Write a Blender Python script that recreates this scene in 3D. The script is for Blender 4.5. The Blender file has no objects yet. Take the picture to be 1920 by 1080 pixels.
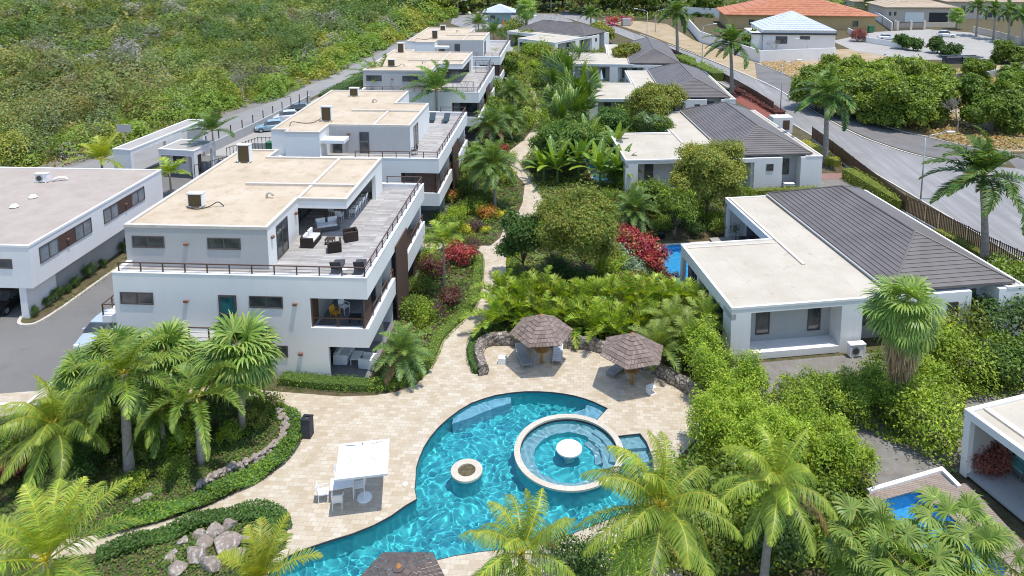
import bpy, bmesh, math, random
import numpy as np
from mathutils import Vector, Matrix
from mathutils.geometry import tessellate_polygon
S = bpy.context.scene
COL = S.collection
PI = math.pi
R = math.radians

# ---------------------------------------------------------------- camera
CAM_H = 27.0
PITCH = R(8.531)
F, CX, CY = 1373.09, 1012.27, 77.46
cam = bpy.data.cameras.new('camera')
camo = bpy.data.objects.new('camera', cam); COL.objects.link(camo)
camo.location = (0, 0, CAM_H); camo.rotation_euler = (PI/2-PITCH, 0, 0)
cam.sensor_fit = 'HORIZONTAL'; cam.sensor_width = 36; cam.lens = 36*F/1920
cam.shift_x = (960-CX)/1920; cam.shift_y = (CY-540)/1920
cam.clip_start = 0.5; cam.clip_end = 3000
S.camera = camo
S.render.resolution_x = 1024; S.render.resolution_y = 576
# ---------------------------------------------------------------- light
w = bpy.data.worlds.new('World'); S.world = w; w.use_nodes = True
nt = w.node_tree; sky = nt.nodes.new('ShaderNodeTexSky'); sky.sky_type = 'NISHITA'; sky.sun_disc = False
sundir = Vector((0.20, -0.10, 1.0)).normalized()
sky.sun_elevation = math.asin(sundir.z); sky.sun_rotation = math.atan2(sundir.x, sundir.y)
sky.dust_density = 0.6
nt.links.new(sky.outputs[0], nt.nodes['Background'].inputs[0]); nt.nodes['Background'].inputs[1].default_value = 0.15
sl = bpy.data.lights.new('sun', 'SUN'); sl.energy = 2.6; sl.angle = R(0.53); sl.color = (1, 0.95, 0.885)
so = bpy.data.objects.new('sun', sl); COL.objects.link(so); so.location = (0, 0, 60)
so.rotation_euler = sundir.to_track_quat('Z', 'Y').to_euler()
S.view_settings.view_transform = 'Standard'; S.view_settings.look = 'None'
S.view_settings.exposure = 0.76; S.view_settings.gamma = 1
S.cycles.max_bounces = 8; S.cycles.diffuse_bounces = 4; S.cycles.glossy_bounces = 3
S.cycles.transmission_bounces = 6; S.cycles.transparent_max_bounces = 12
S.cycles.caustics_reflective = False; S.cycles.caustics_refractive = True
S.cycles.sample_clamp_indirect = 6
S.cycles.use_denoising = True
S.cycles.filter_width = 1.05

# ---------------------------------------------------------------- measuring: a picture point to a point at height z
def G(x, y, z=0.):
    u = (x-CX)/F; v = (y-CY)/F
    dx, dy, dz = u, math.cos(PITCH)-v*math.sin(PITCH), -math.sin(PITCH)-v*math.cos(PITCH)
    t = (z-CAM_H)/dz
    return Vector((dx*t, dy*t, z))
def Gs(pts, z=0.): return [G(x, y, z) for x, y in pts]
def frame(deg, u, v):          # point given along/across a street direction
    a = R(deg); return Vector((v*math.cos(a)+u*math.sin(a), -v*math.sin(a)+u*math.cos(a), 0))

# ---------------------------------------------------------------- objects
def thing(name, label, cat, loc=(0, 0, 0), rz=0., group=None):
    o = bpy.data.objects.new(name, None); COL.objects.link(o)
    o.empty_display_size = .3
    o.location = loc; o.rotation_euler = (0, 0, rz); tag(o, label, cat, group); return o
def tag(o, label=None, cat=None, group=None, kind=None):
    if label: o['label'] = label
    if cat: o['category'] = cat
    if group: o['group'] = group
    if kind: o['kind'] = kind
    return o
def link(name, me, parent=None, loc=None, rz=0.):
    o = bpy.data.objects.new(name, me); COL.objects.link(o)
    if parent is not None: o.parent = parent
    if loc is not None: o.location = loc
    if rz: o.rotation_euler = (0, 0, rz)
    return o
def dup(root, loc, rz=0., label=None, group=None, scale=None):
    r = root.copy(); COL.objects.link(r); r.location = loc; r.rotation_euler = (0, 0, rz)
    if scale: r.scale = (scale,)*3 if not hasattr(scale, '__len__') else scale
    if label: r['label'] = label
    if group: r['group'] = group
    for ch in list(root.children):
        c = ch.copy(); COL.objects.link(c); c.parent = r
        for g in ch.children:
            d = g.copy(); COL.objects.link(d); d.parent = c
    return r

class MB:
    def __init__(s): s.v = []; s.f = []
    def add(s, vs, fs, M=None):
        n = len(s.v)
        s.v += [tuple(M @ Vector(p)) if M is not None else tuple(p) for p in vs]
        s.f += [tuple(i+n for i in f) for f in fs]; return s
    def box(s, x0, x1, y0, y1, z0, z1, M=None):
        return s.add([(x0,y0,z0),(x1,y0,z0),(x1,y1,z0),(x0,y1,z0),(x0,y0,z1),(x1,y0,z1),(x1,y1,z1),(x0,y1,z1)],
            [(0,3,2,1),(4,5,6,7),(0,1,5,4),(1,2,6,5),(2,3,7,6),(3,0,4,7)], M)
    def cyl(s, x, y, z0, z1, r, r2=None, n=12, M=None, cap=True):
        r2 = r if r2 is None else r2
        vs = [(x+r*math.cos(2*PI*i/n), y+r*math.sin(2*PI*i/n), z0) for i in range(n)] + \
             [(x+r2*math.cos(2*PI*i/n), y+r2*math.sin(2*PI*i/n), z1) for i in range(n)]
        fs = [(i, (i+1) % n, n+(i+1) % n, n+i) for i in range(n)]
        if cap: fs += [tuple(range(n-1, -1, -1)), tuple(range(n, 2*n))]
        return s.add(vs, fs, M)
    def tube(s, pts, rad, n=6):
        pts = [Vector(p) for p in pts]; m = len(pts)
        rad = rad if hasattr(rad, '__len__') else [rad]*m
        base = len(s.v); ref = None
        for i, p in enumerate(pts):
            d = (pts[min(i+1, m-1)]-pts[max(i-1, 0)]).normalized()
            if ref is None: ref = d.orthogonal().normalized()
            ref = (ref-d*ref.dot(d)).normalized(); b = d.cross(ref)
            for k in range(n):
                a = 2*PI*k/n; s.v.append(tuple(p+(ref*math.cos(a)+b*math.sin(a))*rad[i]))
        for i in range(m-1):
            for k in range(n):
                a = base+i*n+k; b2 = base+i*n+(k+1) % n
                s.f.append((a, b2, b2+n, a+n))
        s.f.append(tuple(base+k for k in range(n-1, -1, -1))); s.f.append(tuple(base+(m-1)*n+k for k in range(n)))
        return s
    def prism(s, poly, z0, z1, top=True, bottom=True):
        n = len(poly); P2 = [(p[0], p[1]) for p in poly]
        ar = sum(P2[i][0]*P2[(i+1) % n][1]-P2[(i+1) % n][0]*P2[i][1] for i in range(n))
        if ar < 0: P2 = P2[::-1]
        vs = [(x, y, z0) for x, y in P2]+[(x, y, z1) for x, y in P2]
        fs = [(i, (i+1) % n, n+(i+1) % n, n+i) for i in range(n)]
        tr = tessellate_polygon([[Vector((x, y, 0)) for x, y in P2]])
        for a, b, c in tr:
            A, B, C = [Vector(P2[i]) for i in (a, b, c)]
            if (B-A).cross(C-A) < 0: a, c = c, a
            if top: fs.append((a+n, b+n, c+n))
            if bottom: fs.append((c, b, a))
        return s.add(vs, fs)
    def mesh(s, name, mat, smooth=False):
        me = bpy.data.meshes.new(name); me.from_pydata(s.v, [], s.f); me.materials.append(mat)
        if smooth: me.polygons.foreach_set('use_smooth', [True]*len(me.polygons))
        me.update(); return me
    def build(s, name, mat, parent=None, loc=None, rz=0., smooth=False, bevel=0.):
        o = link(name, s.mesh(name, mat, smooth), parent, loc, rz)
        if bevel:
            b = o.modifiers.new('bevel', 'BEVEL'); b.width = bevel; b.segments = 2; b.limit_method = 'ANGLE'
        return o
def sheet(name, poly, z, mat, holes=(), sub=None):
    loops = [[Vector((p[0], p[1], 0)) for p in poly]]+[[Vector((p[0], p[1], 0)) for p in h] for h in holes]
    flat = [p for l in loops for p in l]
    tr = tessellate_polygon(loops); fs = []
    for a, b, c in tr:
        A, B, C = flat[a].xy, flat[b].xy, flat[c].xy
        if (B-A).cross(C-A) < 0: a, c = c, a
        fs.append((a, b, c))
    me = bpy.data.meshes.new(name); me.from_pydata([(p.x, p.y, z) for p in flat], [], fs); me.materials.append(mat)
    return link(name, me)
def spline(pts, n=8, closed=False):
    P_ = [Vector((p[0], p[1], 0)) for p in pts]; out = []; m = len(P_)
    for i in range(m if closed else m-1):
        if closed: a, b, c, d = P_[i-1], P_[i], P_[(i+1) % m], P_[(i+2) % m]
        else: a, b, c, d = P_[max(i-1, 0)], P_[i], P_[i+1], P_[min(i+2, m-1)]
        for k in range(n):
            t = k/n
            out.append(.5*((2*b)+(c-a)*t+(2*a-5*b+4*c-d)*t*t+(3*b-a-3*c+d)*t**3))
    if not closed: out.append(P_[-1])
    return out

# ---------------------------------------------------------------- materials
def nodes(name):
    m = bpy.data.materials.new(name); m.use_nodes = True
    nt = m.node_tree; return m, nt, nt.nodes['Principled BSDF']
def mixc(nt, fac, a, b, blend='MIX'):
    n = nt.nodes.new('ShaderNodeMix'); n.data_type = 'RGBA'; n.blend_type = blend
    for i, v in ((0, fac), (6, a), (7, b)):
        if hasattr(v, 'is_output'): nt.links.new(v, n.inputs[i])
        elif i: n.inputs[i].default_value = (*v, 1)
        else: n.inputs[i].default_value = v
    return n.outputs[2]
def ramp(nt, src, lo, hi):
    n = nt.nodes.new('ShaderNodeMapRange'); nt.links.new(src, n.inputs[0])
    n.inputs[1].default_value = lo; n.inputs[2].default_value = hi; return n.outputs[0]
def noise(nt, scale, detail=4, co=None, rough=.55, stretch=None):
    n = nt.nodes.new('ShaderNodeTexNoise'); n.inputs['Scale'].default_value = scale
    n.inputs['Detail'].default_value = detail; n.inputs['Roughness'].default_value = rough
    if co is None: co = coord(nt)
    if stretch:
        m = nt.nodes.new('ShaderNodeMapping'); nt.links.new(co, m.inputs[0]); m.inputs['Scale'].default_value = stretch; co = m.outputs[0]
    nt.links.new(co, n.inputs[0]); return n.outputs[0]
def coord(nt, kind='Object'):
    n = nt.nodes.new('ShaderNodeTexCoord'); return n.outputs[kind]
def bump(nt, b, src, strength=.3, dist=.02):
    n = nt.nodes.new('ShaderNodeBump'); n.inputs['Strength'].default_value = strength; n.inputs['Distance'].default_value = dist
    nt.links.new(src, n.inputs['Height']); nt.links.new(n.outputs[0], b.inputs['Normal'])
def setc(nt, b, c):
    if hasattr(c, 'is_output'): nt.links.new(c, b.inputs['Base Color'])
    else: b.inputs['Base Color'].default_value = (*c, 1)
def simple(name, col, rough=.6, metal=0., var=.12, scale=6., bmp=0., spec=.4, co='Object'):
    m, nt, b = nodes(name); c = tuple(col)
    n = noise(nt, scale, 5, coord(nt, co))
    setc(nt, b, mixc(nt, ramp(nt, n, .3, .7), tuple(x*(1-var) for x in c), tuple(min(1, x*(1+var)) for x in c)))
    b.inputs['Roughness'].default_value = rough; b.inputs['Metallic'].default_value = metal
    b.inputs['Specular IOR Level'].default_value = spec
    if bmp: bump(nt, b, noise(nt, scale*8, 3, coord(nt, co)), bmp, .02)
    return m
def stucco(name, col, dirt=.12):
    m, nt, b = nodes(name); co = coord(nt)
    big = noise(nt, .35, 4, co); st = noise(nt, 1.6, 5, co, .65, (1.7, 1.7, .16))
    c = mixc(nt, ramp(nt, big, .35, .7), tuple(x*.93 for x in col), col)
    c = mixc(nt, ramp(nt, st, .54, .95), c, (col[0]*(1-dirt*2.6), col[1]*(1-dirt*2.7), col[2]*(1-dirt*3)))
    setc(nt, b, c); b.inputs['Roughness'].default_value = .85; b.inputs['Specular IOR Level'].default_value = .2
    bump(nt, b, noise(nt, 30, 3, co), .25, .01); return m
def roofcoat(name, a, b_, stain, lo=.55, hi=.78, sc=.5):
    m, nt, b = nodes(name); co = coord(nt)
    n1 = noise(nt, sc, 6, co, .62); n2 = noise(nt, sc*3.1, 6, co, .7); n3 = noise(nt, 14, 3, co)
    c = mixc(nt, ramp(nt, n1, .35, .65), a, b_)
    c = mixc(nt, ramp(nt, n2, lo, hi), c, stain)
    c = mixc(nt, ramp(nt, n3, .55, .95), c, tuple(x*.8 for x in a))
    setc(nt, b, c); b.inputs['Roughness'].default_value = .9; b.inputs['Specular IOR Level'].default_value = .15
    bump(nt, b, n3, .2, .01); return m
def brick(name, c1, c2, mortar, bw, bh, ms=.01, co='Object', rot=0., offset=.5, var=None, bmp=.3, rough=.8, squash=1.):
    m, nt, b = nodes(name); c0 = coord(nt, co)
    mp = nt.nodes.new('ShaderNodeMapping'); nt.links.new(c0, mp.inputs[0]); mp.inputs['Rotation'].default_value = (0, 0, rot)
    t = nt.nodes.new('ShaderNodeTexBrick'); nt.links.new(mp.outputs[0], t.inputs[0])
    t.inputs['Scale'].default_value = 1; t.inputs['Brick Width'].default_value = bw; t.inputs['Row Height'].default_value = bh
    t.inputs['Mortar Size'].default_value = ms; t.offset = offset; t.squash = squash
    t.inputs['Color1'].default_value = (*c1, 1); t.inputs['Color2'].default_value = (*c2, 1); t.inputs['Mortar'].default_value = (*mortar, 1)
    c = t.outputs[0]
    if var: c = mixc(nt, ramp(nt, noise(nt, var[0], 5, c0), .4, .75), c, var[1], 'MULTIPLY')
    fine = noise(nt, 18, 4, c0)
    c = mixc(nt, ramp(nt, fine, .3, 1.1), c, tuple(x*.55 for x in c1))
    setc(nt, b, c); b.inputs['Roughness'].default_value = rough; b.inputs['Specular IOR Level'].default_value = .25
    bump(nt, b, t.outputs['Fac'], -bmp, .01); return m
def glassy(name, col, rough=.08):
    m, nt, b = nodes(name); n = noise(nt, 1.2, 3)
    setc(nt, b, mixc(nt, ramp(nt, n, .4, .6), tuple(x*.5 for x in col), col))
    b.inputs['Roughness'].default_value = rough; b.inputs['Specular IOR Level'].default_value = .9; return m
def foliage(name, transl=.32, rnd=.16, rough=.5):
    m = bpy.data.materials.new(name); m.use_nodes = True; nt = m.node_tree; b = nt.nodes['Principled BSDF']
    at = nt.nodes.new('ShaderNodeAttribute'); at.attribute_name = 'tint'
    oi = nt.nodes.new('ShaderNodeObjectInfo')
    hs = nt.nodes.new('ShaderNodeHueSaturation'); nt.links.new(at.outputs[0], hs.inputs['Color'])
    mr = nt.nodes.new('ShaderNodeMapRange'); nt.links.new(oi.outputs['Random'], mr.inputs[0])
    mr.inputs[3].default_value = 1.62*(1-rnd); mr.inputs[4].default_value = 1.62*(1+rnd); nt.links.new(mr.outputs[0], hs.inputs['Value'])
    nt.links.new(hs.outputs[0], b.inputs['Base Color']); b.inputs['Roughness'].default_value = rough
    b.inputs['Specular IOR Level'].default_value = .35
    tr = nt.nodes.new('ShaderNodeBsdfTranslucent')
    h2 = nt.nodes.new('ShaderNodeHueSaturation'); nt.links.new(hs.outputs[0], h2.inputs['Color']); h2.inputs['Hue'].default_value = .485
    h2.inputs['Saturation'].default_value = 1.15; h2.inputs['Value'].default_value = 1.3
    nt.links.new(h2.outputs[0], tr.inputs[0])
    mx = nt.nodes.new('ShaderNodeMixShader'); mx.inputs[0].default_value = transl
    nt.links.new(b.outputs[0], mx.inputs[1]); nt.links.new(tr.outputs[0], mx.inputs[2])
    nt.links.new(mx.outputs[0], nt.nodes['Material Output'].inputs[0]); return m
M = {}
M['white'] = stucco('white_stucco', (.80, .785, .76), .06)
M['villa_white'] = stucco('villa_stucco', (.79, .775, .75), .06)
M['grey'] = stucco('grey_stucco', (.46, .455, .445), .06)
M['tealwall'] = stucco('pale_blue_stucco', (.30, .42, .46), .05)
M['cream'] = stucco('cream_stucco', (.56, .50, .42), .08)
M['ochre'] = stucco('ochre_stucco', (.50, .36, .18), .08)
M['concrete'] = stucco('concrete', (.42, .42, .41), .12)
M['roof'] = roofcoat('roof_coating', (.47, .385, .275), (.55, .465, .355), (.36, .265, .165), .50, .80, .32)
M['roof_grit'] = roofcoat('roof_grit', (.36, .31, .265), (.41, .355, .31), (.32, .27, .23), .55, .9, .8)
M['villa_roof'] = roofcoat('villa_roof_coating', (.45, .405, .325), (.52, .475, .395), (.26, .22, .17), .60, .80, .35)
M['coping'] = simple('parapet_coping', (.56, .51, .44), .8, var=.08, scale=2)
M['plank'] = brick('plank_tiles', (.52, .50, .475), (.31, .295, .28), (.16, .15, .14), .22, 1.3, .008, rot=PI/2, bmp=.2, var=(1.1, (.72, .70, .68)))
M['slate_tile'] = brick('dark_floor_tiles', (.20, .20, .205), (.25, .25, .25), (.14, .14, .14), .6, .6, .01, bmp=.2)
M['deckwood'] = brick('wood_decking', (.30, .245, .205), (.36, .30, .255), (.12, .09, .07), 4., .14, .012, rot=R(18), bmp=.3)
M['travertine'] = brick('travertine_pavers', (.62, .56, .455), (.48, .39, .27), (.43, .36, .27), .40, .26, .012, rot=R(4), bmp=.3, var=(.9, (.86, .80, .72)))
M['asphalt'] = roofcoat('asphalt', (.16, .157, .15), (.19, .187, .18), (.125, .122, .118), .55, .8, .15)
def roadmat():
    m, nt, b = nodes('main_road_asphalt'); co = coord(nt)
    mp = nt.nodes.new('ShaderNodeMapping'); mp.inputs['Rotation'].default_value = (0, 0, R(4)); nt.links.new(co, mp.inputs[0])
    st = noise(nt, .5, 5, mp.outputs[0], .6, (2.2, .09, 1)); n1 = noise(nt, .2, 5, co); n3 = noise(nt, 10, 4, co)
    c = mixc(nt, ramp(nt, st, .38, .68), (.205, .20, .195), (.30, .295, .285)); c = mixc(nt, ramp(nt, n1, .45, .75), c, (.19, .187, .18)); c = mixc(nt, ramp(nt, n3, .5, .95), c, (.34, .33, .32))
    setc(nt, b, c); b.inputs['Roughness'].default_value = .85; return m
M['road'] = roadmat()
M['outer'] = roofcoat('road_asphalt', (.24, .235, .225), (.29, .285, .27), (.19, .185, .18), .5, .8, .10)
M['shoulder'] = roofcoat('shoulder_asphalt', (.15, .145, .14), (.20, .19, .185), (.26, .24, .21), .55, .85, .3)
M['gravel'] = roofcoat('grey_gravel', (.17, .165, .15), (.24, .23, .21), (.22, .15, .10), .5, .75, 1.2)
M['earth'] = roofcoat('garden_earth', (.10, .075, .045), (.15, .115, .07), (.05, .07, .02), .45, .65, .6)
M['sand'] = roofcoat('dry_soil', (.36, .27, .17), (.43, .34, .23), (.26, .22, .09), .48, .7, .12)
M['scrubsoil'] = roofcoat('scrub_soil', (.10, .09, .035), (.07, .085, .02), (.16, .12, .06), .5, .75, .2)
M['brown'] = simple('brown_metal', (.13, .075, .055), .45, .2, .1, 5)
M['louvre'] = brick('brown_louvres', (.17, .105, .08), (.14, .085, .065), (.05, .03, .025), 60., .07, .018, bmp=.6)
M['dark'] = simple('painted_interior_shade', (.035, .035, .038), .8)  # near-black colour standing in for shade inside the open garage
M['glass'] = glassy('window_glass', (.08, .09, .095))
M['curtain'] = simple('pale_blind_glass', (.20, .235, .25), .15, var=.3, scale=1.5, spec=.9)
M['tealglass'] = glassy('teal_door_glass', (.03, .16, .18), .2)
M['wframe'] = simple('window_frame', (.10, .085, .08), .5)
M['black'] = simple('black_plastic', (.02, .022, .025), .5)
M['charcoal'] = simple('charcoal_fabric', (.055, .058, .065), .85, bmp=.2)
M['navy'] = simple('navy_lounger', (.035, .06, .075), .7)
M['wicker'] = brick('brown_wicker', (.085, .062, .052), (.06, .045, .04), (.02, .015, .012), .05, .03, .004, bmp=.6)
M['gwicker'] = brick('grey_wicker', (.30, .28, .26), (.24, .22, .21), (.10, .1, .1), .05, .03, .004, bmp=.5)
M['cushion'] = simple('white_cushion', (.70, .71, .72), .9)
M['aqua'] = simple('aqua_cushion', (.20, .52, .52), .9)
M['wplastic'] = simple('white_plastic', (.80, .80, .79), .4, var=.04)
M['sconce'] = simple('copper_sconce', (.24, .12, .08), .5, .2)
M['canvas'] = simple('white_canvas', (.72, .715, .70), .9, var=.03)
M['canvasblue'] = simple('pale_blue_canvas', (.55, .64, .72), .9, var=.08, scale=3)
M['yellow'] = simple('yellow_plastic', (.62, .33, .03), .45)
M['table_wood'] = brick('weathered_wood', (.26, .19, .13), (.20, .15, .105), (.09, .06, .04), 3., .12, .01, bmp=.3)
M['post_wood'] = simple('orange_wood', (.36, .18, .06), .6, var=.2, scale=9)
M['metal'] = simple('galvanised_metal', (.42, .44, .46), .4, .5, .08)
M['coil'] = brick('condenser_coil', (.30, .20, .07), (.22, .15, .05), (.06, .05, .03), .16, .10, .03, bmp=.5)
M['green_plastic'] = simple('green_plastic', (.03, .16, .07), .5)
M['coral'] = simple('coral_metal', (.35, .15, .12), .5)
M['redpave'] = brick('red_pavers', (.34, .20, .17), (.28, .16, .14), (.18, .12, .1), .2, .1, .008)
M['pinkpave'] = brick('pink_pavers', (.52, .44, .38), (.46, .38, .33), (.33, .28, .24), .2, .1, .008)
M['pale_pave'] = roofcoat('pale_paving', (.33, .315, .29), (.38, .365, .335), (.34, .325, .30), .55, .85, .25)
M['paint'] = simple('road_paint', (.74, .74, .72), .7, var=.12, scale=5)
M['bark'] = simple('bark', (.20, .15, .11), .9, var=.35, scale=7, bmp=.5)
M['palmbark'] = simple('palm_bark', (.32, .28, .24), .9, var=.22, scale=5, bmp=.4)
M['shaft'] = simple('green_crownshaft', (.10, .17, .05), .6, var=.2)
M['thatch'] = simple('dead_palm_leaves', (.34, .24, .15), .95, var=.3, scale=9)
M['greybranch'] = simple('grey_branches', (.30, .26, .23), .9, var=.3, scale=4)
M['kerb'] = simple('kerb_concrete', (.50, .46, .40), .85, var=.15, scale=3, bmp=.2)
M['leaf'] = foliage('leaves')
M['palmleaf'] = foliage('palm_leaves', .30, .14, .42)
def roofmetal():
    m, nt, b = nodes('grey_metal_roof'); co = coord(nt)
    n = noise(nt, .5, 5, co); n2 = noise(nt, 25, 3, co)
    c = mixc(nt, ramp(nt, n, .35, .7), (.12, .105, .098), (.155, .138, .13))
    c = mixc(nt, ramp(nt, n2, .5, .9), c, (.16, .15, .15))
    setc(nt, b, c); b.inputs['Roughness'].default_value = .55; bump(nt, b, n2, .3, .01); return m
M['metalroof'] = roofmetal()
def stone(name, c1, c2, c3, sc):
    m, nt, b = nodes(name); co = coord(nt)
    v = nt.nodes.new('ShaderNodeTexVoronoi'); v.inputs['Scale'].default_value = sc; nt.links.new(co, v.inputs[0])
    e = nt.nodes.new('ShaderNodeTexVoronoi'); e.feature = 'DISTANCE_TO_EDGE'; e.inputs['Scale'].default_value = sc; nt.links.new(co, e.inputs[0])
    sp = nt.nodes.new('ShaderNodeSeparateColor'); nt.links.new(v.outputs['Color'], sp.inputs[0])
    c = mixc(nt, sp.outputs[0], c1, c2); c = mixc(nt, ramp(nt, sp.outputs[1], .7, .9), c, c3)
    c = mixc(nt, ramp(nt, noise(nt, 9, 5, co), .4, .7), c, tuple(x*.6 for x in c1))
    c = mixc(nt, ramp(nt, e.outputs[0], .09, .03), c, (.09, .075, .06))
    setc(nt, b, c); b.inputs['Roughness'].default_value = .9; bump(nt, b, e.outputs[0], .8, .08); return m
M['stonewall'] = stone('rubble_stone', (.24, .20, .17), (.36, .31, .26), (.52, .47, .40), 3.2)
M['rock'] = roofcoat('boulder_rock', (.33, .27, .22), (.17, .14, .12), (.46, .44, .41), .50, .62, 1.7)
def tilesroof(name, c1, c2, sc=3.2):
    m, nt, b = nodes(name); co = coord(nt)
    wv = nt.nodes.new('ShaderNodeTexWave'); wv.inputs['Scale'].default_value = sc*.32; nt.links.new(co, wv.inputs[0])
    w2 = nt.nodes.new('ShaderNodeTexWave'); w2.bands_direction = 'Y'; w2.wave_profile = 'SAW'; w2.inputs['Scale'].default_value = sc*.25; nt.links.new(co, w2.inputs[0])
    c = mixc(nt, ramp(nt, noise(nt, .8, 5), .35, .7), c1, c2)
    ad = nt.nodes.new('ShaderNodeMath'); ad.operation = 'ADD'; nt.links.new(wv.outputs[1], ad.inputs[0]); nt.links.new(w2.outputs[1], ad.inputs[1])
    setc(nt, b, c); b.inputs['Roughness'].default_value = .6; bump(nt, b, ad.outputs[0], .9, .12); return m
M['tile_orange'] = tilesroof('terracotta_tiles', (.56, .20, .10), (.66, .28, .15))
M['tile_white'] = tilesroof('white_roof_tiles', (.62, .68, .74), (.72, .77, .82))
M['tile_tan'] = tilesroof('tan_roof_tiles', (.56, .43, .30), (.62, .50, .37))
def shingle():
    m, nt, b = nodes('cedar_shingles'); at = nt.nodes.new('ShaderNodeAttribute'); at.attribute_name = 'tint'
    co = coord(nt, 'UV'); n = noise(nt, 16, 3, co, .6, (1, .06, 1))
    c = mixc(nt, ramp(nt, n, .38, .62), at.outputs[0], (.10, .065, .05))
    setc(nt, b, c); b.inputs['Roughness'].default_value = .85; bump(nt, b, n, .5, .02); return m
M['shingle'] = shingle()
# ================================================================ SETTING
JC = G(1066.5, 845); JR = 2.86; JI = 2.56           # hot tub ring
SC = G(875, 883); SR = .80; SI = .45                # small ring
pool_px = [(781,936),(777,918),(779,897),(780,877),(786,858),(794,839),(806,820),(822,801),(841,784),(861,769),(883,756),(905,748),(929,741),(957,736.5),(985,734),(1010,734),(1034,735.5),(1056,738),(1077,742),(1095,747),(1112,753),(1140,766),(1122,785.5)]
pool_low = [(1136,800),(1165,880),(1180,900),(1190,925),(1180,955),(1120,985),(1040,1015),(960,1030),(900,1036),(850,1044),(802,1056),(740,1085),(680,1125),(500,1125),(498,1085),(512,1064),(538,1044),(575,1028),(620,1013),(660,1001),(700,985),(732,968),(760,948)]
POOL = Gs(pool_px+pool_low)
STEPS = Gs([(1150,826),(1164,819),(1200.5,813),(1213,830),(1224,858),(1231,890),(1200,905),(1165,890)])
def circ(c, r, n=72): return [Vector((c.x+r*math.cos(2*PI*i/n), c.y+r*math.sin(2*PI*i/n), 0)) for i in range(n)]
# union of the basin and the step pocket
hole = Gs(pool_px)+[]
jr = circ(JC, JR, 120)
def ang(p): return math.atan2(p.y-JC.y, p.x-JC.x)
a_in = ang(G(1122,785.5)); a_s0 = ang(G(1160,820)); a_s1 = ang(G(1165,885))
arc = []
a = a_in; 
while a > a_s0: arc.append(Vector((JC.x+(JR-.05)*math.cos(a), JC.y+(JR-.05)*math.sin(a), 0))); a -= .08
hole += arc + Gs([(1200.5,813),(1213,830),(1224,858),(1228,900)]) + Gs([(1215,935),(1180,960)]+pool_low[6:])
HOLE = hole
v1f = lambda u, v: frame(-8.19, 40.7+u, 18+v)
V1P = [v1f(y, x) for x, y in ((.15,8.9),(-.05,13.5),(1.05,17.3),(5.2,17.3),(5.2,10.4),(.15,10.4))]
V1P = [v1f(8.9,-.1), v1f(13.5,-.1), v1f(17.2,.9), v1f(17.2,5.1), v1f(10.3,5.1), v1f(10.3,1.9), v1f(8.9,1.9)]
V2P = [frame(-4, 72+u, 13.9+v) for u, v in ((4,-2.6),(13,-2.6),(13,-.3),(4,-.3))]
P6 = Gs([(1652,939),(1720,920),(1790,975),(1890,1066),(1860,1110),(1760,1110),(1720,1040)], .3)
BIG = [(-900,-60),(900,-60),(900,1500),(-900,1500)]
g = sheet('ground', [Vector(p) for p in BIG], 0, M['earth'], [HOLE, V1P, V2P, P6]); tag(g, kind='structure')
def lay(name, poly, z, mat, holes=()):
    return tag(sheet(name, poly, z, mat, holes), kind='structure')
deck_px = [(290,716),(560,738),(640,744),(700,742),(740,736),(780,722),(803,700),(818,661),(827,633),(853,610),(881,588),(899,560),(905,520),(906,478),(898,470),(787,466),(787,455),(898,461),(920,461),(938,446),(950,415),(972,398),(980,380),(984,345),(966,325),(948,303),(957,282),(983,262),(1000,240),(1006,200),(985,150),(992,150),(1018,205),(1016,250),(1000,285),(980,306),(1000,330),(1019,380),(1005,410),(975,435),(954,461),(948,492),(950,523),(940,545),(912,594),(884,625),(874,655),(884,700),(905,704),(903,650),(959,640),(1058,640),(1120,645),(1210,678),(1285,722),(1326,756),(1310,820),(1262,868),(1280,930),(1280,1110),(-80,1110),(-80,745)]
DECK = Gs(deck_px)
lay('paved_deck', DECK, .02, M['travertine'], [HOLE])
# pool rim line of the deck: thin edge down into the water
def rim_ring(poly, z0, z1, name, mat, closed=True):
    b = MB(); n = len(poly)
    for p in poly: b.v += [(p.x, p.y, z0), (p.x, p.y, z1)]
    for i in range(n if closed else n-1):
        j = (i+1) % n; b.f.append((2*i, 2*j, 2*j+1, 2*i+1))
    return b.mesh(name, mat)
def mosaic(name, c1, c2, c3):
    m, nt, b = nodes(name); co = coord(nt)
    v = nt.nodes.new('ShaderNodeTexVoronoi'); v.inputs['Scale'].default_value = 14; v.inputs['Randomness'].default_value = 0; v.distance = 'CHEBYCHEV'
    nt.links.new(co, v.inputs[0]); sp = nt.nodes.new('ShaderNodeSeparateColor'); nt.links.new(v.outputs['Color'], sp.inputs[0])
    c = mixc(nt, sp.outputs[0], c1, c2); c = mixc(nt, ramp(nt, noise(nt, .6, 3, co), .4, .65), c, c3)
    setc(nt, b, c); b.inputs['Roughness'].default_value = .4; return m
M['mos'] = mosaic('teal_mosaic', (.04,.45,.50), (.07,.54,.59), (.05,.49,.54))
M['mosl'] = mosaic('pale_mosaic', (.20,.46,.58), (.30,.58,.70), (.25,.5,.62))
M['mosg'] = mosaic('grey_blue_mosaic', (.22,.42,.47), (.36,.56,.60), (.28,.48,.54))
M['mosb'] = mosaic('blue_mosaic', (.05,.40,.75), (.10,.52,.85), (.07,.45,.80))
def water(name, tint):
    m = bpy.data.materials.new(name); m.use_nodes = True; nt = m.node_tree; b = nt.nodes['Principled BSDF']
    b.inputs['Base Color'].default_value = (*tint, 1); b.inputs['Transmission Weight'].default_value = 1
    b.inputs['Roughness'].default_value = 0; b.inputs['IOR'].default_value = 1.33; return m
M['water'] = water('pool_water', (.80, .97, 1.))
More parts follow.
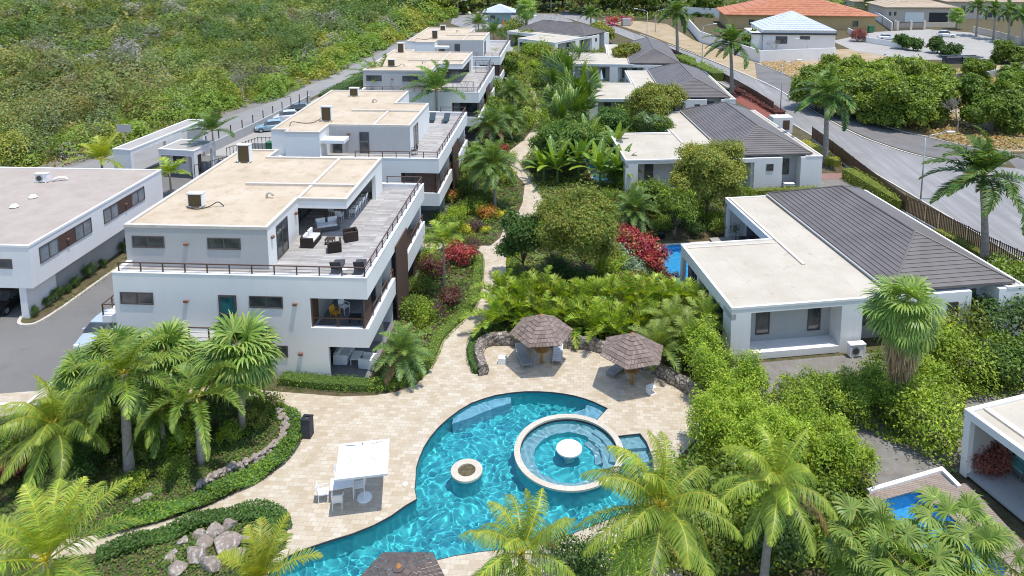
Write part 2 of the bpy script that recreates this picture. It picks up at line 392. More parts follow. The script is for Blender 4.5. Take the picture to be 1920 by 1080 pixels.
def caustic(o, kind):
    for h in (o, getattr(o, 'cycles', None)):
        if h is not None and hasattr(h, 'is_caustics_'+kind): setattr(h, 'is_caustics_'+kind, True)
WZ = -.09
DEPTH = -1.45
pool = thing('swimming_pool', 'large curved turquoise pool in the travertine deck', 'pool', (0,0,0))
def receiver(name, me, parent=pool):
    o = link(name, me, parent); caustic(o, 'receiver'); return o
receiver('basin_wall', rim_ring(HOLE, .018, DEPTH, 'basin_wall', M['mos']))
b = MB(); 
fl = sheet('basin_floor', HOLE, DEPTH, M['mos']); fl.parent = pool; caustic(fl, 'receiver')
# hot tub shell
b = MB(); n = 96
def ringband(b, c, r0, r1, z0, z1, n=96):
    k = len(b.v)
    for i in range(n):
        a = 2*PI*i/n; b.v += [(c.x+r0*math.cos(a), c.y+r0*math.sin(a), z0), (c.x+r1*math.cos(a), c.y+r1*math.sin(a), z1)]
    for i in range(n):
        j = (i+1) % n; b.f.append((k+2*i, k+2*j, k+2*j+1, k+2*i+1))
ringband(b, JC, JR-.02, JR-.02, DEPTH, .0); receiver('tub_outer_wall', b.mesh('tub_outer_wall', M['mos']))
b = MB(); ringband(b, JC, JI+.01, JI+.01, .0, -.5); ringband(b, JC, 1.85, 1.85, -.5, -.95); receiver('tub_inner_wall', b.mesh('tub_inner_wall', M['mos']))
b = MB(); ringband(b, JC, JI+.01, 1.85, -.5, -.5); receiver('tub_bench', b.mesh('tub_bench', M['mosg']))
b = MB(); b.cyl(JC.x, JC.y, -1.0, -.95, 1.9, n=64); receiver('tub_floor', b.mesh('tub_floor', M['mos']))
b = MB()
for k, (r0, zz) in enumerate(((2.15, -.28), (1.75, -.5), (1.4, -.72))):     # curved entry steps
    pts = []
    for i in range(13):
        a = -.25+i*(1.15/12); pts.append((JC.x+r0*math.cos(a), JC.y+r0*math.sin(a)))
    for i in range(12, -1, -1):
        a = -.25+i*(1.15/12); pts.append((JC.x+2.5*math.cos(a), JC.y+2.5*math.sin(a)))
    b.prism(pts, -.95, zz-.03*k)
receiver('tub_step', b.mesh('tub_step', M['mosg']))
def annulus(name, c, r0, r1, z0, z1, mat, parent):
    b = MB(); ringband(b, c, r1, r1, z0, z1); ringband(b, c, r0, r0, z1, z0); ringband(b, c, r1, r0, z1, z1); ringband(b, c, r0, r1, z0, z0)
    return b.build(name, mat, parent)
M['coping_t'] = brick('travertine_coping', (.62,.57,.48), (.56,.50,.40), (.45,.39,.30), .5, .4, .008, bmp=.2)
annulus('coping_ring', JC, JI, JR+.02, -.03, .07, M['coping_t'], pool)
annulus('dark_waterline', JC, JI-.005, JI+.012, -.2, -.03, M['charcoal'], pool)
b = MB(); ringband(b, SC, SR-.04, SR-.04, DEPTH, -.03); receiver('planter_wall', b.mesh('planter_wall', M['mos']))
annulus('planter_coping', SC, SI, SR, -.05, .06, M['coping_t'], pool)
b = MB(); b.cyl(SC.x, SC.y, -.5, -.03, SI-.002, n=40); b.build('planter_basin', simple('murky_basin', (.11,.09,.04), .15, var=.5, scale=6), pool)
tb = MB(); tb.cyl(JC.x+.02, JC.y+.05, .04, .12, .68, n=48); tb.cyl(JC.x+.02, JC.y+.05, -.95, .04, .28, n=24)
o = tb.build('tub_table', M['white'], None); tag(o, 'round white table standing in the middle of the hot tub', 'table')
# underwater bench, far-side steps
bp = [(1048-0,0)]
bench = Gs([(848,801),(851,786),(880,768),(915,756),(958,750),(958,762),(915,775),(875,792)], -.45)
b = MB(); b.prism([(p.x, p.y) for p in bench], DEPTH, -.38); receiver('bench', b.mesh('bench', M['mosl']))
b = MB()
for k, (x0, y0, x1, y1) in enumerate(((1092,772,1134,772),(1085,782,1112,790))):
    pass
sp = Gs([(1100,760),(1140,768),(1124,787),(1094,782)], -.3); b.prism([(p.x, p.y) for p in sp], DEPTH, -.45)
sp = Gs([(1075,768),(1100,760),(1094,782),(1078,790)], -.3); b.prism([(p.x, p.y) for p in sp], DEPTH, -.8)
receiver('entry_step', b.mesh('entry_step', M['mosl']))
b = MB()
for k, (ya, yb) in enumerate(((812,834),(834,856),(856,880))):
    q = Gs([(1150,ya+6),(1206+12*k,ya),(1216+12*k,yb),(1150,yb+4)], 0)
    b.prism([(p.x, p.y) for p in q], DEPTH, -.22-.27*k)
receiver('corner_step', b.mesh('corner_step', M['mosg']))
# dark tile line at the water's edge
b = MB()
def inset(poly, d):
    n = len(poly); out = []
    ar = sum(poly[i].x*poly[(i+1) % n].y-poly[(i+1) % n].x*poly[i].y for i in range(n)); s = 1 if ar > 0 else -1
    for i in range(n):
        a, c, e = poly[i-1], poly[i], poly[(i+1) % n]
        d1 = (c-a).xy.normalized(); d2 = (e-c).xy.normalized()
        n1 = Vector((-d1.y, d1.x))*s; n2 = Vector((-d2.y, d2.x))*s; m_ = n1+n2; L = m_.length
        m_ = m_/L if L > .2 else n1
        out.append(Vector((c.x+m_.x*d/max(.5, m_.dot(n1)), c.y+m_.y*d/max(.5, m_.dot(n1)), 0)))
    return out
HI = inset(HOLE, .035)
for p, q in zip(HOLE, HI): b.v += [(p.x, p.y, .026), (q.x, q.y, .026), (q.x, q.y, -.06)]
for i in range(len(HOLE)):
    j = (i+1) % len(HOLE); b.f += [(3*i, 3*j, 3*j+1, 3*i+1), (3*i+1, 3*j+1, 3*j+2, 3*i+2)]
b.build('edge_trim', M['charcoal'], pool)
# water surface with real waves
rng = np.random.default_rng(5)
def wavesheet(name, x0, x1, y0, y1, z, step, amp, keep, mat, seed=1):
    rg = np.random.default_rng(seed)
    nx = int((x1-x0)/step)+1; ny = int((y1-y0)/step)+1
    X, Y = np.meshgrid(np.linspace(x0, x1, nx), np.linspace(y0, y1, ny))
    Z = np.zeros_like(X)
    wx = X+.25*np.sin(Y*1.7+1)+.12*np.sin(X*3.1+Y*2.2); wy = Y+.25*np.sin(X*1.9)+.12*np.cos(Y*2.9-X*1.3)
    for i in range(30):
        L = rg.uniform(.27, .62); th = rg.uniform(0, 2*PI); k = 2*PI/L
        Z += amp*(L/.6)**1.5*np.sin(k*(wx*math.cos(th)+wy*math.sin(th))+rg.uniform(0, 6.28))
    V = np.stack([X, Y, z+Z], -1).reshape(-1, 3)
    I = np.arange(nx*ny).reshape(ny, nx)
    q = np.stack([I[:-1,:-1], I[:-1,1:], I[1:,1:], I[1:,:-1]], -1).reshape(-1, 4)
    c = V[q].mean(1); q = q[keep(c[:,0], c[:,1])]
    me = bpy.data.meshes.new(name); me.from_pydata(V.tolist(), [], q.tolist()); me.materials.append(mat)
    bm = bmesh.new(); bm.from_mesh(me); bmesh.ops.delete(bm, geom=[v for v in bm.verts if not v.link_faces], context='VERTS'); bm.to_mesh(me); bm.free()
    me.polygons.foreach_set('use_smooth', [True]*len(me.polygons)); return me
def inpoly(poly):
    P_ = [(p.x, p.y) for p in poly]
    def f(x, y):
        ins = np.zeros(x.shape, bool); n = len(P_)
        for i in range(n):
            x1, y1 = P_[i]; x2, y2 = P_[(i+1) % n]
            if y1 == y2: continue
            c = ((y1 > y) != (y2 > y)) & (x < (x2-x1)*(y-y1)/(y2-y1)+x1); ins ^= c
        return ins
    return f
big = inset(HOLE, -.12); ip = inpoly(big)
xs = [p.x for p in big]; ys = [p.y for p in big]
wk = lambda x, y: (ip(x, y) | ((x-JC.x)**2+(y-JC.y)**2 < (JI+.1)**2)) & ((x-SC.x)**2+(y-SC.y)**2 > (SI+.1)**2)
wo = link('water', wavesheet('pool_water', min(xs), max(xs)+1, max(min(ys), 24), max(ys), WZ, .036, .0034, wk, M['water']))
tag(wo, kind='structure'); caustic(wo, 'caster')
if hasattr(sl, 'cycles') and hasattr(sl.cycles, 'is_caustics_light'): sl.cycles.is_caustics_light = True
# small private pools
def small_pool(name, label, poly, z, mat, rim=.3, rimmat='coping'):
    t = thing(name, label, 'pool', (poly[0].x, poly[0].y, 0)); off = Vector((poly[0].x, poly[0].y, 0))
    P_ = [p-off for p in poly]
    link('basin_wall', rim_ring([Vector((p.x,p.y,0)) for p in P_], z+.0, z-1.2, 'basin_wall', mat), t)
    f = sheet('basin_floor', [Vector((p.x,p.y,0)) for p in P_], z-1.2, mat); f.parent = t
    for c in t.children: caustic(c, 'receiver')
    ip = inpoly(inset([Vector((p.x,p.y,0)) for p in P_], -.1)); xs = [p.x for p in P_]; ys = [p.y for p in P_]
    w_ = link('water', wavesheet('water', min(xs)-.1, max(xs)+.1, min(ys)-.1, max(ys)+.1, z-.08, .12, .002, ip, M['water'], 3), t); caustic(w_, 'caster')
    out = inset([Vector((p.x,p.y,0)) for p in P_], -rim); b = MB(); n = len(P_)
    for p, q in zip(P_, out): b.v += [(p.x,p.y,z-.1), (p.x,p.y,z+.03), (q.x,q.y,z+.03), (q.x,q.y,0)]
    for i in range(n):
        j = (i+1) % n
        for k in range(3): b.f.append((4*i+k, 4*j+k, 4*j+k+1, 4*i+k+1))
    b.build('coping', M[rimmat], t); return t
small_pool('villa_pool', 'bright blue pool beside the nearest grey-roofed villa', V1P, .12, M['mosb'])
small_pool('villa_pool', 'sliver of bright blue pool beside the second villa', V2P, .12, M['mosb'])
small_pool('plunge_pool', 'deep blue plunge pool in the wooden deck behind fan palms', P6, .3, M['mosb'], .1, 'deckwood')
# ---- roads and other ground
AF = lambda u, v: frame(2.813, u, v)
lay('parking_asphalt', [AF(37.2,-60), AF(37.2,-27.5), AF(41,-27.5), AF(41,-27.9), AF(90,-27.9), AF(90,-47), AF(62,-47), AF(62,-60)], .015, M['asphalt'])
lay('paver_apron', [AF(30,-60), AF(30,-25.5), AF(37,-25.5), AF(37,-60)], .026, M['pinkpave'])
lay('parking_line', [AF(37.0,-60), AF(37.0,-28.5), AF(37.22,-28.5), AF(37.22,-60)], .05, M['paint'])
lay('parking_line', [AF(37.3,-31.6), AF(37.3,-31.45), AF(43.5,-31.45), AF(43.5,-31.6)], .03, M['paint'])
lay('parking_line', [AF(41.5,-47.5), AF(41.5,-47.38), AF(45.8,-40.2), AF(45.8,-40.35)], .03, M['paint'])
lay('red_paver_path', [AF(62,-38), AF(62,-29.5), AF(80,-29.5), AF(80,-38)], .03, M['redpave'])
lay('carpark_asphalt', [AF(84,-45), AF(84,-30.5), AF(140,-30.5), AF(140,-40)], .032, M['pale_pave'])
lay('outer_road', [AF(62,-62), AF(74,-50.5), AF(88,-46.5), AF(112,-43.5), AF(135,-41.6), AF(200,-36), AF(200,-41), AF(135,-45.8), AF(112,-48.5), AF(88,-55), AF(74,-60), AF(62,-72)], .03, M['outer'])
lay('verge', [AF(60,-70), AF(74,-60), AF(88,-55), AF(112,-48.5), AF(135,-45.8), AF(200,-41), AF(200,-45), AF(135,-50.5), AF(112,-53.5), AF(88,-59), AF(74,-64), AF(60,-76)], .012, M['gravel'])
lay('scrub_ground', [AF(40,-80), AF(60,-72), AF(88,-57), AF(112,-52), AF(200,-44), AF(300,-38), AF(420,-40), AF(420,-300), AF(40,-300)], .006, M['scrubsoil'])
# main road right: near edge and far edge
near = spline(Gs([(1040,28),(1100,45),(1160,64),(1275,114),(1360,162),(1460,218),(1590,296),(1720,373),(1920,492),(2150,640)]), 6)
far = spline(Gs([(2300,330),(1990,322),(1905,316),(1830,309),(1740,297),(1660,274),(1590,246),(1500,195),(1430,155),(1300,102),(1200,66),(1110,34),(1060,18)]), 6)
lay('main_road', near+far, .02, M['road'])
side = [G(1905,316), G(1880,290), G(2300,285), G(2300,420)]
lay('side_road', side, .026, M['shoulder'])
shn = spline(Gs([(1500,190),(1590,241),(1660,270),(1740,293),(1830,305),(1885,309)]), 6)
shf = spline(Gs([(1895,286),(1800,272),(1740,258),(1660,237),(1590,204),(1500,152),(1415,118)]), 6)
lay('road_shoulder', [G(1420,152)]+shn+shf, .03, M['shoulder'])
def strip(name, line, wd, z, mat, h=0.):
    L = []; Rr = []
    for i, p in enumerate(line):
        d = (line[min(i+1, len(line)-1)]-line[max(i-1, 0)]).xy.normalized(); nn = Vector((-d.y, d.x, 0))
        L.append(p+nn*wd/2); Rr.append(p-nn*wd/2)
    if h: b = MB(); b.prism(L+Rr[::-1], z, z+h); return tag(b.build(name, mat), kind='structure')
    return lay(name, L+Rr[::-1], z, mat)
strip('road_edge_line', spline(Gs([(1200,64),(1300,100),(1430,153),(1500,193),(1590,244),(1660,272.5),(1740,295.5),(1830,307)]), 6), .16, .036, M['paint'])
strip('road_kerb', shf, .18, 0, M['kerb'], .14)
strip('road_kerb', near, .2, 0, M['kerb'], .12)
lay('dry_lot', Gs([(1420,116),(1500,150),(1590,202),(1660,235),(1740,256),(1800,270),(1900,284),(2300,283),(2300,120),(1900,120),(1780,130),(1600,92),(1480,95)]), .008, M['sand'])
lay('dry_verge', Gs([(1130,38),(1200,60),(1300,98),(1420,150),(1430,120),(1300,75),(1250,45),(1150,35)]), .01, M['sand'])
lay('cul_de_sac', Gs([(1560,77),(1640,60),(1740,55),(1830,62),(1900,72),(1990,90),(1930,108),(1840,112),(1700,112),(1600,95)]), .02, M['pale_pave'])
lay('plaza_asphalt', [G(*p) for p in ((850,30),(930,24),(1040,26),(1075,40),(1040,60),(950,52),(880,56),(845,44))], .02, M['road'])
lay('gravel_court', [frame(-8.19, *q) for q in ((32,19),(38.5,18),(40.4,17.5),(40.4,40),(30,40),(30,22))]+[G(1790,890,0),G(1760,905,0),G(1640,918,0),G(1580,800,0)], .015, M['gravel'])
lay('driveway', [frame(-4, 66+u, 13.9+v) for u, v in ((0,21.3),(9,21.3),(9,26),(0,26))], .02, M['gravel'])
lay('driveway_pavers', [frame(-4, 72+u, 13.9+v) for u, v in ((3,21.3),(5,21.3),(5,26),(3,26))], .03, M['redpave'])
lay('red_ground_cover_bed', Gs([(1375,165),(1465,212),(1440,222),(1365,182)]), .02, simple('red_mulch', (.22,.07,.05), .9, var=.4, scale=5, bmp=.5))
# garden beds on the deck
bed_m = M['earth']
ISL = Gs([(478,745),(515,765),(548,785),(557,820),(545,852),(508,888),(440,925),(370,957),(280,985),(190,1003),(100,1012),(-80,1018),(-80,808),(30,778),(100,748),(200,742),(300,745),(400,742)])
LOW = Gs([(-80,1062),(100,1050),(175,1040),(250,1020),(330,995),(400,970),(470,958),(515,963),(535,985),(537,1022),(520,1040),(492,1066),(480,1110),(-80,1110)])
SML = Gs([(903,655),(895,640),(920,632),(960,635),(1060,640),(1110,645),(1110,600),(930,590),(900,615),(885,640),(877,660),(884,695),(903,702)])
def bed(poly): 
    b = MB(); b.prism(poly, .015, .06); return tag(b.build('garden_bed', bed_m), kind='structure')
bed(spline(ISL, 4, True)); bed(spline(LOW, 4, True)); bed(SML)
# ================================================================ BUILDINGS
def wallcells(b, x0, x1, z0, z1, y0, y1, ops, M_=None):
    """wall slab along x with rectangular openings (x0,x1,z0,z1)"""
    xs = sorted({x0, x1, *[o[0] for o in ops], *[o[1] for o in ops]}); zs = sorted({z0, z1, *[o[2] for o in ops], *[o[3] for o in ops]})
    for i in range(len(xs)-1):
        run = None
        for j in range(len(zs)-1):
            cx, cz = (xs[i]+xs[i+1])/2, (zs[j]+zs[j+1])/2
            if any(o[0] < cx < o[1] and o[2] < cz < o[3] for o in ops): continue
            b.box(xs[i], xs[i+1], y0, y1, zs[j], zs[j+1], M_)
def XF(px, py, rz, pz=0): return Matrix.Translation((px, py, pz)) @ Matrix.Rotation(rz, 4, 'Z')
def window(parent, x0, x1, z0, z1, y, M_=None, mull=1, name='window', fm='wframe', gm='glass', fw=.07, trans=False):
    """window on a wall facing -y at plane y"""
    b = MB()
    b.box(x0, x1, y-.05, y+.02, z1-fw, z1, M_).box(x0, x1, y-.05, y+.02, z0, z0+fw, M_)
    b.box(x0, x0+fw, y-.05, y+.02, z0+fw, z1-fw, M_).box(x1-fw, x1, y-.05, y+.02, z0+fw, z1-fw, M_)
    for k in range(mull):
        c = x0+(x1-x0)*(k+1)/(mull+1); b.box(c-.04, c+.04, y-.047, y+.02, z0+fw, z1-fw, M_)
    f = b.build(name, M[fm], parent)
    g = MB(); g.box(x0+fw*.9, x1-fw*.9, y-.02, y+.018, z0+fw*.9, z1-fw*.9, M_); g.build('pane', M[gm], f)
    return f
def railing(parent, pts, h=.6, sp=1.35, name='railing', mat='brown', bars=2, pr=.032):
    b = MB()
    for i in range(len(pts)-1):
        a, c = Vector(pts[i]), Vector(pts[i+1]); L = (c-a).length; n = max(1, round(L/sp)); d = (c-a)/n
        for k in range(n+1):
            p = a+d*k; b.box(p.x-pr, p.x+pr, p.y-pr, p.y+pr, p.z, p.z+h)
        u = (c-a).normalized(); ang_ = math.atan2(u.y, u.x); T = Matrix.Translation(a) @ Matrix.Rotation(ang_, 4, 'Z')
        b.box(-pr, L+pr, -pr*1.2, pr*1.2, h-.003, h+.05, T)
        for j in range(bars): z = h*(j+1)/(bars+1); b.box(0, L, -.009, .009, z-.009, z+.009, T)
    return b.build(name, M[mat], parent)
def flatroof(parent, poly, z, mat, rim=.22, h=.14, name='roof', rimmat='coping'):
    P_ = [Vector((p[0], p[1], 0)) for p in poly]
    ar = sum(P_[i].x*P_[(i+1) % len(P_)].y-P_[(i+1) % len(P_)].x*P_[i].y for i in range(len(P_)))
    if ar < 0: P_ = P_[::-1]
    out = inset(P_, -.03); inn = inset(P_, rim); b = MB(); n = len(P_)
    for p, q in zip(out, inn): b.v += [(p.x,p.y,z-.04), (p.x,p.y,z+h), (q.x,q.y,z+h), (q.x,q.y,z-.02)]
    for i in range(n):
        j = (i+1) % n
        for k in range(3): b.f.append((4*i+k, 4*j+k, 4*j+k+1, 4*i+k+1))
    b2 = MB(); b2.prism([(p.x, p.y) for p in inset(P_, .02)], z-.06, z+.02)
    r = b2.build(name, M[mat], parent); b.build('parapet', M[rimmat], r); return r
def lamp_block(parent, x, y, z, face='y'):
    b = MB()
    if face == 'y': b.box(x-.13, x+.13, y-.16, y, z-.08, z+.08)
    else: b.box(x, x+.16, y-.13, y+.13, z-.08, z+.08)
    return b.build('wall_lamp', M['sconce'], parent, bevel=.015)

def apartment(u0, D, kind, label):
    p = frame(2.813, u0, -27.9); t = thing('apartment_block', label, 'apartment block', p, -R(2.813), 'white apartment blocks in a row')
    W = 15.6; b = MB()
    # ---- white shell
    room = [(13.1, 15.3, 0, 2.15), (12.1, 15.3, 3.36, 5.26)]
    wallcells(b, 0, 15.3, 0, 6.6, 0, .3, room)
    b.box(0, .3, .3, D-.3, 0, 6.6)
    b.box(0, W-.3, D-.3, D, 0, 6.6)
    b.box(15.3, W, 0, D, 5.26, 6.6)                       # right parapet band
    b.box(15.3, W, 0, D*.40, 2.15, 3.36); b.box(15.3, W, D*.60, D, 1.95, 3.36)
    b.box(15.3, W, D*.40, D*.60, 2.15, 2.9)
    b.box(.3, 15.3, .3, D-.3, 5.26, 6.2)
    b.box(11.9, 15.3, .3, D-.3, 2.15, 2.9)
    b.box(12.9, 15.3, D*.40, D*.40+.25, 0, 5.26); b.box(12.9, 15.3, D-.55, D-.3, 0, 5.26)
    b.box(-1.3, 0, .6, 2.6, 3.0, 3.45)
    b.build('wall', M['white'], t)
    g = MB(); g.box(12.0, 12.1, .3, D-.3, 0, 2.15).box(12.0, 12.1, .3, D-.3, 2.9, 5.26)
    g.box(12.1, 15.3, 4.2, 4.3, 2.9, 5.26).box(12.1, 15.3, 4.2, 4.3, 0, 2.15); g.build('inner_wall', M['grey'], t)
    g = MB(); g.box(12.1, 12.14, .8, 4.0, 0.05, 2.1).box(12.1, 12.14, 4.6, D*.39, 2.95, 5.1).box(12.1, 12.14, 4.6, D*.39, .05, 2.1)
    g.box(12.1, 12.14, D*.42, D-.8, 2.95, 5.1).box(12.1, 12.14, D*.42, D-.8, .05, 2.1).box(12.5, 14.9, 4.16, 4.2, 2.95, 5.0)
    gd = g.build('glass_doors', M['glass'], t)
    g = MB(); g.box(12.1, 15.3, .3, 4.2, 2.9, 2.915).box(12.1, 15.3, 4.3, D-.6, 2.9, 2.915).box(12.1, 15.5, .02, D-.6, 0.03, .045)
    g.build('floor', M['slate_tile'], t)
    # brown louvres
    for q in [(15.34, 15.4, .02, 1.5, 3.37, 5.25), (12.12, 12.2, .1, 1.1, 3.37, 5.25), (15.62, 15.70, D*.40, D*.60, 0, 5.6), (15.34, 15.4, D*.62, D*.74, 3.37, 5.25), (15.3, 15.36, D*.78, D*.86, .05, 1.94)]+([(13.2, 15.2, .32, .38, 3.37, 5.25)] if kind == 2 else []):
        g = MB(); g.box(*q); g.build('louvre_screen', M['louvre'], t)
    railing(t, [(12.15, .15, 3.36), (15.28, .15, 3.36)], .55, 1.6, 'balcony_railing', bars=0)
    railing(t, [(15.45, 1.6, 3.36), (15.45, D*.40, 3.36)], .6, 1.6, 'balcony_railing', bars=1)
    railing(t, [(15.45, D*.74, 3.36), (15.45, D-.2, 3.36)], .6, 1.6, 'balcony_railing', bars=1)
    railing(t, [(-1.25, 2.5, 3.45), (-1.25, .65, 3.45), (0, .65, 3.45)], .7, 1.0, 'balcony_railing', bars=2)
    # ---- terrace
    b = MB(); b.box(.3, 15.3, .3, D-.3, 6.2, 6.215); b.build('terrace_floor', M['plank'], t)
    g = MB(); g.box(0, 15.3, -.02, .32, 6.6, 6.63).box(15.28, 15.62, -.02, D, 6.6, 6.63).box(-.02, .3, .32, D-.3, 6.6, 6.63).box(9, 15.28, D-.32, D+.02, 6.6, 6.63)
    g.build('parapet_coping', M['white'], t)
    # ---- upper block
    if kind == 1:
        k = 1.6 if D < 17.5 else 2.3
        main = [(-.05, k), (9., k), (9., D-.9), (3.2, D-.9), (3.2, D+1.), (-.05, D+1.)]
        ov = (9., 12.4, k+5.0, D-.9)
        whole = [(-.05, k), (9., k), (9., k+5.), (12.4, k+5.), (12.4, D-.9), (3.2, D-.9), (3.2, D+1.), (-.05, D+1.)]
        b = MB(); b.box(-.05, 9., k+.05, k+5., 6.2, 8.86); b.box(-.05, 8.0, k+5., D-.9, 6.2, 8.86); b.box(-.05, 3.2, D-.9, D+1., 0, 8.86)
        b.box(8.0, 12.4, k+5., D-.9, 8.28, 8.86); b.box(12.1, 12.4, D-2.8, D-.9, 6.2, 8.28); b.box(8., 12.1, D-1.1, D-.9, 6.2, 8.28)
        b.box(8.0, 8.5, k+5., k+5.8, 6.2, 8.28)
        b.build('upper_wall', M['white'], t)
        g = MB(); g.box(-.04, 8.99, k, k+.05, 6.2, 8.85); g.build('grey_front_wall', M['grey'], t)
        g = MB(); g.box(8.0, 8.06, k+5.8, D-1.2, 6.25, 8.2); g.build('glass_doors', M['glass'], t)
        g = MB()
        g.box(8.06, 8.12, k+5.8, D-1.2, 8.18, 8.27).box(8.06, 8.12, k+5.8, D-1.2, 6.22, 6.29)
        for q in range(5): yy = k+5.8+q*(D-7.-k-.1)/4; g.box(8.065, 8.13, yy, yy+.09, 6.22, 8.27)
        g.build('door_frame', M['wframe'], t)
        window(t, .4, 2.45, 7.5, 8.28, k); window(t, 5.2, 7.3, 7.5, 8.25, k, gm='glass')
        lamp_block(t, 3.85, k, 7.8)
        # door in the right-hand wall
        T = XF(9.0, 0, PI/2)
        window(t, k+1.3, k+3.1, 6.22, 8.5, -.0, T, 1, 'terrace_door')
        lamp_block(t, 9., k+.6, 8.1, 'x'); lamp_block(t, 9., k+4.5, 8.1, 'x')
        r = flatroof(t, whole, 8.86, 'roof')
        g = MB(); g.box(4.2, 12.2, k+7.6, k+7.85, 8.87, 9.06); g.box(8.9, 9.15, k+.25+5, k+7.6, 8.87, 8.99); g.box(8.9, 9.15, k+7.85, D-1.1, 8.87, 8.99)
        g.build('roof_rib', M['coping'], r)
        vent = (6.8, k+5.2)
    else:
        ys = 2.7; ym = D*.67
        whole = [(-.05, .7), (1.5, .7), (1.5, 0.0), (4.7, 0.0), (4.7, ys), (12.4, ys), (12.4, ym), (8.9, ym), (8.9, D+.1), (-.05, D+.1)]
        b = MB(); b.box(-.05, 1.5, .7, ys, 6.2, 8.86); b.box(1.5, 4.7, 0., ys, 6.2, 8.86); b.box(-.05, 8.9, ys, D+.1, 6.2, 8.86)
        b.box(8.9, 12.4, ys+.05, ym, 6.2, 8.86)
        b.box(4.7, 6.9, .2, 1.7, 7.85, 8.15); b.build('upper_wall', M['white'], t)
        g = MB(); g.box(4.7, 12.39, ys-.05, ys, 6.2, 8.85); g.build('grey_front_wall', M['grey'], t)
        g = MB(); g.box(4.9, 6.8, .3, 1.6, 8.15, 8.17); g.build('canopy_top', M['coping'], t)
        window(t, 5.0, 5.9, 6.2, 7.8, ys-.05, None, 0); window(t, 7.6, 8.5, 6.2, 8.3, ys-.05, None, 0, 'terrace_door')
        lamp_block(t, 6.6, ys-.05, 8.1)
        T = XF(12.4, 0, PI/2); window(t, ys+1.5, ys+3.4, 6.22, 8.4, 0., T, 1, 'terrace_door')
        r = flatroof(t, whole, 8.86, 'roof')
        g = MB(); g.box(5.2, 12.2, ys+5.4, ys+5.65, 8.87, 9.06); g.box(8.8, 9.05, ys+.25, ys+5.4, 8.87, 8.99); g.build('roof_rib', M['coping'], r)
        vent = (6.3, ym+.3)
    a = [Vector(q) for q in ((.35, .15, 6.63), (15.45, .15, 6.63), (15.45, D-.2, 6.63))]
    if kind == 2: a[0].x = 7.9
    railing(t, a, .55)
    railing(t, [(12.6, D-.15, 6.63), (15.4, D-.15, 6.63)], .55, name='railing')
    # ---- lower front
    if kind == 1 and u0 < 50:
        window(t, .4, 2.45, 4.6, 5.38, 0); window(t, 8.4, 10.45, 4.57, 5.33, 0); window(t, 8.9, 10.6, 1.4, 2.15, 0)
        window(t, 6.5, 7.6, 2.95, 5.34, 0, None, 0, 'teal_door', 'wframe', 'tealglass', .13)
        g = MB(); g.box(6.6, 7.5, -.04, .02, 4.05, 4.17); g.build('door_rail', M['wframe'], t)
        for x, z in ((4.5, 4.9), (11.2, 4.87), (11.4, 1.66)): lamp_block(t, x, 0, z)
        b = MB(); b.box(3.2, 6.4, -1.3, -.0, 2.6, 2.95)
        for q in range(9): b.box(3.2-.28*(q+1), 3.2-.28*q, -1.3, -.0, 2.6-.29*(q+1), 2.95-.29*(q+1))
        b.build('outside_stair', M['concrete'], t)
        railing(t, [(5.2, -1.2, 2.95), (7.6, -1.2, 2.95), ], .9, 1.3, 'stair_railing')
    c = MB(); c.tube([(vent[0], vent[1], 8.88), (vent[0], vent[1], 9.13), (vent[0]+.1, vent[1], 9.26), (vent[0]+.28, vent[1], 9.28), (vent[0]+.4, vent[1], 9.18), (vent[0]+.42, vent[1], 9.05)], .085, 8)
    c.build('roof_vent', M['kerb'], t, smooth=True)
    return t
apt1 = apartment(40.4, 16.6, 1, 'nearest white apartment block with beige flat roof, terrace furniture and brown railing')
apt2 = apartment(63.5, 17.5, 2, 'second white apartment block, its terrace carrying two dark loungers')
apt3 = apartment(91.2, 18.3, 1, 'third white apartment block with patterned terrace screens behind two wind-blown palms')
apt4 = apartment(118.3, 18.2, 2, 'farthest white apartment block of the row, next to the scrub')
def bgarden_wall():
    pass
# ---- air conditioners
def condenser(label, loc, rz, h=.95, grp='air conditioners on the apartment roofs', fan=False):
    t = thing('air_conditioner', label, 'air conditioner', loc, rz, grp)
    b = MB(); wd = 1.05; dp = .42
    b.box(-wd/2, wd/2, -dp/2+.03, dp/2, .1, h); b.box(-wd/2, -wd/2+.09, -dp/2, -dp/2+.03, .1, h); b.box(wd/2-.09, wd/2, -dp/2, -dp/2+.03, .1, h)
    b.box(-wd/2, wd/2, -dp/2, -dp/2+.03, h-.08, h).box(-wd/2-.02, wd/2+.02, -dp/2-.02, dp/2+.02, h, h+.03)
    for x in (-.35, .35): b.box(x-.05, x+.05, -dp/2, dp/2, 0, .1)
    b.build('casing', M['wplastic'], t)
    if fan:
        f = MB(); T = Matrix.Translation((-.16, -dp/2-.001, h*.55)) @ Matrix.Rotation(PI/2, 4, 'X')
        f.cyl(0, 0, -.03, .012, .3, n=20, M=T); f.build('fan', M['metal'], t)
        f = MB(); f.cyl(0, 0, .012, .02, .22, n=20, M=T); f.build('fan_grille', M['charcoal'], t)
    else:
        f = MB(); f.box(-wd/2+.09, wd/2-.09, -dp/2-.004, -dp/2+.028, .12, h-.08); f.build('coil', M['coil'], t)
    return t
ac_r = -R(2.813)
def on(u, v, z): q = frame(2.813, u, v); q.z = z; return q
def hose(label, pts):
    b = MB(); b.tube(spline3(pts), .035, 6); o = b.build('refrigerant_hose', M['black'], None, smooth=True); tag(o, label, 'hose', 'hoses of the roof units')
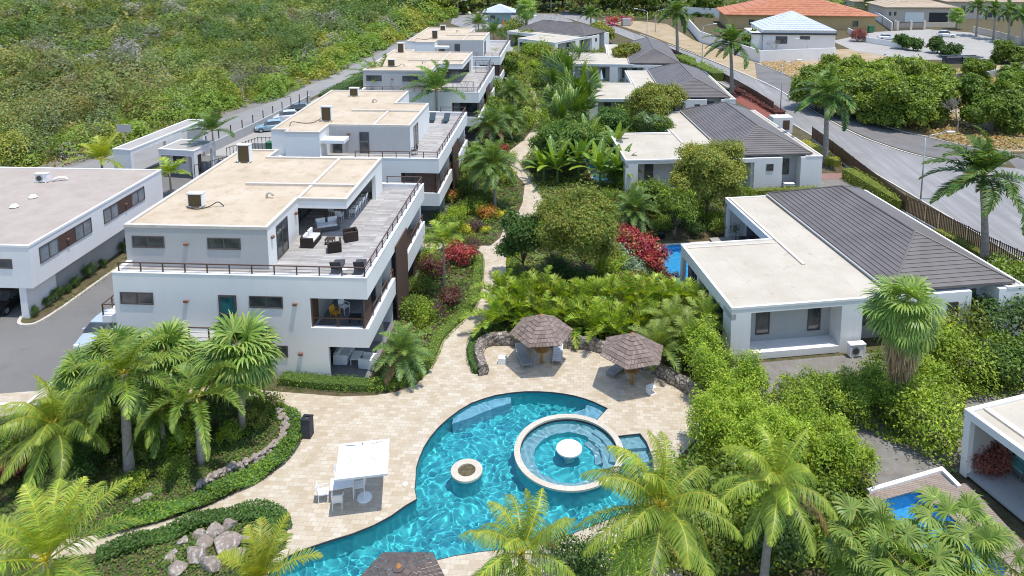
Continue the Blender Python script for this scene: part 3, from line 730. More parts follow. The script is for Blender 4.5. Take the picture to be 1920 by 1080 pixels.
def spline3(pts, n=6):
    P_ = [Vector(p) for p in pts]; out = []
    for i in range(len(P_)-1):
        a, b_, c, d = P_[max(i-1, 0)], P_[i], P_[i+1], P_[min(i+2, len(P_)-1)]
        for k in range(n):
            t = k/n; out.append(.5*((2*b_)+(c-a)*t+(2*a-5*b_+4*c-d)*t*t+(3*b_-a-3*c+d)*t**3))
    return out+[P_[-1]]
for u0, lab, tall, short in ((40.4, 'nearest', (14.4, 1.8), (5.0, 2.8)), (91.2, 'third', (16.8, 1.6), (5.6, 3.0))):
    condenser('tall roof air conditioner with brown coil near the back edge of the %s apartment roof' % lab, on(u0+tall[0], -27.9+tall[1], 8.88), ac_r, 1.5)
    condenser('low roof air conditioner near the front edge of the %s apartment roof' % lab, on(u0+short[0], -27.9+short[1], 8.88), ac_r, .98)
    hose('black hose curling from the low air conditioner on the %s apartment roof' % lab, [on(u0+short[0]-.3, -27.9+short[1]-.5, 8.95), on(u0+short[0]-.5, -27.9+short[1]+.3, 8.93), on(u0+short[0]-.1, -27.9+short[1]+.9, 8.95), on(u0+short[0]+.1, -27.9+short[1]+1.4, 9.2), on(u0+short[0]+.1, -27.9+short[1]+1.8, 8.92)])
for u0, lab in ((63.5, 'second'), (118.3, 'farthest')):
    condenser('tall roof air conditioner near the left edge of the %s apartment roof' % lab, on(u0+4.2, -27.9+4.0, 8.88), ac_r, 1.5)
    condenser('low roof air conditioner near the back edge of the %s apartment roof' % lab, on(u0+15., -27.9+3.4, 8.88), ac_r, .98)
    hose('black hose hanging from the tall air conditioner on the %s apartment roof' % lab, [on(u0+4.2, -27.9+3.5, 9.2), on(u0+3.4, -27.9+2.9, 8.95), on(u0+3.2, -27.9+1.9, 8.95), on(u0+2.6, -27.9+1.2, 9.2), on(u0+2.2, -27.9+1.1, 8.9)])

# ---- left office block over a garage
def office():
    u0, v0 = 46.2, -37.7   # front right corner; roof 5.5
    t = thing('office_block', 'white two-storey block with gravel flat roof over a parking bay', 'building', on(u0, v0, 0), ac_r)
    L = 16.4
    b = MB(); b.box(-22, 0, 0, L, 2.35, 5.4)
    b.box(-13.3, -.9, 3.0, L-.2, 0, 2.35); b.box(-1.1, -.6, 0.1, 3.0, 0, 2.35); b.box(-1.1, -.9, 3., L-.4, 0, 2.35)
    b.build('wall', M['white'], t)
    g = MB(); g.box(-8, -1.2, 2.9, 2.98, 0, 2.3); g.build('garage_back_wall', M['concrete'], t)
    flatroof(t, [(-22, 0), (0, 0), (0, L), (-13.3, L), (-22, L)], 5.4, 'roof_grit', .16, .12, rimmat='white')
    T = XF(0, 0, PI/2)
    for y0 in (8.0, .9):
        window(t, y0, y0+1.9, 3.75, 4.95, 0, T, 1, gm='curtain'); window(t, y0+3.7, y0+5.6, 3.75, 4.95, 0, T, 1, gm='curtain')
        g = MB(); g.box(y0+1.92, y0+3.68, -.04, .02, 3.75, 4.95, T); g.build('brown_panel', M['louvre'], t)
        g = MB(); g.box(y0+2.7, y0+2.9, -.2, -.04, 4.3, 4.42, T); g.build('wall_lamp', M['sconce'], t)
    window(t, -3.2, -1.3, 3.8, 4.5, 0)
    return t
office()
condenser('white air conditioner with round fan on the gravel roof of the office block', on(59.0, -46.2, 5.38), ac_r+R(8), .85, None, True)
b = MB(); b.tube([(0,0,.15), (.5,.2,.35), (.9,.35,.3), (1.15,.4,.05)], .11, 8); tag(b.build('roof_duct', M['wplastic'], None, on(59.2, -45.5, 5.38), smooth=True), 'short white duct lying beside the air conditioner on the gravel roof', 'duct')
for (x, y), lb in (((62, 372), 'small white round vent on the gravel roof, nearer the air conditioner'), ((27, 390), 'small white round vent on the gravel roof, farther from the air conditioner')):
    b = MB(); b.cyl(0, 0, 0, .12, .2, n=12).cyl(0, 0, .12, .3, .34, .18, n=14); p = G(x, y, 5.38); tag(b.build('roof_cowl', M['wplastic'], None, p, smooth=False), lb, 'roof vent', 'round vents on the office roof')

# ---- gatehouse: long portal frame and porter's lodge
def portal():
    pr = -R(9.8); t = thing('portal_frame', 'long white roofed portal frame spanning the entrance road', 'gateway', on(72.9, -47.1, 0), pr)
    b = MB(); b.box(-2.1, 0, 0, 12.6, 3.5, 4.0); b.box(-2.1, 0, 0, .4, 0, 3.5); b.box(-2.1, 0, 12.2, 12.6, 0, 3.5); b.box(-.35, 0, 5.6, 8.4, 0, 3.5)
    b.box(-.35, 0, 8.4, 12.2, 0, 1.1); b.box(-.35, 0, .4, 12.2, 3.2, 3.5) if False else None
    b.build('wall', M['white'], t); flatroof(t, [(-2.1,0),(0,0),(0,12.6),(-2.1,12.6)], 4.0, 'pale_pave', .18, .12, rimmat='white')
    t = thing('porters_lodge', 'small white flat-roofed porter lodge with corner openings beside the portal', 'lodge', on(76.0, -45.9, 0), pr)
    b = MB(); b.box(0, 4.3, 0, 3.9, 2.6, 3.2); b.box(4.0, 4.3, 0, .6, 0, 2.6); b.box(4.0, 4.3, 3.3, 3.9, 0, 2.6); b.box(0, .25, 0, 3.9, 0, 2.6); b.box(.25, 2.6, 1.4, 3.6, 0, 2.6)
    b.build('wall', M['white'], t); flatroof(t, [(0,0),(4.3,0),(4.3,3.9),(0,3.9)], 3.2, 'pale_pave', .2, .1, rimmat='white')
    window(t, .7, 2.2, 1.3, 2.1, 1.4, None, 1); window(t, 2.65, 3.6, .1, 2.3, 2.2, None, 1, 'door')
portal()
# boundary wall and fence on the left
def wall_line(name, label, pts, h, th, mat, cat='wall', z=0.):
    b = MB(); o = pts[0].copy(); o.z = z
    for i in range(len(pts)-1):
        a, c = pts[i], pts[i+1]; L = (c-a).xy.length; T = Matrix.Translation((a.x-o.x, a.y-o.y, 0)) @ Matrix.Rotation(math.atan2((c-a).y, (c-a).x), 4, 'Z')
        b.box(-th/2, L+th/2-.004*(i+1), -th/2+.002*i, th/2+.002*i, 0, h-.003*i, T)
    return tag(b.build(name, M[mat], None, o), label, cat)
wall_line('boundary_wall', 'low grey-white boundary wall along the car park behind the apartments', [on(84,-45.0,0), on(96,-43.4,0), on(112,-42.2,0)], 1.25, .2, 'concrete')
b = MB()
for k in range(12):
    q = on(82+k*2.6, -45.3+k*.3, 0); b.box(q.x-.05, q.x+.05, q.y-.05, q.y+.05, 0, 2.3)
o = b.build('fence', M['black'], None); tag(o, 'thin fence of tall black posts beside the outer road', 'fence')
wall_line('planter_wall', 'low white wall between the car park and the waste bins', [on(86,-40,0), on(86,-33,0)], 1.1, .2, 'concrete')
b = MB(); b.v = []; 
def open_gate(label, pts, h=2.0):
    o_ = pts[0]; b = MB()
    for i in range(len(pts)-1):
        a, c = pts[i]-o_, pts[i+1]-o_; L = (c-a).length; n = max(2, int(L/.45)); T = Matrix.Translation(a) @ Matrix.Rotation(math.atan2((c-a).y, (c-a).x), 4, 'Z')
        for k in range(n+1): b.box(L*k/n-.025, L*k/n+.025, -.025, .025, 0, h, T)
        for z in (.2, h-.1): b.box(0, L, -.02, .02, z, z+.05, T)
    return tag(b.build('metal_gate', M['black'], None, o_), label, 'gate')
open_gate('black metal gate beside the porter lodge', [on(74.6,-41.2,0), on(80,-37.5,0)])
open_gate('black post gate next to the green waste bins', [on(80,-40.2,0), on(84.5,-38.5,0), on(84.5,-35,0)], 2.3)

# ---- villas
def hiproof(b, x0, x1, y0, y1, zE, zR, d, n=14, lap=.045):
    def ring(t, dz): 
        hw = (x1-x0)/2
        return [(x0+t*hw, y0+t*d, zE+t*(zR-zE)+dz), (x1-t*hw, y0+t*d, zE+t*(zR-zE)+dz), (x1-t*hw, y1-t*d, zE+t*(zR-zE)+dz), (x0+t*hw, y1-t*d, zE+t*(zR-zE)+dz)]
    rings = [ring(0, -.12), ring(0, lap)]
    for i in range(1, n+1):
        t = i/n*.995
        rings.append(ring(t, 0)); 
        if i < n: rings.append(ring(t-.004, lap))
    vs = [p for r in rings for p in r]; fs = []
    for i in range(len(rings)-1):
        for k in range(4): fs.append((4*i+k, 4*i+(k+1) % 4, 4*i+4+(k+1) % 4, 4*i+4+k))
    fs.append(tuple(len(vs)-4+k for k in range(4)))
    b.add(vs, fs)
def villa(o, deg, label, wx=7.2, wy=9.6, SW=20.5, SD=18.4, full=True, ex=11.2, h=3.6, zR=5.9):
    t = thing('villa', label, 'villa', o, -R(deg), 'grey-roofed villas')
    b = MB()
    # wing
    b.box(-.0, 1.3, 0, 1.3, 0, h-.35); b.box(0, 7.45, 0, .0+wy, h-.35, h-.02)
    b.box(0, .3, 0, wy, h-.75, h-.35)
    for y in (3.6, 5.9): b.box(0.05, .35, y, y+.35, .2, h-.75)
    b.box(.0, .3, wy-.4, wy, .2, h-.75)
    b.box(7.45, 8.9, 0, 2.6, .0, h-.02) ; b.box(1.3, 7.45, -.0, 1.3, .05, .5)
    b.box(1.3, wx, wy-.25, wy, .1, h-.35)
    # strip
    b.box(7.45, ex+.1, wy, SD-.01, h-.35, h-.02)
    b.box(7.45, 7.7, wy, SD-4.5, .1, h-.35) if False else None
    b.box(7.1, 7.45, SD-.45, SD, 0, h-.35); b.box(7.1, 11.2, SD-.3, SD, 0, h-.35)
    b.box(7.1, 7.45, wy, SD, h-.6, h-.02)
    b.box(8.9, 9.4, 1.2, SD-.3, 0, h-.35)
    b.box(9.4, 13.6, 1.4, 1.6, 0, 3.5) ; b.box(13.6, 16.6, 0, 2., 0, h); b.box(8.9, 13.6, 0, .3, h-.45, h-.02); b.box(8.9, 13.6, .3, 1.4, h-.35, h-.02)
    b.box(18.6, SW, 0, SD, 0, h)
    b.box(9.4, 18.6, SD-.35, SD-.05, 0, h)
    b.box(13.6-.25, 13.6, .3, 1.4, 0, h-.45)
    b.build('wall', M['villa_white'], t)
    g = MB(); g.box(1.3, 7.45, 1.3, 1.5, .05, h-.36); g.box(16.6, 18.6, 1.1, 1.3, 0, h); g.box(8.9, 13.35, 1.5-.11, 1.5-.1, .0, h-.36)
    g.box(11., 18.6, 1.6, SD-.4, h-.4, h+.2); g.build('grey_wall', M['grey'], t)
    g = MB(); g.box(.3, 7.2, 1.6, wy-.3, .1, .2); g.box(5.6 if wy < 10 else 1., 8.8, wy+.02, SD-.3, .06, .16); g.build('terrace_floor', M['pale_pave'], t)
    # glass side of the wing and lounge
    g = MB(); g.box(.5, .55, 1.4, wy-.3, .2, h-.4); g.build('glass_wall', M['glass'], t)
    g = MB(); g.box(8.84, 8.9, wy+.2, SD-.8, .2, h-.5); g.build('glass_wall', M['glass'], t)
    g = MB()
    for y in (1.9, 3.3, 4.9, 6.6, 8.2): g.box(.44, .56, y, y+.12, .2, h-.4)
    for y in (wy+.3, wy+2.2, wy+4.4, wy+6.5): g.box(8.78, 8.88, y, y+.1, .2, h-.4)
    g.build('glazing_bars', M['wframe'], t)
    window(t, 2.25, 3.2, .95, 2.85, 1.3, None, 0); window(t, 5.85, 6.75, .95, 2.75, 1.3, None, 0)
    window(t, 9.7, 10.6, .95, 2.8, 1.39, None, 0); window(t, 11.5, 12.4, .95, 2.8, 1.39, None, 0)
    window(t, 14.9, 15.65, 2.2, 2.95, 0, None, 0); window(t, 16.85, 17.8, 1.4, 3.15, 1.1, None, 0)
    # roofs
    r = flatroof(t, [(0, 0), (ex+.4, 0), (ex+.4, SD), (7.1, SD), (7.1, wy), (0, wy)], h, 'villa_roof', .16, .10, rimmat='villa_white')
    g = MB(); g.box(7.35, 7.6, wy-4.5, SD-.2, h-.02, h+.13); g.box(.3, 7.35, wy-.75, wy-.6, h-.02, h+.08); g.build('roof_rib', M['coping'], r)
    for xs_ in (2.4, 4.8, 9.0): g = MB(); g.box(xs_, xs_+.035, .25, (wy-.9 if xs_ < 7 else SD-.3), h+.018, h+.027); g.build('roof_seam', M['kerb'], r)
    flatroof(t, [(19.2, 0), (SW, 0), (SW, SD), (19.2, SD)], h+.02, 'villa_roof', .14, .10, rimmat='villa_white')
    b = MB(); hiproof(b, ex-.2, 19.9, .2, SD-.1, h+.32, zR, 4.3); hr = b.build('tiled_roof', M['metalroof'], t)
    xm = (ex-.2+19.9)/2
    g = MB()
    for c in ((ex-.2, .2), (19.9, .2)): g.tube([(c[0], c[1], h+.36), (xm, 4.5, zR+.02)], .075, 6)
    for c in ((ex-.2, SD-.1), (19.9, SD-.1)): g.tube([(c[0], c[1], h+.36), (xm, SD-4.4, zR+.02)], .075, 6)
    g.tube([(xm, 4.5, zR+.03), (xm, SD-4.4, zR+.03)], .08, 6); g.build('ridge_cap', M['metalroof'], hr)
    g = MB(); g.box(ex-.34, ex-.2, .1, SD, h+.14, h+.26); g.build('gutter', M['grey'], hr)
    return t
villa(v1f(0, 0), -8.19, 'nearest grey-roofed villa with square fan palm in front and blue pool on its left')
villa(frame(-4, 72.0, 13.9), -4, 'second grey-roofed villa, half hidden by a round tree at its front', wy=10.2, SD=20., SW=20.9)
villa(frame(1, 101.0, 5.15), 1, 'third grey-roofed villa with a closed parasol on its left', wy=11., SD=21.2, SW=20.6)
villa(frame(4, 128.6, -4.), 4, 'fourth grey-roofed villa seen between two round trees', wy=12, SD=23., SW=20.)
villa(Vector((3.1, 153.6, 0)), -50.5, 'farthest grey-roofed villa near the entrance kiosk', wy=10.3, SD=20, SW=20.5)
condenser('white air conditioner by the front wall of the nearest villa', v1f(-.5, 8.3), R(8.19), .9, 'air conditioners at villa walls', True)
condenser('white air conditioner by the front wall of the second villa', frame(-4, 72.-.3, 13.9+17.3), R(4), .9, 'air conditioners at villa walls', True)
# villa at the lower right with open lounge
def villa6():
    A_ = G(1810, 767, 3.6); B_ = G(1920, 740, 3.6); C_ = G(1920, 838, 3.6)
    e1 = (B_-A_).xy.normalized(); a = math.atan2(e1.y, e1.x)
    t = thing('villa', 'white villa with an open lounge at the lower right corner of the photo', 'villa', (A_.x, A_.y, 0), a)
    b = MB(); h = 3.5
    b.box(0, 14, -9, 0, h-.3, h); b.box(0, 14, -.3, 0, .1, h-.3); b.box(0, .35, -.35, -.3, .1, h-.3)
    b.box(3.6, 14, -9, -.35, .1, h-.3); b.build('wall', M['villa_white'], t)
    g = MB(); g.box(3.5, 3.59, -9, -.35, .3, h-.32); g.box(.3, 3.5, -.4, -.31, .3, h-.32) ; g.build('grey_wall', M['grey'], t)
    flatroof(t, [(0, -9), (14, -9), (14, 0), (0, 0)], h, 'villa_roof', .22, .12, rimmat='villa_white')
    g = MB(); g.box(.9, 1.25, -8.8, -.25, h-.01, h+.12); g.build('roof_rib', M['coping'], t)
    g = MB(); g.box(.1, 3.5, -9, -.35, .2, .32); g.build('terrace_floor', M['concrete'], t)
villa6()
dk = Gs([(1628,922),(1760,885),(1787,910),(1813,905),(1990,1095),(1640,1110)], .3)
o6 = MB(); t6 = sheet('wood_deck', dk, .3, M['deckwood'], [inset(P6, -.08)]); tag(t6, kind='structure')
b = MB(); q = Gs([(1628,922),(1760,885),(1790,912)], .3)
wall_line('low_wall', 'low white wall round the corner of the wooden deck', [G(1630,932,0), G(1765,892,0), G(1795,922,0)], .42, .22, 'villa_white')
# ================================================================ VEGETATION BUILDERS
def qmesh(name, V, C, mat):
    """V: (N,4,3) quads, C: (N,3) leaf colours"""
    N = len(V); me = bpy.data.meshes.new(name)
    me.vertices.add(N*4); me.vertices.foreach_set('co', np.ascontiguousarray(V, dtype=np.float32).ravel())
    me.loops.add(N*4); me.loops.foreach_set('vertex_index', np.arange(N*4, dtype=np.int32))
    me.polygons.add(N); me.polygons.foreach_set('loop_start', np.arange(0, N*4, 4, dtype=np.int32))
    a = me.attributes.new('tint', 'FLOAT_COLOR', 'FACE'); c = np.ones((N, 4), np.float32); c[:, :3] = C; a.data.foreach_set('color', c.ravel())
    me.materials.append(mat); me.update(calc_edges=True); return me
def unit(v): return v/np.maximum(1e-9, np.linalg.norm(v, axis=-1, keepdims=True))
def leafquads(P, Nn, size, aspect, rg, fold=0.):
    """diamond leaves at P with normals about Nn"""
    n = len(P); nn = unit(Nn+rg.normal(0, .45, (n, 3)))
    r = rg.normal(0, 1, (n, 3)); t = unit(r-nn*(r*nn).sum(1, keepdims=True)); b = np.cross(nn, t)
    s = (size*rg.uniform(.7, 1.3, n))[:, None]
    a = aspect
    return np.stack([P-t*s*.5, P-b*s*a*.5+t*s*.05, P+t*s*.5, P+b*s*a*.5+t*s*.05], 1)
def colours(base, n, rg, var=.22, yellow=.15):
    base = np.array(base); i = rg.integers(0, len(base), n); c = base[i]*rg.uniform(1-var, 1+var, (n, 1))
    c[:, 0] *= rg.uniform(1-yellow, 1+yellow, n); return np.clip(c, 0, 1)
def lobes_cloud(lobes, rg, dens, leaf, aspect, cols, twig=.35, per=14, flat=0., hueclump=.18, zmin=.02):
    """lobes: (x,y,z,rx,ry,rz). twigs sit on and in the lobes, each carrying leaves"""
    L = np.array(lobes, float); A = (L[:, 3]*L[:, 4]+L[:, 4]*L[:, 5]+L[:, 3]*L[:, 5]); per = int(per*1.5); leaf = leaf*1.25; nt_ = int(dens*A.sum()*9.5)
    k = rg.choice(len(L), nt_, p=A/A.sum()); d = unit(rg.normal(0, 1, (nt_, 3))); d[:, 2] = np.where(d[:, 2] < -.35, -d[:, 2]*.8, d[:, 2]); d = unit(d)
    rad = np.clip(1-np.abs(rg.normal(0, .14, nt_)), .3, 1)+rg.normal(0, .05, nt_)
    # uneven outline
    wob = 1+.16*np.sin(d[:, 0]*4+k*1.7)+.12*np.sin(d[:, 1]*5+k)+.10*np.sin(d[:, 2]*6+k*2.3)
    c = L[k, :3]+d*L[k, 3:]*(rad*wob)[:, None]
    keep = np.ones(nt_, bool)
    for j, l in enumerate(L):
        q = ((c-l[:3])/l[3:]); keep &= ~(((q**2).sum(1) < .45) & (k != j))
    keep &= c[:, 2] > zmin
    c, d = c[keep], d[keep]; m = len(c)
    P_ = np.repeat(c, per, 0)+rg.normal(0, twig*.5, (m*per, 3)); P_[:, 2] = np.maximum(P_[:, 2], zmin)
    Nn = np.repeat(d, per, 0)+np.array([0, 0, .6+flat])+rg.normal(0, .35, (m*per, 3))
    C = colours(cols, m, rg, hueclump, .12); C = np.repeat(C, per, 0)*rg.uniform(.82, 1.18, (m*per, 1))
    return leafquads(P_, unit(Nn), leaf, aspect, rg), C
def fol(name, V, C, parent=None, mat='leaf', loc=None): return link(name, qmesh(name, V, C, M[mat]), parent, loc)

GREEN = [(.092,.140,.018),(.125,.175,.024),(.072,.118,.016)]
YGREEN = [(.16,.215,.028),(.20,.25,.035),(.12,.18,.025)]
DGREEN = [(.045,.085,.016),(.062,.11,.02),(.036,.07,.014)]
BGREEN = [(.060,.122,.024),(.080,.150,.03),(.048,.10,.02)]
OLIVE = [(.14,.16,.028),(.19,.19,.032),(.105,.135,.022)]
HEDGE = [(.17,.235,.020),(.22,.285,.028),(.13,.195,.016)]
RED = [(.22,.028,.035),(.30,.05,.045),(.13,.02,.022),(.25,.12,.05)]
DARKRED = [(.11,.03,.03),(.07,.025,.022),(.15,.06,.04),(.05,.06,.02)]
YELLOW = [(.48,.42,.03),(.38,.36,.03),(.25,.28,.03)]
ORANGE = [(.30,.16,.03),(.20,.15,.025),(.14,.14,.02),(.28,.09,.03)]
PURPLE = [(.085,.045,.04),(.11,.06,.05),(.06,.05,.03)]
SILVER = [(.16,.22,.13),(.10,.17,.08),(.22,.27,.20)]

def bush_lobes(rg, r, h, n=6, sq=.55):
    L = [(0, 0, h*.42, r*.72, r*.72, h*.55)]
    for i in range(n):
        a = rg.uniform(0, 2*PI); q = r*rg.uniform(.35, .72); s = rg.uniform(.35, .58)
        L.append((q*math.cos(a), q*math.sin(a), h*rg.uniform(.25, .72), r*s, r*s, h*s*.75))
    return L
BM = {}
def bushmesh(key, r, h, cols, leaf=.16, dens=2.2, per=12, asp=.5, seed=0, twig=.3, n=6):
    if key not in BM:
        rg = np.random.default_rng(seed+hash(key) % 1 + sum(map(ord, key)))
        V, C = lobes_cloud(bush_lobes(rg, r, h, n), rg, dens, leaf, asp, cols, twig, per)
        BM[key] = (qmesh('foliage', V, C, M['leaf']), r, h)
    return BM[key]
stem_me = None
def stems(r, h):
    b = MB(); rr = random.Random(3)
    for i in range(5):
        a = i*1.3; b.tube([(0, 0, 0), (r*.25*math.cos(a), r*.25*math.sin(a), h*.3), (r*.5*math.cos(a+.3), r*.5*math.sin(a+.3), h*.6)], [.04, .03, .012], 5)
    return b.mesh('stem', M['bark'])
SM = {}
def bush(key, loc, s, label, cat='shrub', group=None, name='shrub', sz=1., rz=None):
    me, r, h = BM[key]
    if key not in SM: SM[key] = stems(r, h)
    t = thing(name, label, cat, loc, random.uniform(0, 6.28) if rz is None else rz, group); t.scale = (s/r, s/r, s/r*sz)
    link('foliage', me, t); link('stem', SM[key], t); return t

# ---- broadleaf trees
def tree(name, label, loc, H, lobes, cols, leaf=.2, dens=1.6, per=14, asp=.5, seed=1, trunk=.16, group=None, twig=.4, cat='tree', lean=(0, 0), tmat='bark', flat=0.):
    rg = np.random.default_rng(seed); t = thing(name, label, cat, loc, 0, group)
    V, C = lobes_cloud(lobes, rg, dens, leaf, asp, cols, twig, per, flat, zmin=.15)
    fol('crown', V, C, t)
    b = MB(); fork = Vector((lean[0]*.4, lean[1]*.4, H*.38))
    b.tube([(0, 0, -.05), (lean[0]*.1, lean[1]*.2, H*.2), fork], [trunk*1.25, trunk, trunk*.85], 8)
    for i, l in enumerate(lobes[:9]):
        e = Vector(l[:3]); mid = fork.lerp(e, .5)+Vector((rg.uniform(-.2, .2), rg.uniform(-.2, .2), .15))
        b.tube([fork, mid, e], [trunk*.6, trunk*.38, trunk*.15], 6)
    b.build('trunk', M[tmat], t, smooth=True); return t
def round_lobes(rg, R_, H, zc, n=12, fl=.6):
    L = [(0, 0, zc, R_*.6, R_*.6, R_*fl*.7)]
    for i in range(n):
        a = 2*PI*i/n*1.618*2; q = R_*rg.uniform(.4, .75); s = R_*rg.uniform(.26, .42)
        L.append((q*math.cos(a), q*math.sin(a), zc+R_*fl*rg.uniform(-.55, .6), s, s, s*.7))
    return L

# ---- palms
WIND = np.array([-1., .12, 0.])
def rachis(az, el, L, droop, wind, n=12):
    d = np.array([math.cos(az)*math.cos(el), math.sin(az)*math.cos(el), math.sin(el)]); p = np.zeros(3); P_ = [p]; D = [d]
    for i in range(n):
        t = (i+1)/n; d = unit(d+np.array([0, 0, -droop])*t/n*2.2+WIND*wind*t/n*2.)
        p = p+d*L/n; P_.append(p); D.append(d)
    return np.array(P_), np.array(D)
def frond(az, el, L, droop, rg, wind=0., nl=34, ll=.55, lw=.045, vee=.35, ldroop=.5, start=.16, cols=None, rc=(.35,.33,.05), seg=2, limp=0.):
    P_, D = rachis(az, el, L, droop, wind); n = len(P_)-1
    Q = []; C = []
    t = np.linspace(start, .995, nl); idx = t*n; i0 = np.minimum(idx.astype(int), n-1); f = (idx-i0)[:, None]
    B = P_[i0]*(1-f)+P_[i0+1]*f; Dd = unit(D[i0]*(1-f)+D[i0+1]*f)
    up = np.array([0, 0, 1.]); side = unit(np.cross(Dd, up)+1e-6); nrm = unit(np.cross(side, Dd))
    prof = np.sin(np.pi*np.clip(.12+t*.88, 0, 1))**.55*.75+.25*(1-t)
    for sgn in (-1, 1):
        ang_ = .75-.35*t[:, None]+rg.normal(0, .08, (nl, 1))
        dl = unit(side*sgn*np.cos(.55*0+vee)*np.sin(ang_+.5)+Dd*np.cos(ang_+.5)+nrm*math.sin(vee)*.8+rg.normal(0, .10, (nl, 3)))
        length = (ll*1.25*prof*rg.uniform(.85, 1.1, nl))[:, None]; w_ = lw
        wv = unit(np.cross(dl, nrm)); a = B; cc = colours(cols, nl, rg, .26, .2)*(1+np.stack([.25*t**3, .12*t**3, 0*t], 1))
        for s in range(seg):
            k0, k1 = s/seg, (s+1)/seg
            dl2 = unit(dl+np.array([0, 0, -ldroop-limp])*(k1)+WIND*wind*.45*k1)
            e = a+dl2*length/seg
            w0 = w_*(1.0 if s == 0 else .95); w1 = w_*(.85 if s < seg-1 else .12)
            Q.append(np.stack([a-wv*w0*.5, a+wv*w0*.5, e+wv*w1*.5, e-wv*w1*.5], 1)); C.append(cc); a = e
    # rachis ribbon, two crossed strips
    ww = np.linspace(.05, .012, n+1)[:, None]*min(1.5, L/2.2); sd = unit(np.cross(D, up)+1e-6); nm = unit(np.cross(sd, D))
    for v in (sd, nm):
        Q.append(np.stack([P_[:-1]-v[:-1]*ww[:-1]*.5, P_[:-1]+v[:-1]*ww[:-1]*.5, P_[1:]+v[1:]*ww[1:]*.5, P_[1:]-v[1:]*ww[1:]*.5], 1)); C.append(np.tile(np.array(rc), (n, 1)))
    return np.concatenate(Q), np.concatenate(C)
def feather_crown(seed, n=18, L=3., droop=.9, wind=0., el=(1.25, -.25), cols=YGREEN, **kw):
    rg = np.random.default_rng(seed); Q = []; C = []
    for i in range(n):
        k = i/(n-1); az = i*2.39996+rg.normal(0, .12); e = el[0]+(el[1]-el[0])*k**.9+rg.normal(0, .07)
        q, c = frond(az, e, L*rg.uniform(.85, 1.08)*(1-.15*(1-k)), droop*rg.uniform(.8, 1.2), rg, wind, cols=cols, **kw)
        c = c*np.array([1.06-.34*k, 1.02-.22*k, 1.]) if n >= 12 else c
        Q.append(q); C.append(c*(1+rg.normal(0, .09)) if rg.random() > (.16 if k > .82 else 0) or n < 12 else np.tile(np.array((.17, .115, .05)), (len(c), 1))*rg.uniform(.7, 1.2, (len(c), 1)))
    return np.concatenate(Q), np.concatenate(C)
def fan_leaf(az, el, pet, Rr, rg, wind=0., ns=26, droop=.5, cols=None):
    P_, D = rachis(az, el, pet, .5, wind*.4, 5); o = P_[-1]; d = D[-1]; up = np.array([0, 0, 1.]); side = unit(np.cross(d, up)+1e-6); nm = unit(np.cross(side, d))
    tilt = rg.uniform(-.5, .25); d2 = unit(d*math.cos(tilt)+nm*math.sin(tilt)); n2 = np.cross(side, d2)
    a = np.linspace(-2.15, 2.15, ns); dl = unit(d2*np.cos(a)[:, None]+side*np.sin(a)[:, None]+n2*.12*(np.arange(ns) % 2*2-1)[:, None]*.5)
    L = Rr*(.62+.38*np.cos(a*.62))*rg.uniform(.9, 1.08, ns); L = L[:, None]
    wv = unit(np.cross(dl, n2)); w0, w1 = .012, Rr*.105; Q = []; cc = colours(cols, ns, rg, .13, .1); C = []
    p = np.tile(o, (ns, 1)); m = p+dl*L*.55
    Q.append(np.stack([p-wv*w0, p+wv*w0, m+wv*w1*.5, m-wv*w1*.5], 1)); C.append(cc)
    dd = unit(dl+np.array([0, 0, -droop])+WIND*wind*.35); e = m+dd*L*.28
    Q.append(np.stack([m-wv*w1*.5, m+wv*w1*.5, e+wv*w1*.28, e-wv*w1*.28], 1)); C.append(cc)
    dd = unit(dd+np.array([0, 0, -droop*1.5])); e2 = e+dd*L*.2
    Q.append(np.stack([e-wv*w1*.28, e+wv*w1*.28, e2+wv*.004, e2-wv*.004], 1)); C.append(cc*1.1)
    for v in (side, nm): Q.append(np.stack([P_[:-1]-v*.018, P_[:-1]+v*.018, P_[1:]+v*.012, P_[1:]-v*.012], 1)); C.append(np.tile(np.array((.22,.25,.05)), (5, 1)))
    return np.concatenate(Q), np.concatenate(C)
def fan_crown(seed, n=34, pet=1., Rr=.8, wind=0., el=(1.35, -.5), cols=GREEN, droop=.45):
    rg = np.random.default_rng(seed); Q = []; C = []
    for i in range(n):
        k = i/(n-1); q, c = fan_leaf(i*2.39996+rg.normal(0, .15), el[0]+(el[1]-el[0])*k+rg.normal(0, .1), pet*rg.uniform(.8, 1.15), Rr*rg.uniform(.85, 1.1), rg, wind, droop=droop*(.6+.8*k), cols=cols)
        Q.append(q); C.append(c*(1+rg.normal(0, .08)))
    return np.concatenate(Q), np.concatenate(C)
PM = {}
def crownmesh(key, f):
    if key not in PM: V, C = f(); PM[key] = qmesh('crown', V, C, M['palmleaf'])
    return PM[key]
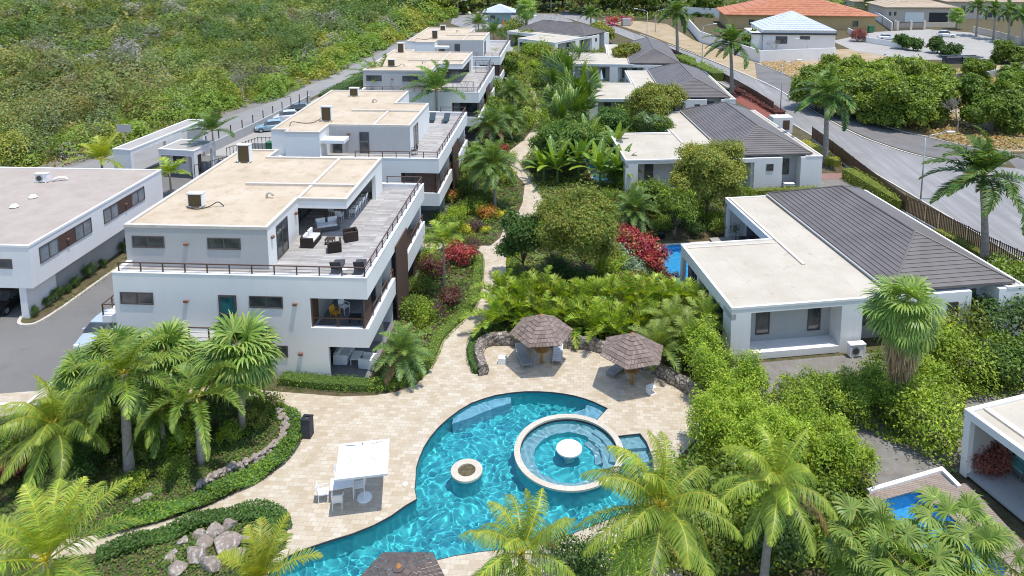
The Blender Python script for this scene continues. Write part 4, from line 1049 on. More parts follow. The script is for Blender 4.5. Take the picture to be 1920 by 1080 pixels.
def palm(label, base, h, crown, key, group=None, tr=.13, lean=(0, 0), s=1., rz=None, shaft=False, name='palm_tree', skirt=False, tmat='palmbark', cat='palm tree', keepwind=True):
    t = thing(name, label, cat, base, 0, group)
    top = Vector((lean[0], lean[1], h)); b = MB(); n = max(4, int(h/.35)); pts = []; rad = []
    for i in range(n+1):
        k = i/n; pts.append((lean[0]*k**1.6, lean[1]*k**1.6, h*k)); rad.append(tr*(1.35-.5*k if k < .15 else 1.28-.45*k)*(1+.06*(i % 2)))
    b.tube(pts, rad, 9); b.build('trunk', M[tmat], t, smooth=True)
    if shaft:
        c = MB(); c.tube([top+Vector((0, 0, -.05)), top+Vector((0, 0, .5)), top+Vector((0, 0, 1.1))], [tr*.95, tr*.8, tr*.35], 9); c.build('crownshaft', M['shaft'], t, smooth=True); top = top+Vector((0, 0, .95))
    c = link('crown', crownmesh(key, crown), t, top); s = s*1.15; c.scale = (s, s, s)
    if rz is not None: c.rotation_euler = (0, 0, rz)
    elif not keepwind: c.rotation_euler = (0, 0, random.uniform(0, 6.28))
    return t
# ---- banana-like broad leaves
def banana_leaf(az, el, L, W, droop, rg, wind=0., cols=None, n=9, pet=.18):
    P_, D = rachis(az, el, L, droop, wind, n); up = np.array([0, 0, 1.]); sd = unit(np.cross(D, up)+1e-6); nm = unit(np.cross(sd, D)); Q = []; C = []
    t = np.linspace(0, 1, n+1); w_ = W*np.where(t < pet, .06, np.sin(np.pi*np.clip((t-pet)/(1-pet)*.93+.05, 0, 1))**.6)[:, None]
    col = colours(cols, 1, rg, .15, .1)[0]
    for s in (-1, 1):
        e = P_+(sd*s*.93+nm*.28+rg.normal(0, .05, (n+1, 3)))*w_*.5; e[:, 2] -= w_[:, 0]*.10
        gap = .93
        a0, a1 = P_[:-1], P_[:-1]*(1-gap)+P_[1:]*gap; b0, b1 = e[:-1], e[:-1]*(1-gap)+e[1:]*gap
        Q.append(np.stack([a0, a1, b1, b0] if s > 0 else [a0, b0, b1, a1], 1)); C.append(col*rg.uniform(.88, 1.12, (n, 1)))
    ww = .05
    Q.append(np.stack([P_[:-1]-sd[:-1]*ww*.5+nm[:-1]*.02, P_[:-1]+sd[:-1]*ww*.5+nm[:-1]*.02, P_[1:]+sd[1:]*ww*.2+nm[1:]*.02, P_[1:]-sd[1:]*ww*.2+nm[1:]*.02], 1)); C.append(np.tile(np.array((.30,.36,.09)), (n, 1)))
    return np.concatenate(Q), np.concatenate(C)
def banana_crown(seed, n=11, L=2.2, W=.6, wind=0., cols=HEDGE, fanplane=None):
    rg = np.random.default_rng(seed); Q = []; C = []
    for i in range(n):
        if fanplane is None: az = i*2.4; el = 1.25-.8*i/n+rg.normal(0, .1)
        else:
            a = -1.1+2.2*i/(n-1); az = fanplane if a > 0 else fanplane+PI; el = PI/2-abs(a)
        q, c = banana_leaf(az, el, L*rg.uniform(.8, 1.1), W*rg.uniform(.85, 1.1), .75, rg, wind, cols); Q.append(q); C.append(c)
    return np.concatenate(Q), np.concatenate(C)
def hedgemass(name, label, pts, wd, h, cols=HEDGE, leaf=.13, seed=1, cr=.68, dens=3.6):
    """unclipped hedge: many upright overlapping leafy columns along a line"""
    rg = np.random.default_rng(seed); o = pts[0].copy(); t = thing(name, label, 'hedge', o); L = []; st = MB()
    tot = sum((pts[i+1]-pts[i]).length for i in range(len(pts)-1)); n = int(tot*wd/(cr*cr*.95))
    for k in range(n):
        i = int(rg.integers(0, len(pts)-1)); a, c = pts[i], pts[i+1]; d = (c-a).normalized(); nn = Vector((-d.y, d.x, 0)); p = a.lerp(c, rg.random())-o+nn*wd*.5*float(rg.uniform(-1, 1))
        hh = h*rg.uniform(.72, 1.15); r = cr*rg.uniform(.7, 1.15); L.append((p.x, p.y, hh*.5, r, r, hh*.52)); st.tube([(p.x, p.y, 0), (p.x, p.y, hh*.7)], [.05, .02], 5)
    V, C = lobes_cloud(L, rg, dens, leaf, .5, cols, .28, 12); fol('foliage', V, C, t); st.build('stems', M['bark'], t); return t
# ---- hedges and beds
def hedge(name, label, pts, wd, h, cols=HEDGE, leaf=.13, dens=60, seed=1, cat='hedge', group=None, jag=.15, z0=0.):
    """leafy hedge along a line; leaves fill a soft box, a leafy core closes it"""
    rg = np.random.default_rng(seed); o = pts[0].copy(); o.z = z0; t = thing(name, label, cat, o, 0, group)
    Ls = [(pts[i+1]-pts[i]).xy.length for i in range(len(pts)-1)]; tot = sum(Ls); n = int(dens*tot*(wd+2*h)); wv = wd if not hasattr(wd, '__len__') else None
    i = rg.choice(len(Ls), n, p=np.array(Ls)/tot); k = rg.random(n)[:, None]
    A = np.array([[p.x-o.x, p.y-o.y, 0] for p in pts]); a, c = A[i], A[i+1]; d = unit(c-a); nn = np.stack([-d[:, 1], d[:, 0], 0*d[:, 0]], 1)
    base = a*(1-k)+c*k
    per = wd+2*h; u = rg.random(n)*per; jz = (.5+.5*np.sin(base[:, 0]*2.1+base[:, 1]*1.3))*jag*h*.6+rg.normal(0, jag*.25*h, n)
    top = (u > h) & (u < h+wd)
    off = np.where(u <= h, -wd/2, np.where(top, u-h-wd/2, wd/2)); z = np.where(u <= h, u, np.where(top, h, per-u))
    z = z+np.where(top, jz, 0); off = off*(1+rg.normal(0, .07, n)+.08*np.sin(base[:, 0]*1.7+z*2)); edge = np.abs(off)/(wd/2); z = np.where(top, z-np.clip(edge-.75, 0, 1)*h*.35, z)
    P_ = base+nn*off[:, None]; P_[:, 2] = np.maximum(z, .03)
    N_ = np.where(top[:, None], np.array([0, 0, 1.]), nn*np.sign(off)[:, None]+np.array([0, 0, .5]))
    V = leafquads(P_, N_, leaf, .55, rg); C = colours(cols, n, rg, .25, .15)
    ph = np.sin(P_[:, 0]*3.1)*np.sin(P_[:, 1]*2.7+P_[:, 2]*4); C *= (1+.12*ph)[:, None]
    b = MB()
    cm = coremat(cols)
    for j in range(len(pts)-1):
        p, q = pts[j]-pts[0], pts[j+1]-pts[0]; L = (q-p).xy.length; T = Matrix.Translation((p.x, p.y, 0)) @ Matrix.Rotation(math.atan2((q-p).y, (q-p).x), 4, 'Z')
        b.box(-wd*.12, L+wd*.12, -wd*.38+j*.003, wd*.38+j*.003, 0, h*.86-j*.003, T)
    fol('foliage', V, C, t); link('twigs', b.mesh('twigs', cm), t); return t
CM = {}
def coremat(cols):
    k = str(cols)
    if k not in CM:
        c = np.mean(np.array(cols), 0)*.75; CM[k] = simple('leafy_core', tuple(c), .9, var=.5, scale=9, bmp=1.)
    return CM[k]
def carpet(name, poly, z, cols, leaf=.1, dens=90, hh=.22, seed=2, hole=None, cat=None):
    """ground cover: one mass of small leaves"""
    dens *= 2.3; leaf *= 1.2; rg = np.random.default_rng(seed); xs = [p.x for p in poly]; ys = [p.y for p in poly]; x0, x1, y0, y1 = min(xs), max(xs), min(ys), max(ys)
    n = int(dens*(x1-x0)*(y1-y0)); x = rg.uniform(x0, x1, n); y = rg.uniform(y0, y1, n); k = inpoly(poly)(x, y)
    if hole is not None: k &= ~inpoly(hole)(x, y)
    x, y = x[k], y[k]; n = len(x)
    hgt = hh*(.55+.25*np.sin(x*2.3+np.sin(y*1.7))+.2*np.sin(y*3.1+x))*rg.uniform(.5, 1.15, n)
    P_ = np.stack([x, y, z+np.maximum(.02, hgt)], 1); N_ = np.tile([0, 0, 1.], (n, 1))
    C = colours(cols, n, rg, .25, .15)*(1+.15*np.sin(x*1.3+y*.8))[:, None]
    o = fol(name, leafquads(P_, N_, leaf, .6, rg), C); return tag(o, kind='stuff')
def ribbon(poly_line, w0, w1=None):
    L = []; R_ = []
    for i, p in enumerate(poly_line):
        d = (poly_line[min(i+1, len(poly_line)-1)]-poly_line[max(i-1, 0)]).xy.normalized(); nn = Vector((-d.y, d.x, 0)); L.append(p+nn*w0); R_.append(p-nn*(w1 if w1 is not None else w0))
    return L+R_[::-1]
# ================================================================ PLANTING
random.seed(11)
def PR(p):
    X, Y, Z = p[0], p[1], p[2]-CAM_H
    zc = Y*math.cos(PITCH)-Z*math.sin(PITCH); yc = -Y*math.sin(PITCH)-Z*math.cos(PITCH)
    return CX+F*X/zc, CY+F*yc/zc
def HT(base, cx_, cy_):
    lo, hi = 0., 22.
    for _ in range(40):
        m_ = (lo+hi)/2
        if PR((base.x, base.y, m_))[1] > cy_: lo = m_
        else: hi = m_
    x0 = PR((base.x, base.y, lo))[0]; x1 = PR((base.x+1, base.y, lo))[0]
    return lo, (cx_-x0)/(x1-x0)
COCO = [(.17,.24,.03),(.21,.27,.035),(.13,.20,.025)]
COCOY = [(.20,.25,.03),(.17,.23,.028),(.24,.26,.035)]
ARECA = [(.13,.21,.025),(.18,.26,.03),(.24,.28,.035),(.10,.17,.02)]
ROYAL = [(.055,.12,.022),(.075,.15,.028),(.12,.16,.035)]
DATE = [(.10,.17,.045),(.13,.20,.05),(.08,.14,.04)]
FANC = [(.11,.17,.035),(.14,.21,.045),(.085,.14,.03),(.19,.24,.06)]
WASH = [(.16,.24,.05),(.20,.28,.06),(.12,.19,.04)]
c_coco = lambda: feather_crown(3, 19, 3.5, .85, .25, (1.35, .0), COCO+COCOY[:1], nl=72, ll=.62, lw=.028, ldroop=.7, rc=(.42,.38,.06), seg=3)
c_cocoy = lambda: feather_crown(8, 14, 2.6, .75, .1, (1.4, .25), COCOY, nl=58, ll=.5, lw=.032, ldroop=.35, rc=(.5,.42,.07), seg=3)
c_coco2 = lambda: feather_crown(21, 22, 3.8, 1.15, .55, (1.35, -.35), COCO, nl=88, ll=.74, lw=.030, vee=.15, ldroop=1.4, rc=(.42,.38,.06), seg=3)
c_coco3 = lambda: feather_crown(33, 19, 3.4, 1.1, .5, (1.38, -.25), COCO, nl=84, ll=.70, lw=.030, vee=.15, ldroop=1.35, rc=(.42,.38,.06), seg=3)
c_queen = lambda: feather_crown(5, 22, 2.7, 1.25, .2, (1.2, -.6), ARECA[:2]+GREEN, nl=60, ll=.5, lw=.034, ldroop=.9, vee=.6, seg=3)
c_fox = lambda: feather_crown(6, 11, 3.0, 1.75, 0, (1.0, .15), [(.10,.16,.03),(.14,.19,.04)], nl=120, ll=.42, lw=.05, ldroop=.5, vee=1.0, seg=2)
c_royal = lambda: feather_crown(7, 20, 4.6, 1.05, .95, (1.35, -.3), ROYAL, nl=74, ll=.85, lw=.09, ldroop=.75, vee=.7, seg=3, rc=(.16,.22,.05))
c_royal2 = lambda: feather_crown(17, 19, 4.2, 1.1, .65, (1.3, -.45), ROYAL, nl=74, ll=.85, lw=.09, ldroop=.8, vee=.7, seg=3, rc=(.16,.22,.05))
c_wind = lambda: feather_crown(9, 17, 4.0, .8, .95, (1.3, .0), ROYAL, nl=50, ll=.75, lw=.07, ldroop=.6, vee=.6, seg=3)
c_date = lambda: feather_crown(10, 34, 1.7, 1.0, .1, (1.4, -.35), DATE, nl=44, ll=.34, lw=.03, ldroop=.35, vee=.5, seg=2)
c_dense = lambda: feather_crown(12, 30, 2.1, 1.15, .1, (1.35, -.35), [(.075,.14,.03),(.10,.17,.035),(.13,.19,.04)], nl=46, ll=.5, lw=.04, ldroop=.7, vee=.6, seg=2)
c_thin = lambda: feather_crown(13, 10, 1.7, .9, .15, (1.2, .05), ARECA, nl=36, ll=.5, lw=.05, ldroop=.4, seg=2)
c_areca = [lambda: feather_crown(14, 14, 2.9, 1.25, .1, (1.45, .5), ARECA, nl=38, ll=.60, lw=.06, ldroop=.35, vee=.75, seg=2, rc=(.4,.38,.06)),
           lambda: feather_crown(15, 12, 2.7, 1.35, .15, (1.45, .4), ARECA, nl=38, ll=.60, lw=.06, ldroop=.4, vee=.8, seg=2, rc=(.4,.38,.06))]
c_pale = lambda: feather_crown(16, 20, 1.8, .9, .0, (1.4, .1), [(.17,.23,.05),(.14,.20,.04)], nl=44, ll=.42, lw=.03, ldroop=.2, vee=.3, seg=2, rc=(.4,.42,.12))
c_fan = lambda: fan_crown(18, 60, .8, .95, .2, (1.4, -.5), FANC, .5)
c_fan2 = lambda: fan_crown(28, 56, .75, .9, .2, (1.4, -.5), FANC, .55)
c_wash = lambda: fan_crown(19, 46, 1.3, 1.2, .8, (1.35, -.7), WASH, .5)
c_fang = lambda: fan_crown(20, 26, 1.25, .8, .15, (1.3, -.1), [(.13,.19,.035),(.17,.225,.045),(.10,.155,.03)], .7)
def PB(label, b_, c_, crown, key, z0=0., **kw):
    base = G(*b_, z0); h, lx = HT(base, *c_); return palm(label, base, h-z0, crown, key, lean=(lx, 0), **kw)
def PC(label, c_, h, crown, key, lean=(0, 0), **kw):
    q = G(*c_, h); return palm(label, Vector((q.x-lean[0], q.y-lean[1], 0)), h, crown, key, lean=lean, **kw)
# foreground
PC('large bright yellow-green coconut palm in the lower left corner', (85, 1052), 5.2, c_coco, 'coco', tr=.16, s=.88)
PC('small yellow palm rising from the boulders at the bottom edge', (487, 1090), 3.2, c_cocoy, 'cocoy', tr=.12, s=.85)
PC('coconut palm leaning over the pool at the bottom centre of the photo', (978, 1038), 5.5, c_coco3, 'coco3', tr=.15, s=.70)
PC('largest coconut palm, its fronds over the right side of the hot tub', (1238, 950), 6.6, c_coco2, 'coco2', tr=.17, lean=(.4, 0), s=.82)
PC('coconut palm in the shrubs, first one right of the largest', (1455, 905), 5.4, c_coco3, 'coco3', tr=.15, s=.72, lean=(.3, 0), rz=.7)
PC('fan palm with big pale fronds left of the plunge pool', (1640, 1030), 3.6, c_fang, 'fang', tr=.12, s=.95)
PC('fan palm with big pale fronds in front of the plunge pool deck', (1782, 1015), 3.4, c_fang, 'fang', tr=.12, s=.95, rz=2.)
PC('fan palm cut by the bottom edge in front of the plunge pool', (1705, 1085), 3.6, c_fang, 'fang', tr=.12, s=.9, rz=4.)
PC('small fan palm at the bottom edge, rightmost of the fan palms', (1850, 1070), 3.2, c_fang, 'fang', tr=.12, s=.9, rz=1.)
# big left bed
PB('palm with arching fronds and yellow tips at the left end of the island bed', (118,905), (98,798), c_coco2, 'coco2', s=.82, tr=.15, rz=1.)
PB('tall palm with dense drooping green crown and pale trunk in the island bed', (243,885), (232,700), c_queen, 'queen', s=1.05, tr=.2)
PB('foxtail palm with bushy arching fronds and grey trunk in the island bed', (378,870), (370,778), c_fox, 'fox', s=1.05, tr=.15, shaft=True)
PB('fan palm with dense round crown at the corner of the nearest apartment block', (455,808), (450,668), c_fan, 'fan', s=1.3, tr=.15)
PB('fan palm in front of the nearest block, middle of the three against its wall', (312,800), (312,672), c_fan2, 'fan2', s=1.2, tr=.15)
PB('fan palm in front of the nearest block, closest to the parked silver car', (222,790), (218,672), c_fan, 'fan', s=1.1, tr=.15, rz=2.)
PB('low fan palm by the end of the parking line, left of the other fan palms', (150,800), (150,715), c_fan2, 'fan2', s=1., tr=.14, rz=3.)
PB('feathery palm with light fronds between the silver car and the tall palm', (185,815), (172,745), c_queen, 'queen', s=.8, tr=.12, rz=2.)
PB('dark green young palm low behind the foxtail palm', (310,850), (300,770), c_queen, 'queen', s=.75, tr=.1, rz=1.2)
# garden strip
PB('slender palm with thin grey trunk beside the nearest block balconies', (834,555), (831,448), c_thin, 'thin', s=1.0, tr=.075)
PB('low bushy date palm by the patio corner of the nearest block', (755,708), (755,662), c_date, 'date', s=1.15, tr=.12)
PB('bushy palm with drooping fronds left of the bend in the path', (928,392), (925,308), c_dense, 'dense', s=1.35, tr=.12)
PB('bushy palm just behind the drooping one left of the path', (893,372), (895,300), c_dense, 'dense', s=1.05, tr=.12, rz=1.)
PB('palm with fine fronds right of the second block balcony', (925,280), (922,232), c_date, 'date', s=1.7, tr=.12, rz=1.)
PB('palm with brownish fronds beside the third block, below the path curve', (958,262), (955,222), c_dense, 'dense', s=1.2, tr=.12, rz=2.)
PB('small palm among shrubs beside the farthest block', (962,205), (960,172), c_date, 'date', s=1.6, tr=.12, rz=3.)
PB('low fan-shaped palm next to the third block wall', (915,222), (912,195), c_date, 'date', s=1.3, tr=.12, rz=4.)
PC('left of the two wind-blown palms between the second and third blocks', (700,150), 7.0, c_wind, 'wind', tr=.14, s=1.0, rz=.25)
PC('right of the two wind-blown palms between the second and third blocks', (818,168), 7.0, c_wind, 'wind', tr=.15, s=1.1, rz=-.2)
PC('wind-blown palm nearest the end of the farthest block', (897,45), 5.5, c_wind, 'wind', tr=.14, rz=.3)
PC('wind-blown palm between the farthest block and the farthest villa', (925,62), 4.5, c_wind, 'wind', tr=.14, s=.95, rz=-.3)
PC('fan palm standing beside the entrance kiosk', (987,16), 6.5, c_wash, 'wash', tr=.3, s=1.3)
PC('small yellow-green palm between the office block and the entrance portal', (190,300), 2.6, c_cocoy, 'cocoy', tr=.12, s=1.25)
PC('slim palm behind the white portal frame', (398,245), 4.5, c_wind, 'wind', tr=.1, s=.75)
PC('young palm with brown tips between the office block and the apartments', (318,325), 2.6, c_thin, 'thin', tr=.09, s=1.25, name='palm_tree')
PB('spiky young palm with blue-green fronds below the second villa', (1192,425), (1190,395), c_date, 'date', s=1.45, tr=.12, rz=2.)
# royal palms on the road
PB('royal palm by the road, farthest of the four', (1270,106), (1268,32), c_royal2, 'royal2', s=1.12, tr=.3, shaft=True)
PB('royal palm by the road, second farthest of the four', (1372,176), (1370,92), c_royal, 'royal', s=1.05, tr=.28, shaft=True)
PB('royal palm by the road in front of the dense green trees', (1547,305), (1550,192), c_royal2, 'royal2', s=1.0, tr=.26, shaft=True)
PB('royal palm by the railings, nearest of the four', (1845,490), (1842,352), c_royal, 'royal', s=1.02, tr=.25, shaft=True)
# Washingtonia with skirt
wp = PB('tall fan palm with a skirt of dead brown leaves beside the nearest villa', (1680,790), (1697,580), c_wash, 'wash', s=.86, tr=.22)
rg = np.random.default_rng(4); n = 900; a = rg.uniform(0, 6.28, n); k = rg.random(n); wb = G(1680,790); wh, wl = HT(wb, 1697, 580)
r0 = .30+.55*np.sin(np.pi*np.clip(k*.9+.1, 0, 1))*rg.uniform(.6, 1.1, n); z_ = wh-.2-3.4*k
P0 = np.stack([wl*(z_/wh)**1.6+r0*np.cos(a), r0*np.sin(a), z_], 1); P1 = P0+np.stack([.25*np.cos(a)*rg.uniform(-.4, 1, n), .25*np.sin(a), -rg.uniform(.5, 1.1, n)], 1); wv = np.stack([-np.sin(a), np.cos(a), 0*a], 1)*.035
fol('dead_leaf_skirt', np.stack([P0-wv, P0+wv, P1+wv*.5, P1-wv*.5], 1), colours([(.34,.24,.13),(.24,.16,.09),(.42,.33,.20)], n, rg, .3, .1), wp, 'palmleaf')
# areca hedge behind the shelters
k = 0
for row, (yy, x0, x1, st, hh) in enumerate(((598, 938, 1300, 40, 1.1), (628, 932, 1150, 47, .6), (640, 1165, 1290, 44, .5))):
    x = x0
    while x <= x1:
        yy2 = yy+(x-1100)*.03+((k*7) % 11-5); base = G(x, yy2)
        t = thing('areca_palm', 'clump of yellow-green areca palm in the dense row behind the thatched shelters', 'palm', base, 0, 'areca palms behind the shelters')
        c = link('fronds', crownmesh('areca%d' % (k % 2), c_areca[k % 2]), t, (0, 0, hh)); c.rotation_euler = (0, 0, k*1.3); sc = .95+.12*((k*5) % 4)/3; c.scale = (sc,)*3
        key = 'arecastem'
        if key not in SM:
            b = MB()
            for i in range(6): b.tube([(.16*math.cos(i), .16*math.sin(i), 0), (.26*math.cos(i), .26*math.sin(i), 1.)], [.04, .03], 6)
            SM[key] = b.mesh('stems', M['shaft'])
        link('stems', SM[key], t); x += st; k += 1
for (x, y), lb in (((1235,652), 'pale fine-leaved palm right behind the second thatched shelter'), ((1290,640), 'pale fine-leaved palm beside the tall hedge corner'), ((1325,600), 'pale fine-leaved palm at the pool side of the nearest villa'), ((1262,610), 'pale fine-leaved palm at the back right of the areca row')):
    PC(lb, (x, y), 1.5, c_pale, 'pale', tr=.08, rz=x*.01, s=1.1)
# bananas and travellers' palms
def bananas(label, b_, h, s, key, crown, group='banana plants along the path', tr=.14):
    return palm(label, G(*b_), h, crown, key, group, tr=tr, s=s, name='banana_plant', cat='banana plant', tmat='shaft', keepwind=True, rz=b_[0]*.7)
c_ban = lambda: banana_crown(4, 14, 3.1, .72, .35, GREEN+BGREEN+HEDGE[2:])
c_trav = lambda: banana_crown(6, 17, 2.7, .42, .45, BGREEN+GREEN, fanplane=.5)
for (x, y, h, s), lb in zip([(1045,345,1.6,1.05),(1085,338,2.1,1.0),(1125,352,1.6,1.05),(1068,318,2.0,.95),(1150,318,2.3,1.0),(1108,302,2.2,1.),(1020,340,1.2,.85),(1160,350,1.4,.95)],
    ['banana plant with broad ribbed leaves overhanging the path bend', 'banana plant in the middle of the clump in front of the glossy tree', 'banana plant between the clump centre and the second villa', 'banana plant just below the glossy round tree', 'tall banana plant against the corner of the second villa', 'banana plant at the back of the clump, above its centre', 'small banana plant reaching over the path edge', 'low banana plant at the front right of the clump']):
    bananas(lb, (x, y), h, s, 'ban', c_ban)
for (x, y, h, s), lb in zip([(1050,238,2.6,1.25),(1080,225,3.4,1.3),(1060,205,3.,1.2),(1092,198,3.6,1.25),(1035,188,2.6,1.1),(1072,172,3.2,1.2),(1055,150,3.,1.1),(1100,246,2.6,1.1),(1030,222,2.2,1.)],
    ['nearest travellers palm of the tall column left of the third villa', 'travellers palm with upright fan, right of the nearest one', 'travellers palm in the middle of the tall column', 'tallest travellers palm beside the third villa roof', 'travellers palm leaning over the path', 'travellers palm left of the closed parasols', 'farthest travellers palm of the tall column', 'travellers palm at the wall of the third villa', 'low travellers palm at the left foot of the column']):
    bananas(lb, (x, y), h, s, 'trav', c_trav, 'travellers palms in the central column', .2)
# ---- broadleaf trees
def T_(name, label, b_, cr, cyc, Rr, cols, seed, fl=.75, leaf=.2, dens=1.4, n=12, trunk=.15, **kw):
    base = G(*b_); zc, lx = HT(base, cr, cyc); rg = np.random.default_rng(seed)
    dens = dens*(2.0 if base.y < 110 else 1.3); L = [(l[0]+lx, l[1], l[2], l[3]*1.12, l[4]*1.12, l[5]*1.15) for l in round_lobes(rg, Rr, zc, zc, n, fl)]
    return tree(name, label, base, zc, L, cols, leaf, dens, seed=seed, trunk=trunk, lean=(lx, 0), **kw)
T_('tree', 'big olive-green tree with spreading crown right of the path', (1105,535), 1082, 425, 3.1, OLIVE+GREEN[:1], 3, 1.15, .15, 2.2, 20, per=16, twig=.45)
T_('tree', 'dark glossy tree at the left of the big olive-green one', (982,520), 978, 448, 1.7, DGREEN+BGREEN, 4, 1.25, .2, 1.8, 9, trunk=.1)
T_('tree', 'round yellow-green tree in front of the second villa', (1325,415), 1328, 322, 3.2, OLIVE, 5, 1.0, .17, 1.9, 18)
T_('tree', 'tree with hanging leaf sprays between the first and second villas', (1265,450), 1270, 385, 1.9, GREEN+HEDGE[:1], 6, .8, .26, 1.1, 9, asp=.28, flat=-.5, trunk=.09)
T_('tree', 'flat-topped tree in front of the third villa', (1235,255), 1232, 190, 3.6, OLIVE, 7, .5, .22, 1.4, 13)
T_('tree', 'round olive tree in front of the fourth villa', (1175,140), 1172, 100, 2.8, OLIVE, 8, .75, .28, 1.2, 10)
T_('tree', 'round olive tree beside the farthest villa', (1128,82), 1127, 61, 3.2, OLIVE, 9, .6, .34, 1., 10)
T_('tree', 'dense glossy dark-green tree above the banana plants', (1055,318), 1057, 268, 3.2, BGREEN+GREEN, 10, .8, .24, 1.9, 14)
T_('tree', 'slim conical tree at the back corner of the nearest terrace', (735,352), 722, 312, .9, GREEN, 11, 1.9, .16, 2., 8)
T_('tree', 'green tree next to the plumbago shrubs between the second and third villas', (1225,290), 1230, 240, 2.4, GREEN+SILVER[:1], 12, .8, .2, 1.2, 9)
# trees in the dry lot
lot = [(1530,205,1528,150,3.2),(1570,215,1575,158,3.4),(1615,222,1618,165,3.6),(1660,235,1662,178,3.5),(1705,238,1708,180,3.6),(1745,232,1748,172,3.2),(1595,165,1598,125,3.2),(1650,170,1652,130,3.4),(1700,168,1702,128,3.3),(1745,165,1745,135,3.),(1560,150,1562,118,2.8),(1640,210,1640,150,3.6),(1600,195,1600,140,3.5)]
for i, (bx, by, x, y, r) in enumerate(lot):
    T_('tree', 'bushy green tree in the dense grove across the road', (bx, by), x, y+16, r*1.1, YGREEN[:2]+GREEN, 40+i, 1.05, .34, 1.5, 13, group='dense grove across the road', per=12, twig=.5)
for i, (bx, by, x, y, r, lb) in enumerate([(1865,245,1868,200,4.2,'large green tree right of the bare grey tree'), (1925,240,1925,190,4.2,'large green tree cut by the right edge across the road'), (1828,158,1830,130,2.4,'small green tree by the low wall beside the lorry'), (1890,118,1888,98,3.2,'tree with open branches at the right edge near the paved circle'), (1905,150,1905,140,2.6,'green tree at the right edge behind the low wall'),
      (1692,92,1692,74,1.9,'slender dark tree, left of two behind the grove'), (1712,95,1712,80,1.6,'slender dark tree, right of two behind the grove'), (1757,100,1757,82,2.0,'small dark tree in front of the paved circle'), (1780,108,1782,95,2.2,'thin grey-green tree beside the paved circle'), (1325,30,1325,10,5.,'round dark tree behind the white boundary wall'), (1410,92,1410,72,2.6,'round green bush tree beside the tiled white house')]):
    T_('tree', lb, (bx, by), x, y+3, r, GREEN if i < 5 or i > 8 else DGREEN, 60+i, 1.0, .34, 1.4, 11)
# dark belt of trees along the top
for i, (x, r, lb) in enumerate([(845,6,'above the farthest block roof'),(880,5.5,'left of the kiosk lamp'),(915,6.,'behind the kiosk roof, left side'),(950,6,'behind the kiosk roof, right side'),(1020,6.,'behind the tall lamp post'),(1055,7,'above the farthest villa ridge'),(1090,6,'above the farthest villa, right end'),(1130,6,'left of the pink bougainvillea'),(1165,7,'above the pink bougainvillea'),(1205,7,'right of the pink bougainvillea'),(1240,6,'left of the farthest royal palm'),(1440,6,'left of the orange roof'),(1650,5,'between the orange and the tan roofs')]):
    q = G(x, 26-(i % 3)*5); rg = np.random.default_rng(80+i)
    tree('tree', 'big dark tree at the top edge '+lb, q, 7., round_lobes(rg, r, 7, 6.2, 11, .8), (DGREEN+GREEN if i % 3 else OLIVE+GREEN), .6, .75, 12, seed=80+i, trunk=.4, group='belt of trees along the top edge', twig=.9)
for i, (x, lb) in enumerate([(700,'behind the wild scrub'),(755,'above the farthest block, left end'),(800,'above the farthest block, right end')]):
    q = G(x, 22-(i % 2)*4); rg = np.random.default_rng(95+i)
    tree('tree', 'dark tree at the top edge '+lb, q, 6., round_lobes(rg, 6, 6, 5, 10, .75), DGREEN+OLIVE, .6, .7, 12, seed=95+i, trunk=.4, group='belt of trees along the top edge', twig=.9)
# bare tree
def bare(label, base, H, Rr, seed, mat='greybranch', leaves=None):
    rr = random.Random(seed); t = thing('bare_tree', label, 'tree', base); b = MB()
    def br(p, d, L, r, k):
        e = p+d*L; b.tube([p, p.lerp(e, .5)+Vector((rr.uniform(-.1,.1), rr.uniform(-.1,.1), 0))*L, e], [r, r*.8, r*.6], 4)
        if k == 0: return
        for _ in range(3 if k > 2 else 4):
            dd = (d+Vector((rr.uniform(-1,.6), rr.uniform(-.9,.9), rr.uniform(-.2,.6)))*.85).normalized(); br(e, dd, L*rr.uniform(.6,.8), r*.55, k-1)
    br(Vector((0,0,0)), Vector((-.05,0,1)), H*.35, .14, 5); b.build('branches', M[mat], t); return t
bare('bare grey tree with tangled branches between the grove and the right edge', G(1796,252), 5.2, 4, 3)
bare('small leafless bush tree in front of the white boundary wall', G(1455,110), 4., 3, 5)
bare('leafless grey shrub at the edge of the wild scrub', on(112, -53, 0), 5., 3, 9)

# ---- shrubs
bushmesh('green', 1., 1.2, GREEN, .10, 3.0, 14); bushmesh('lush', 1., 1.1, HEDGE, .10, 3.0, 14); bushmesh('dark', 1., 1.2, DGREEN, .10, 3.0, 14); bushmesh('red', 1., 1.5, RED, .19, asp=.35)
bushmesh('darkred', 1., 1.2, DARKRED, .16, asp=.4); bushmesh('yellow', 1., 1.1, YELLOW, .11); bushmesh('orange', 1., 1.1, ORANGE, .14); bushmesh('purple', 1., 1.1, PURPLE, .12)
bushmesh('silver', 1., 1.1, SILVER, .16); bushmesh('olive', 1., 1.1, OLIVE, .10, 3.0, 14); bushmesh('big', 1., 1.5, HEDGE+GREEN[1:2], .085, 3.2, 14); bushmesh('rust', 1., 1.5, [(.22,.085,.06),(.17,.06,.045)], .15, 4.5, 16, .28)
bushmesh('pink', 1., 1., [(.45,.06,.16),(.32,.05,.05),(.12,.14,.03)], .16); bushmesh('grass', 1., 1.3, [(.16,.2,.06),(.24,.26,.08)], .5, 1.2, 8, .08)
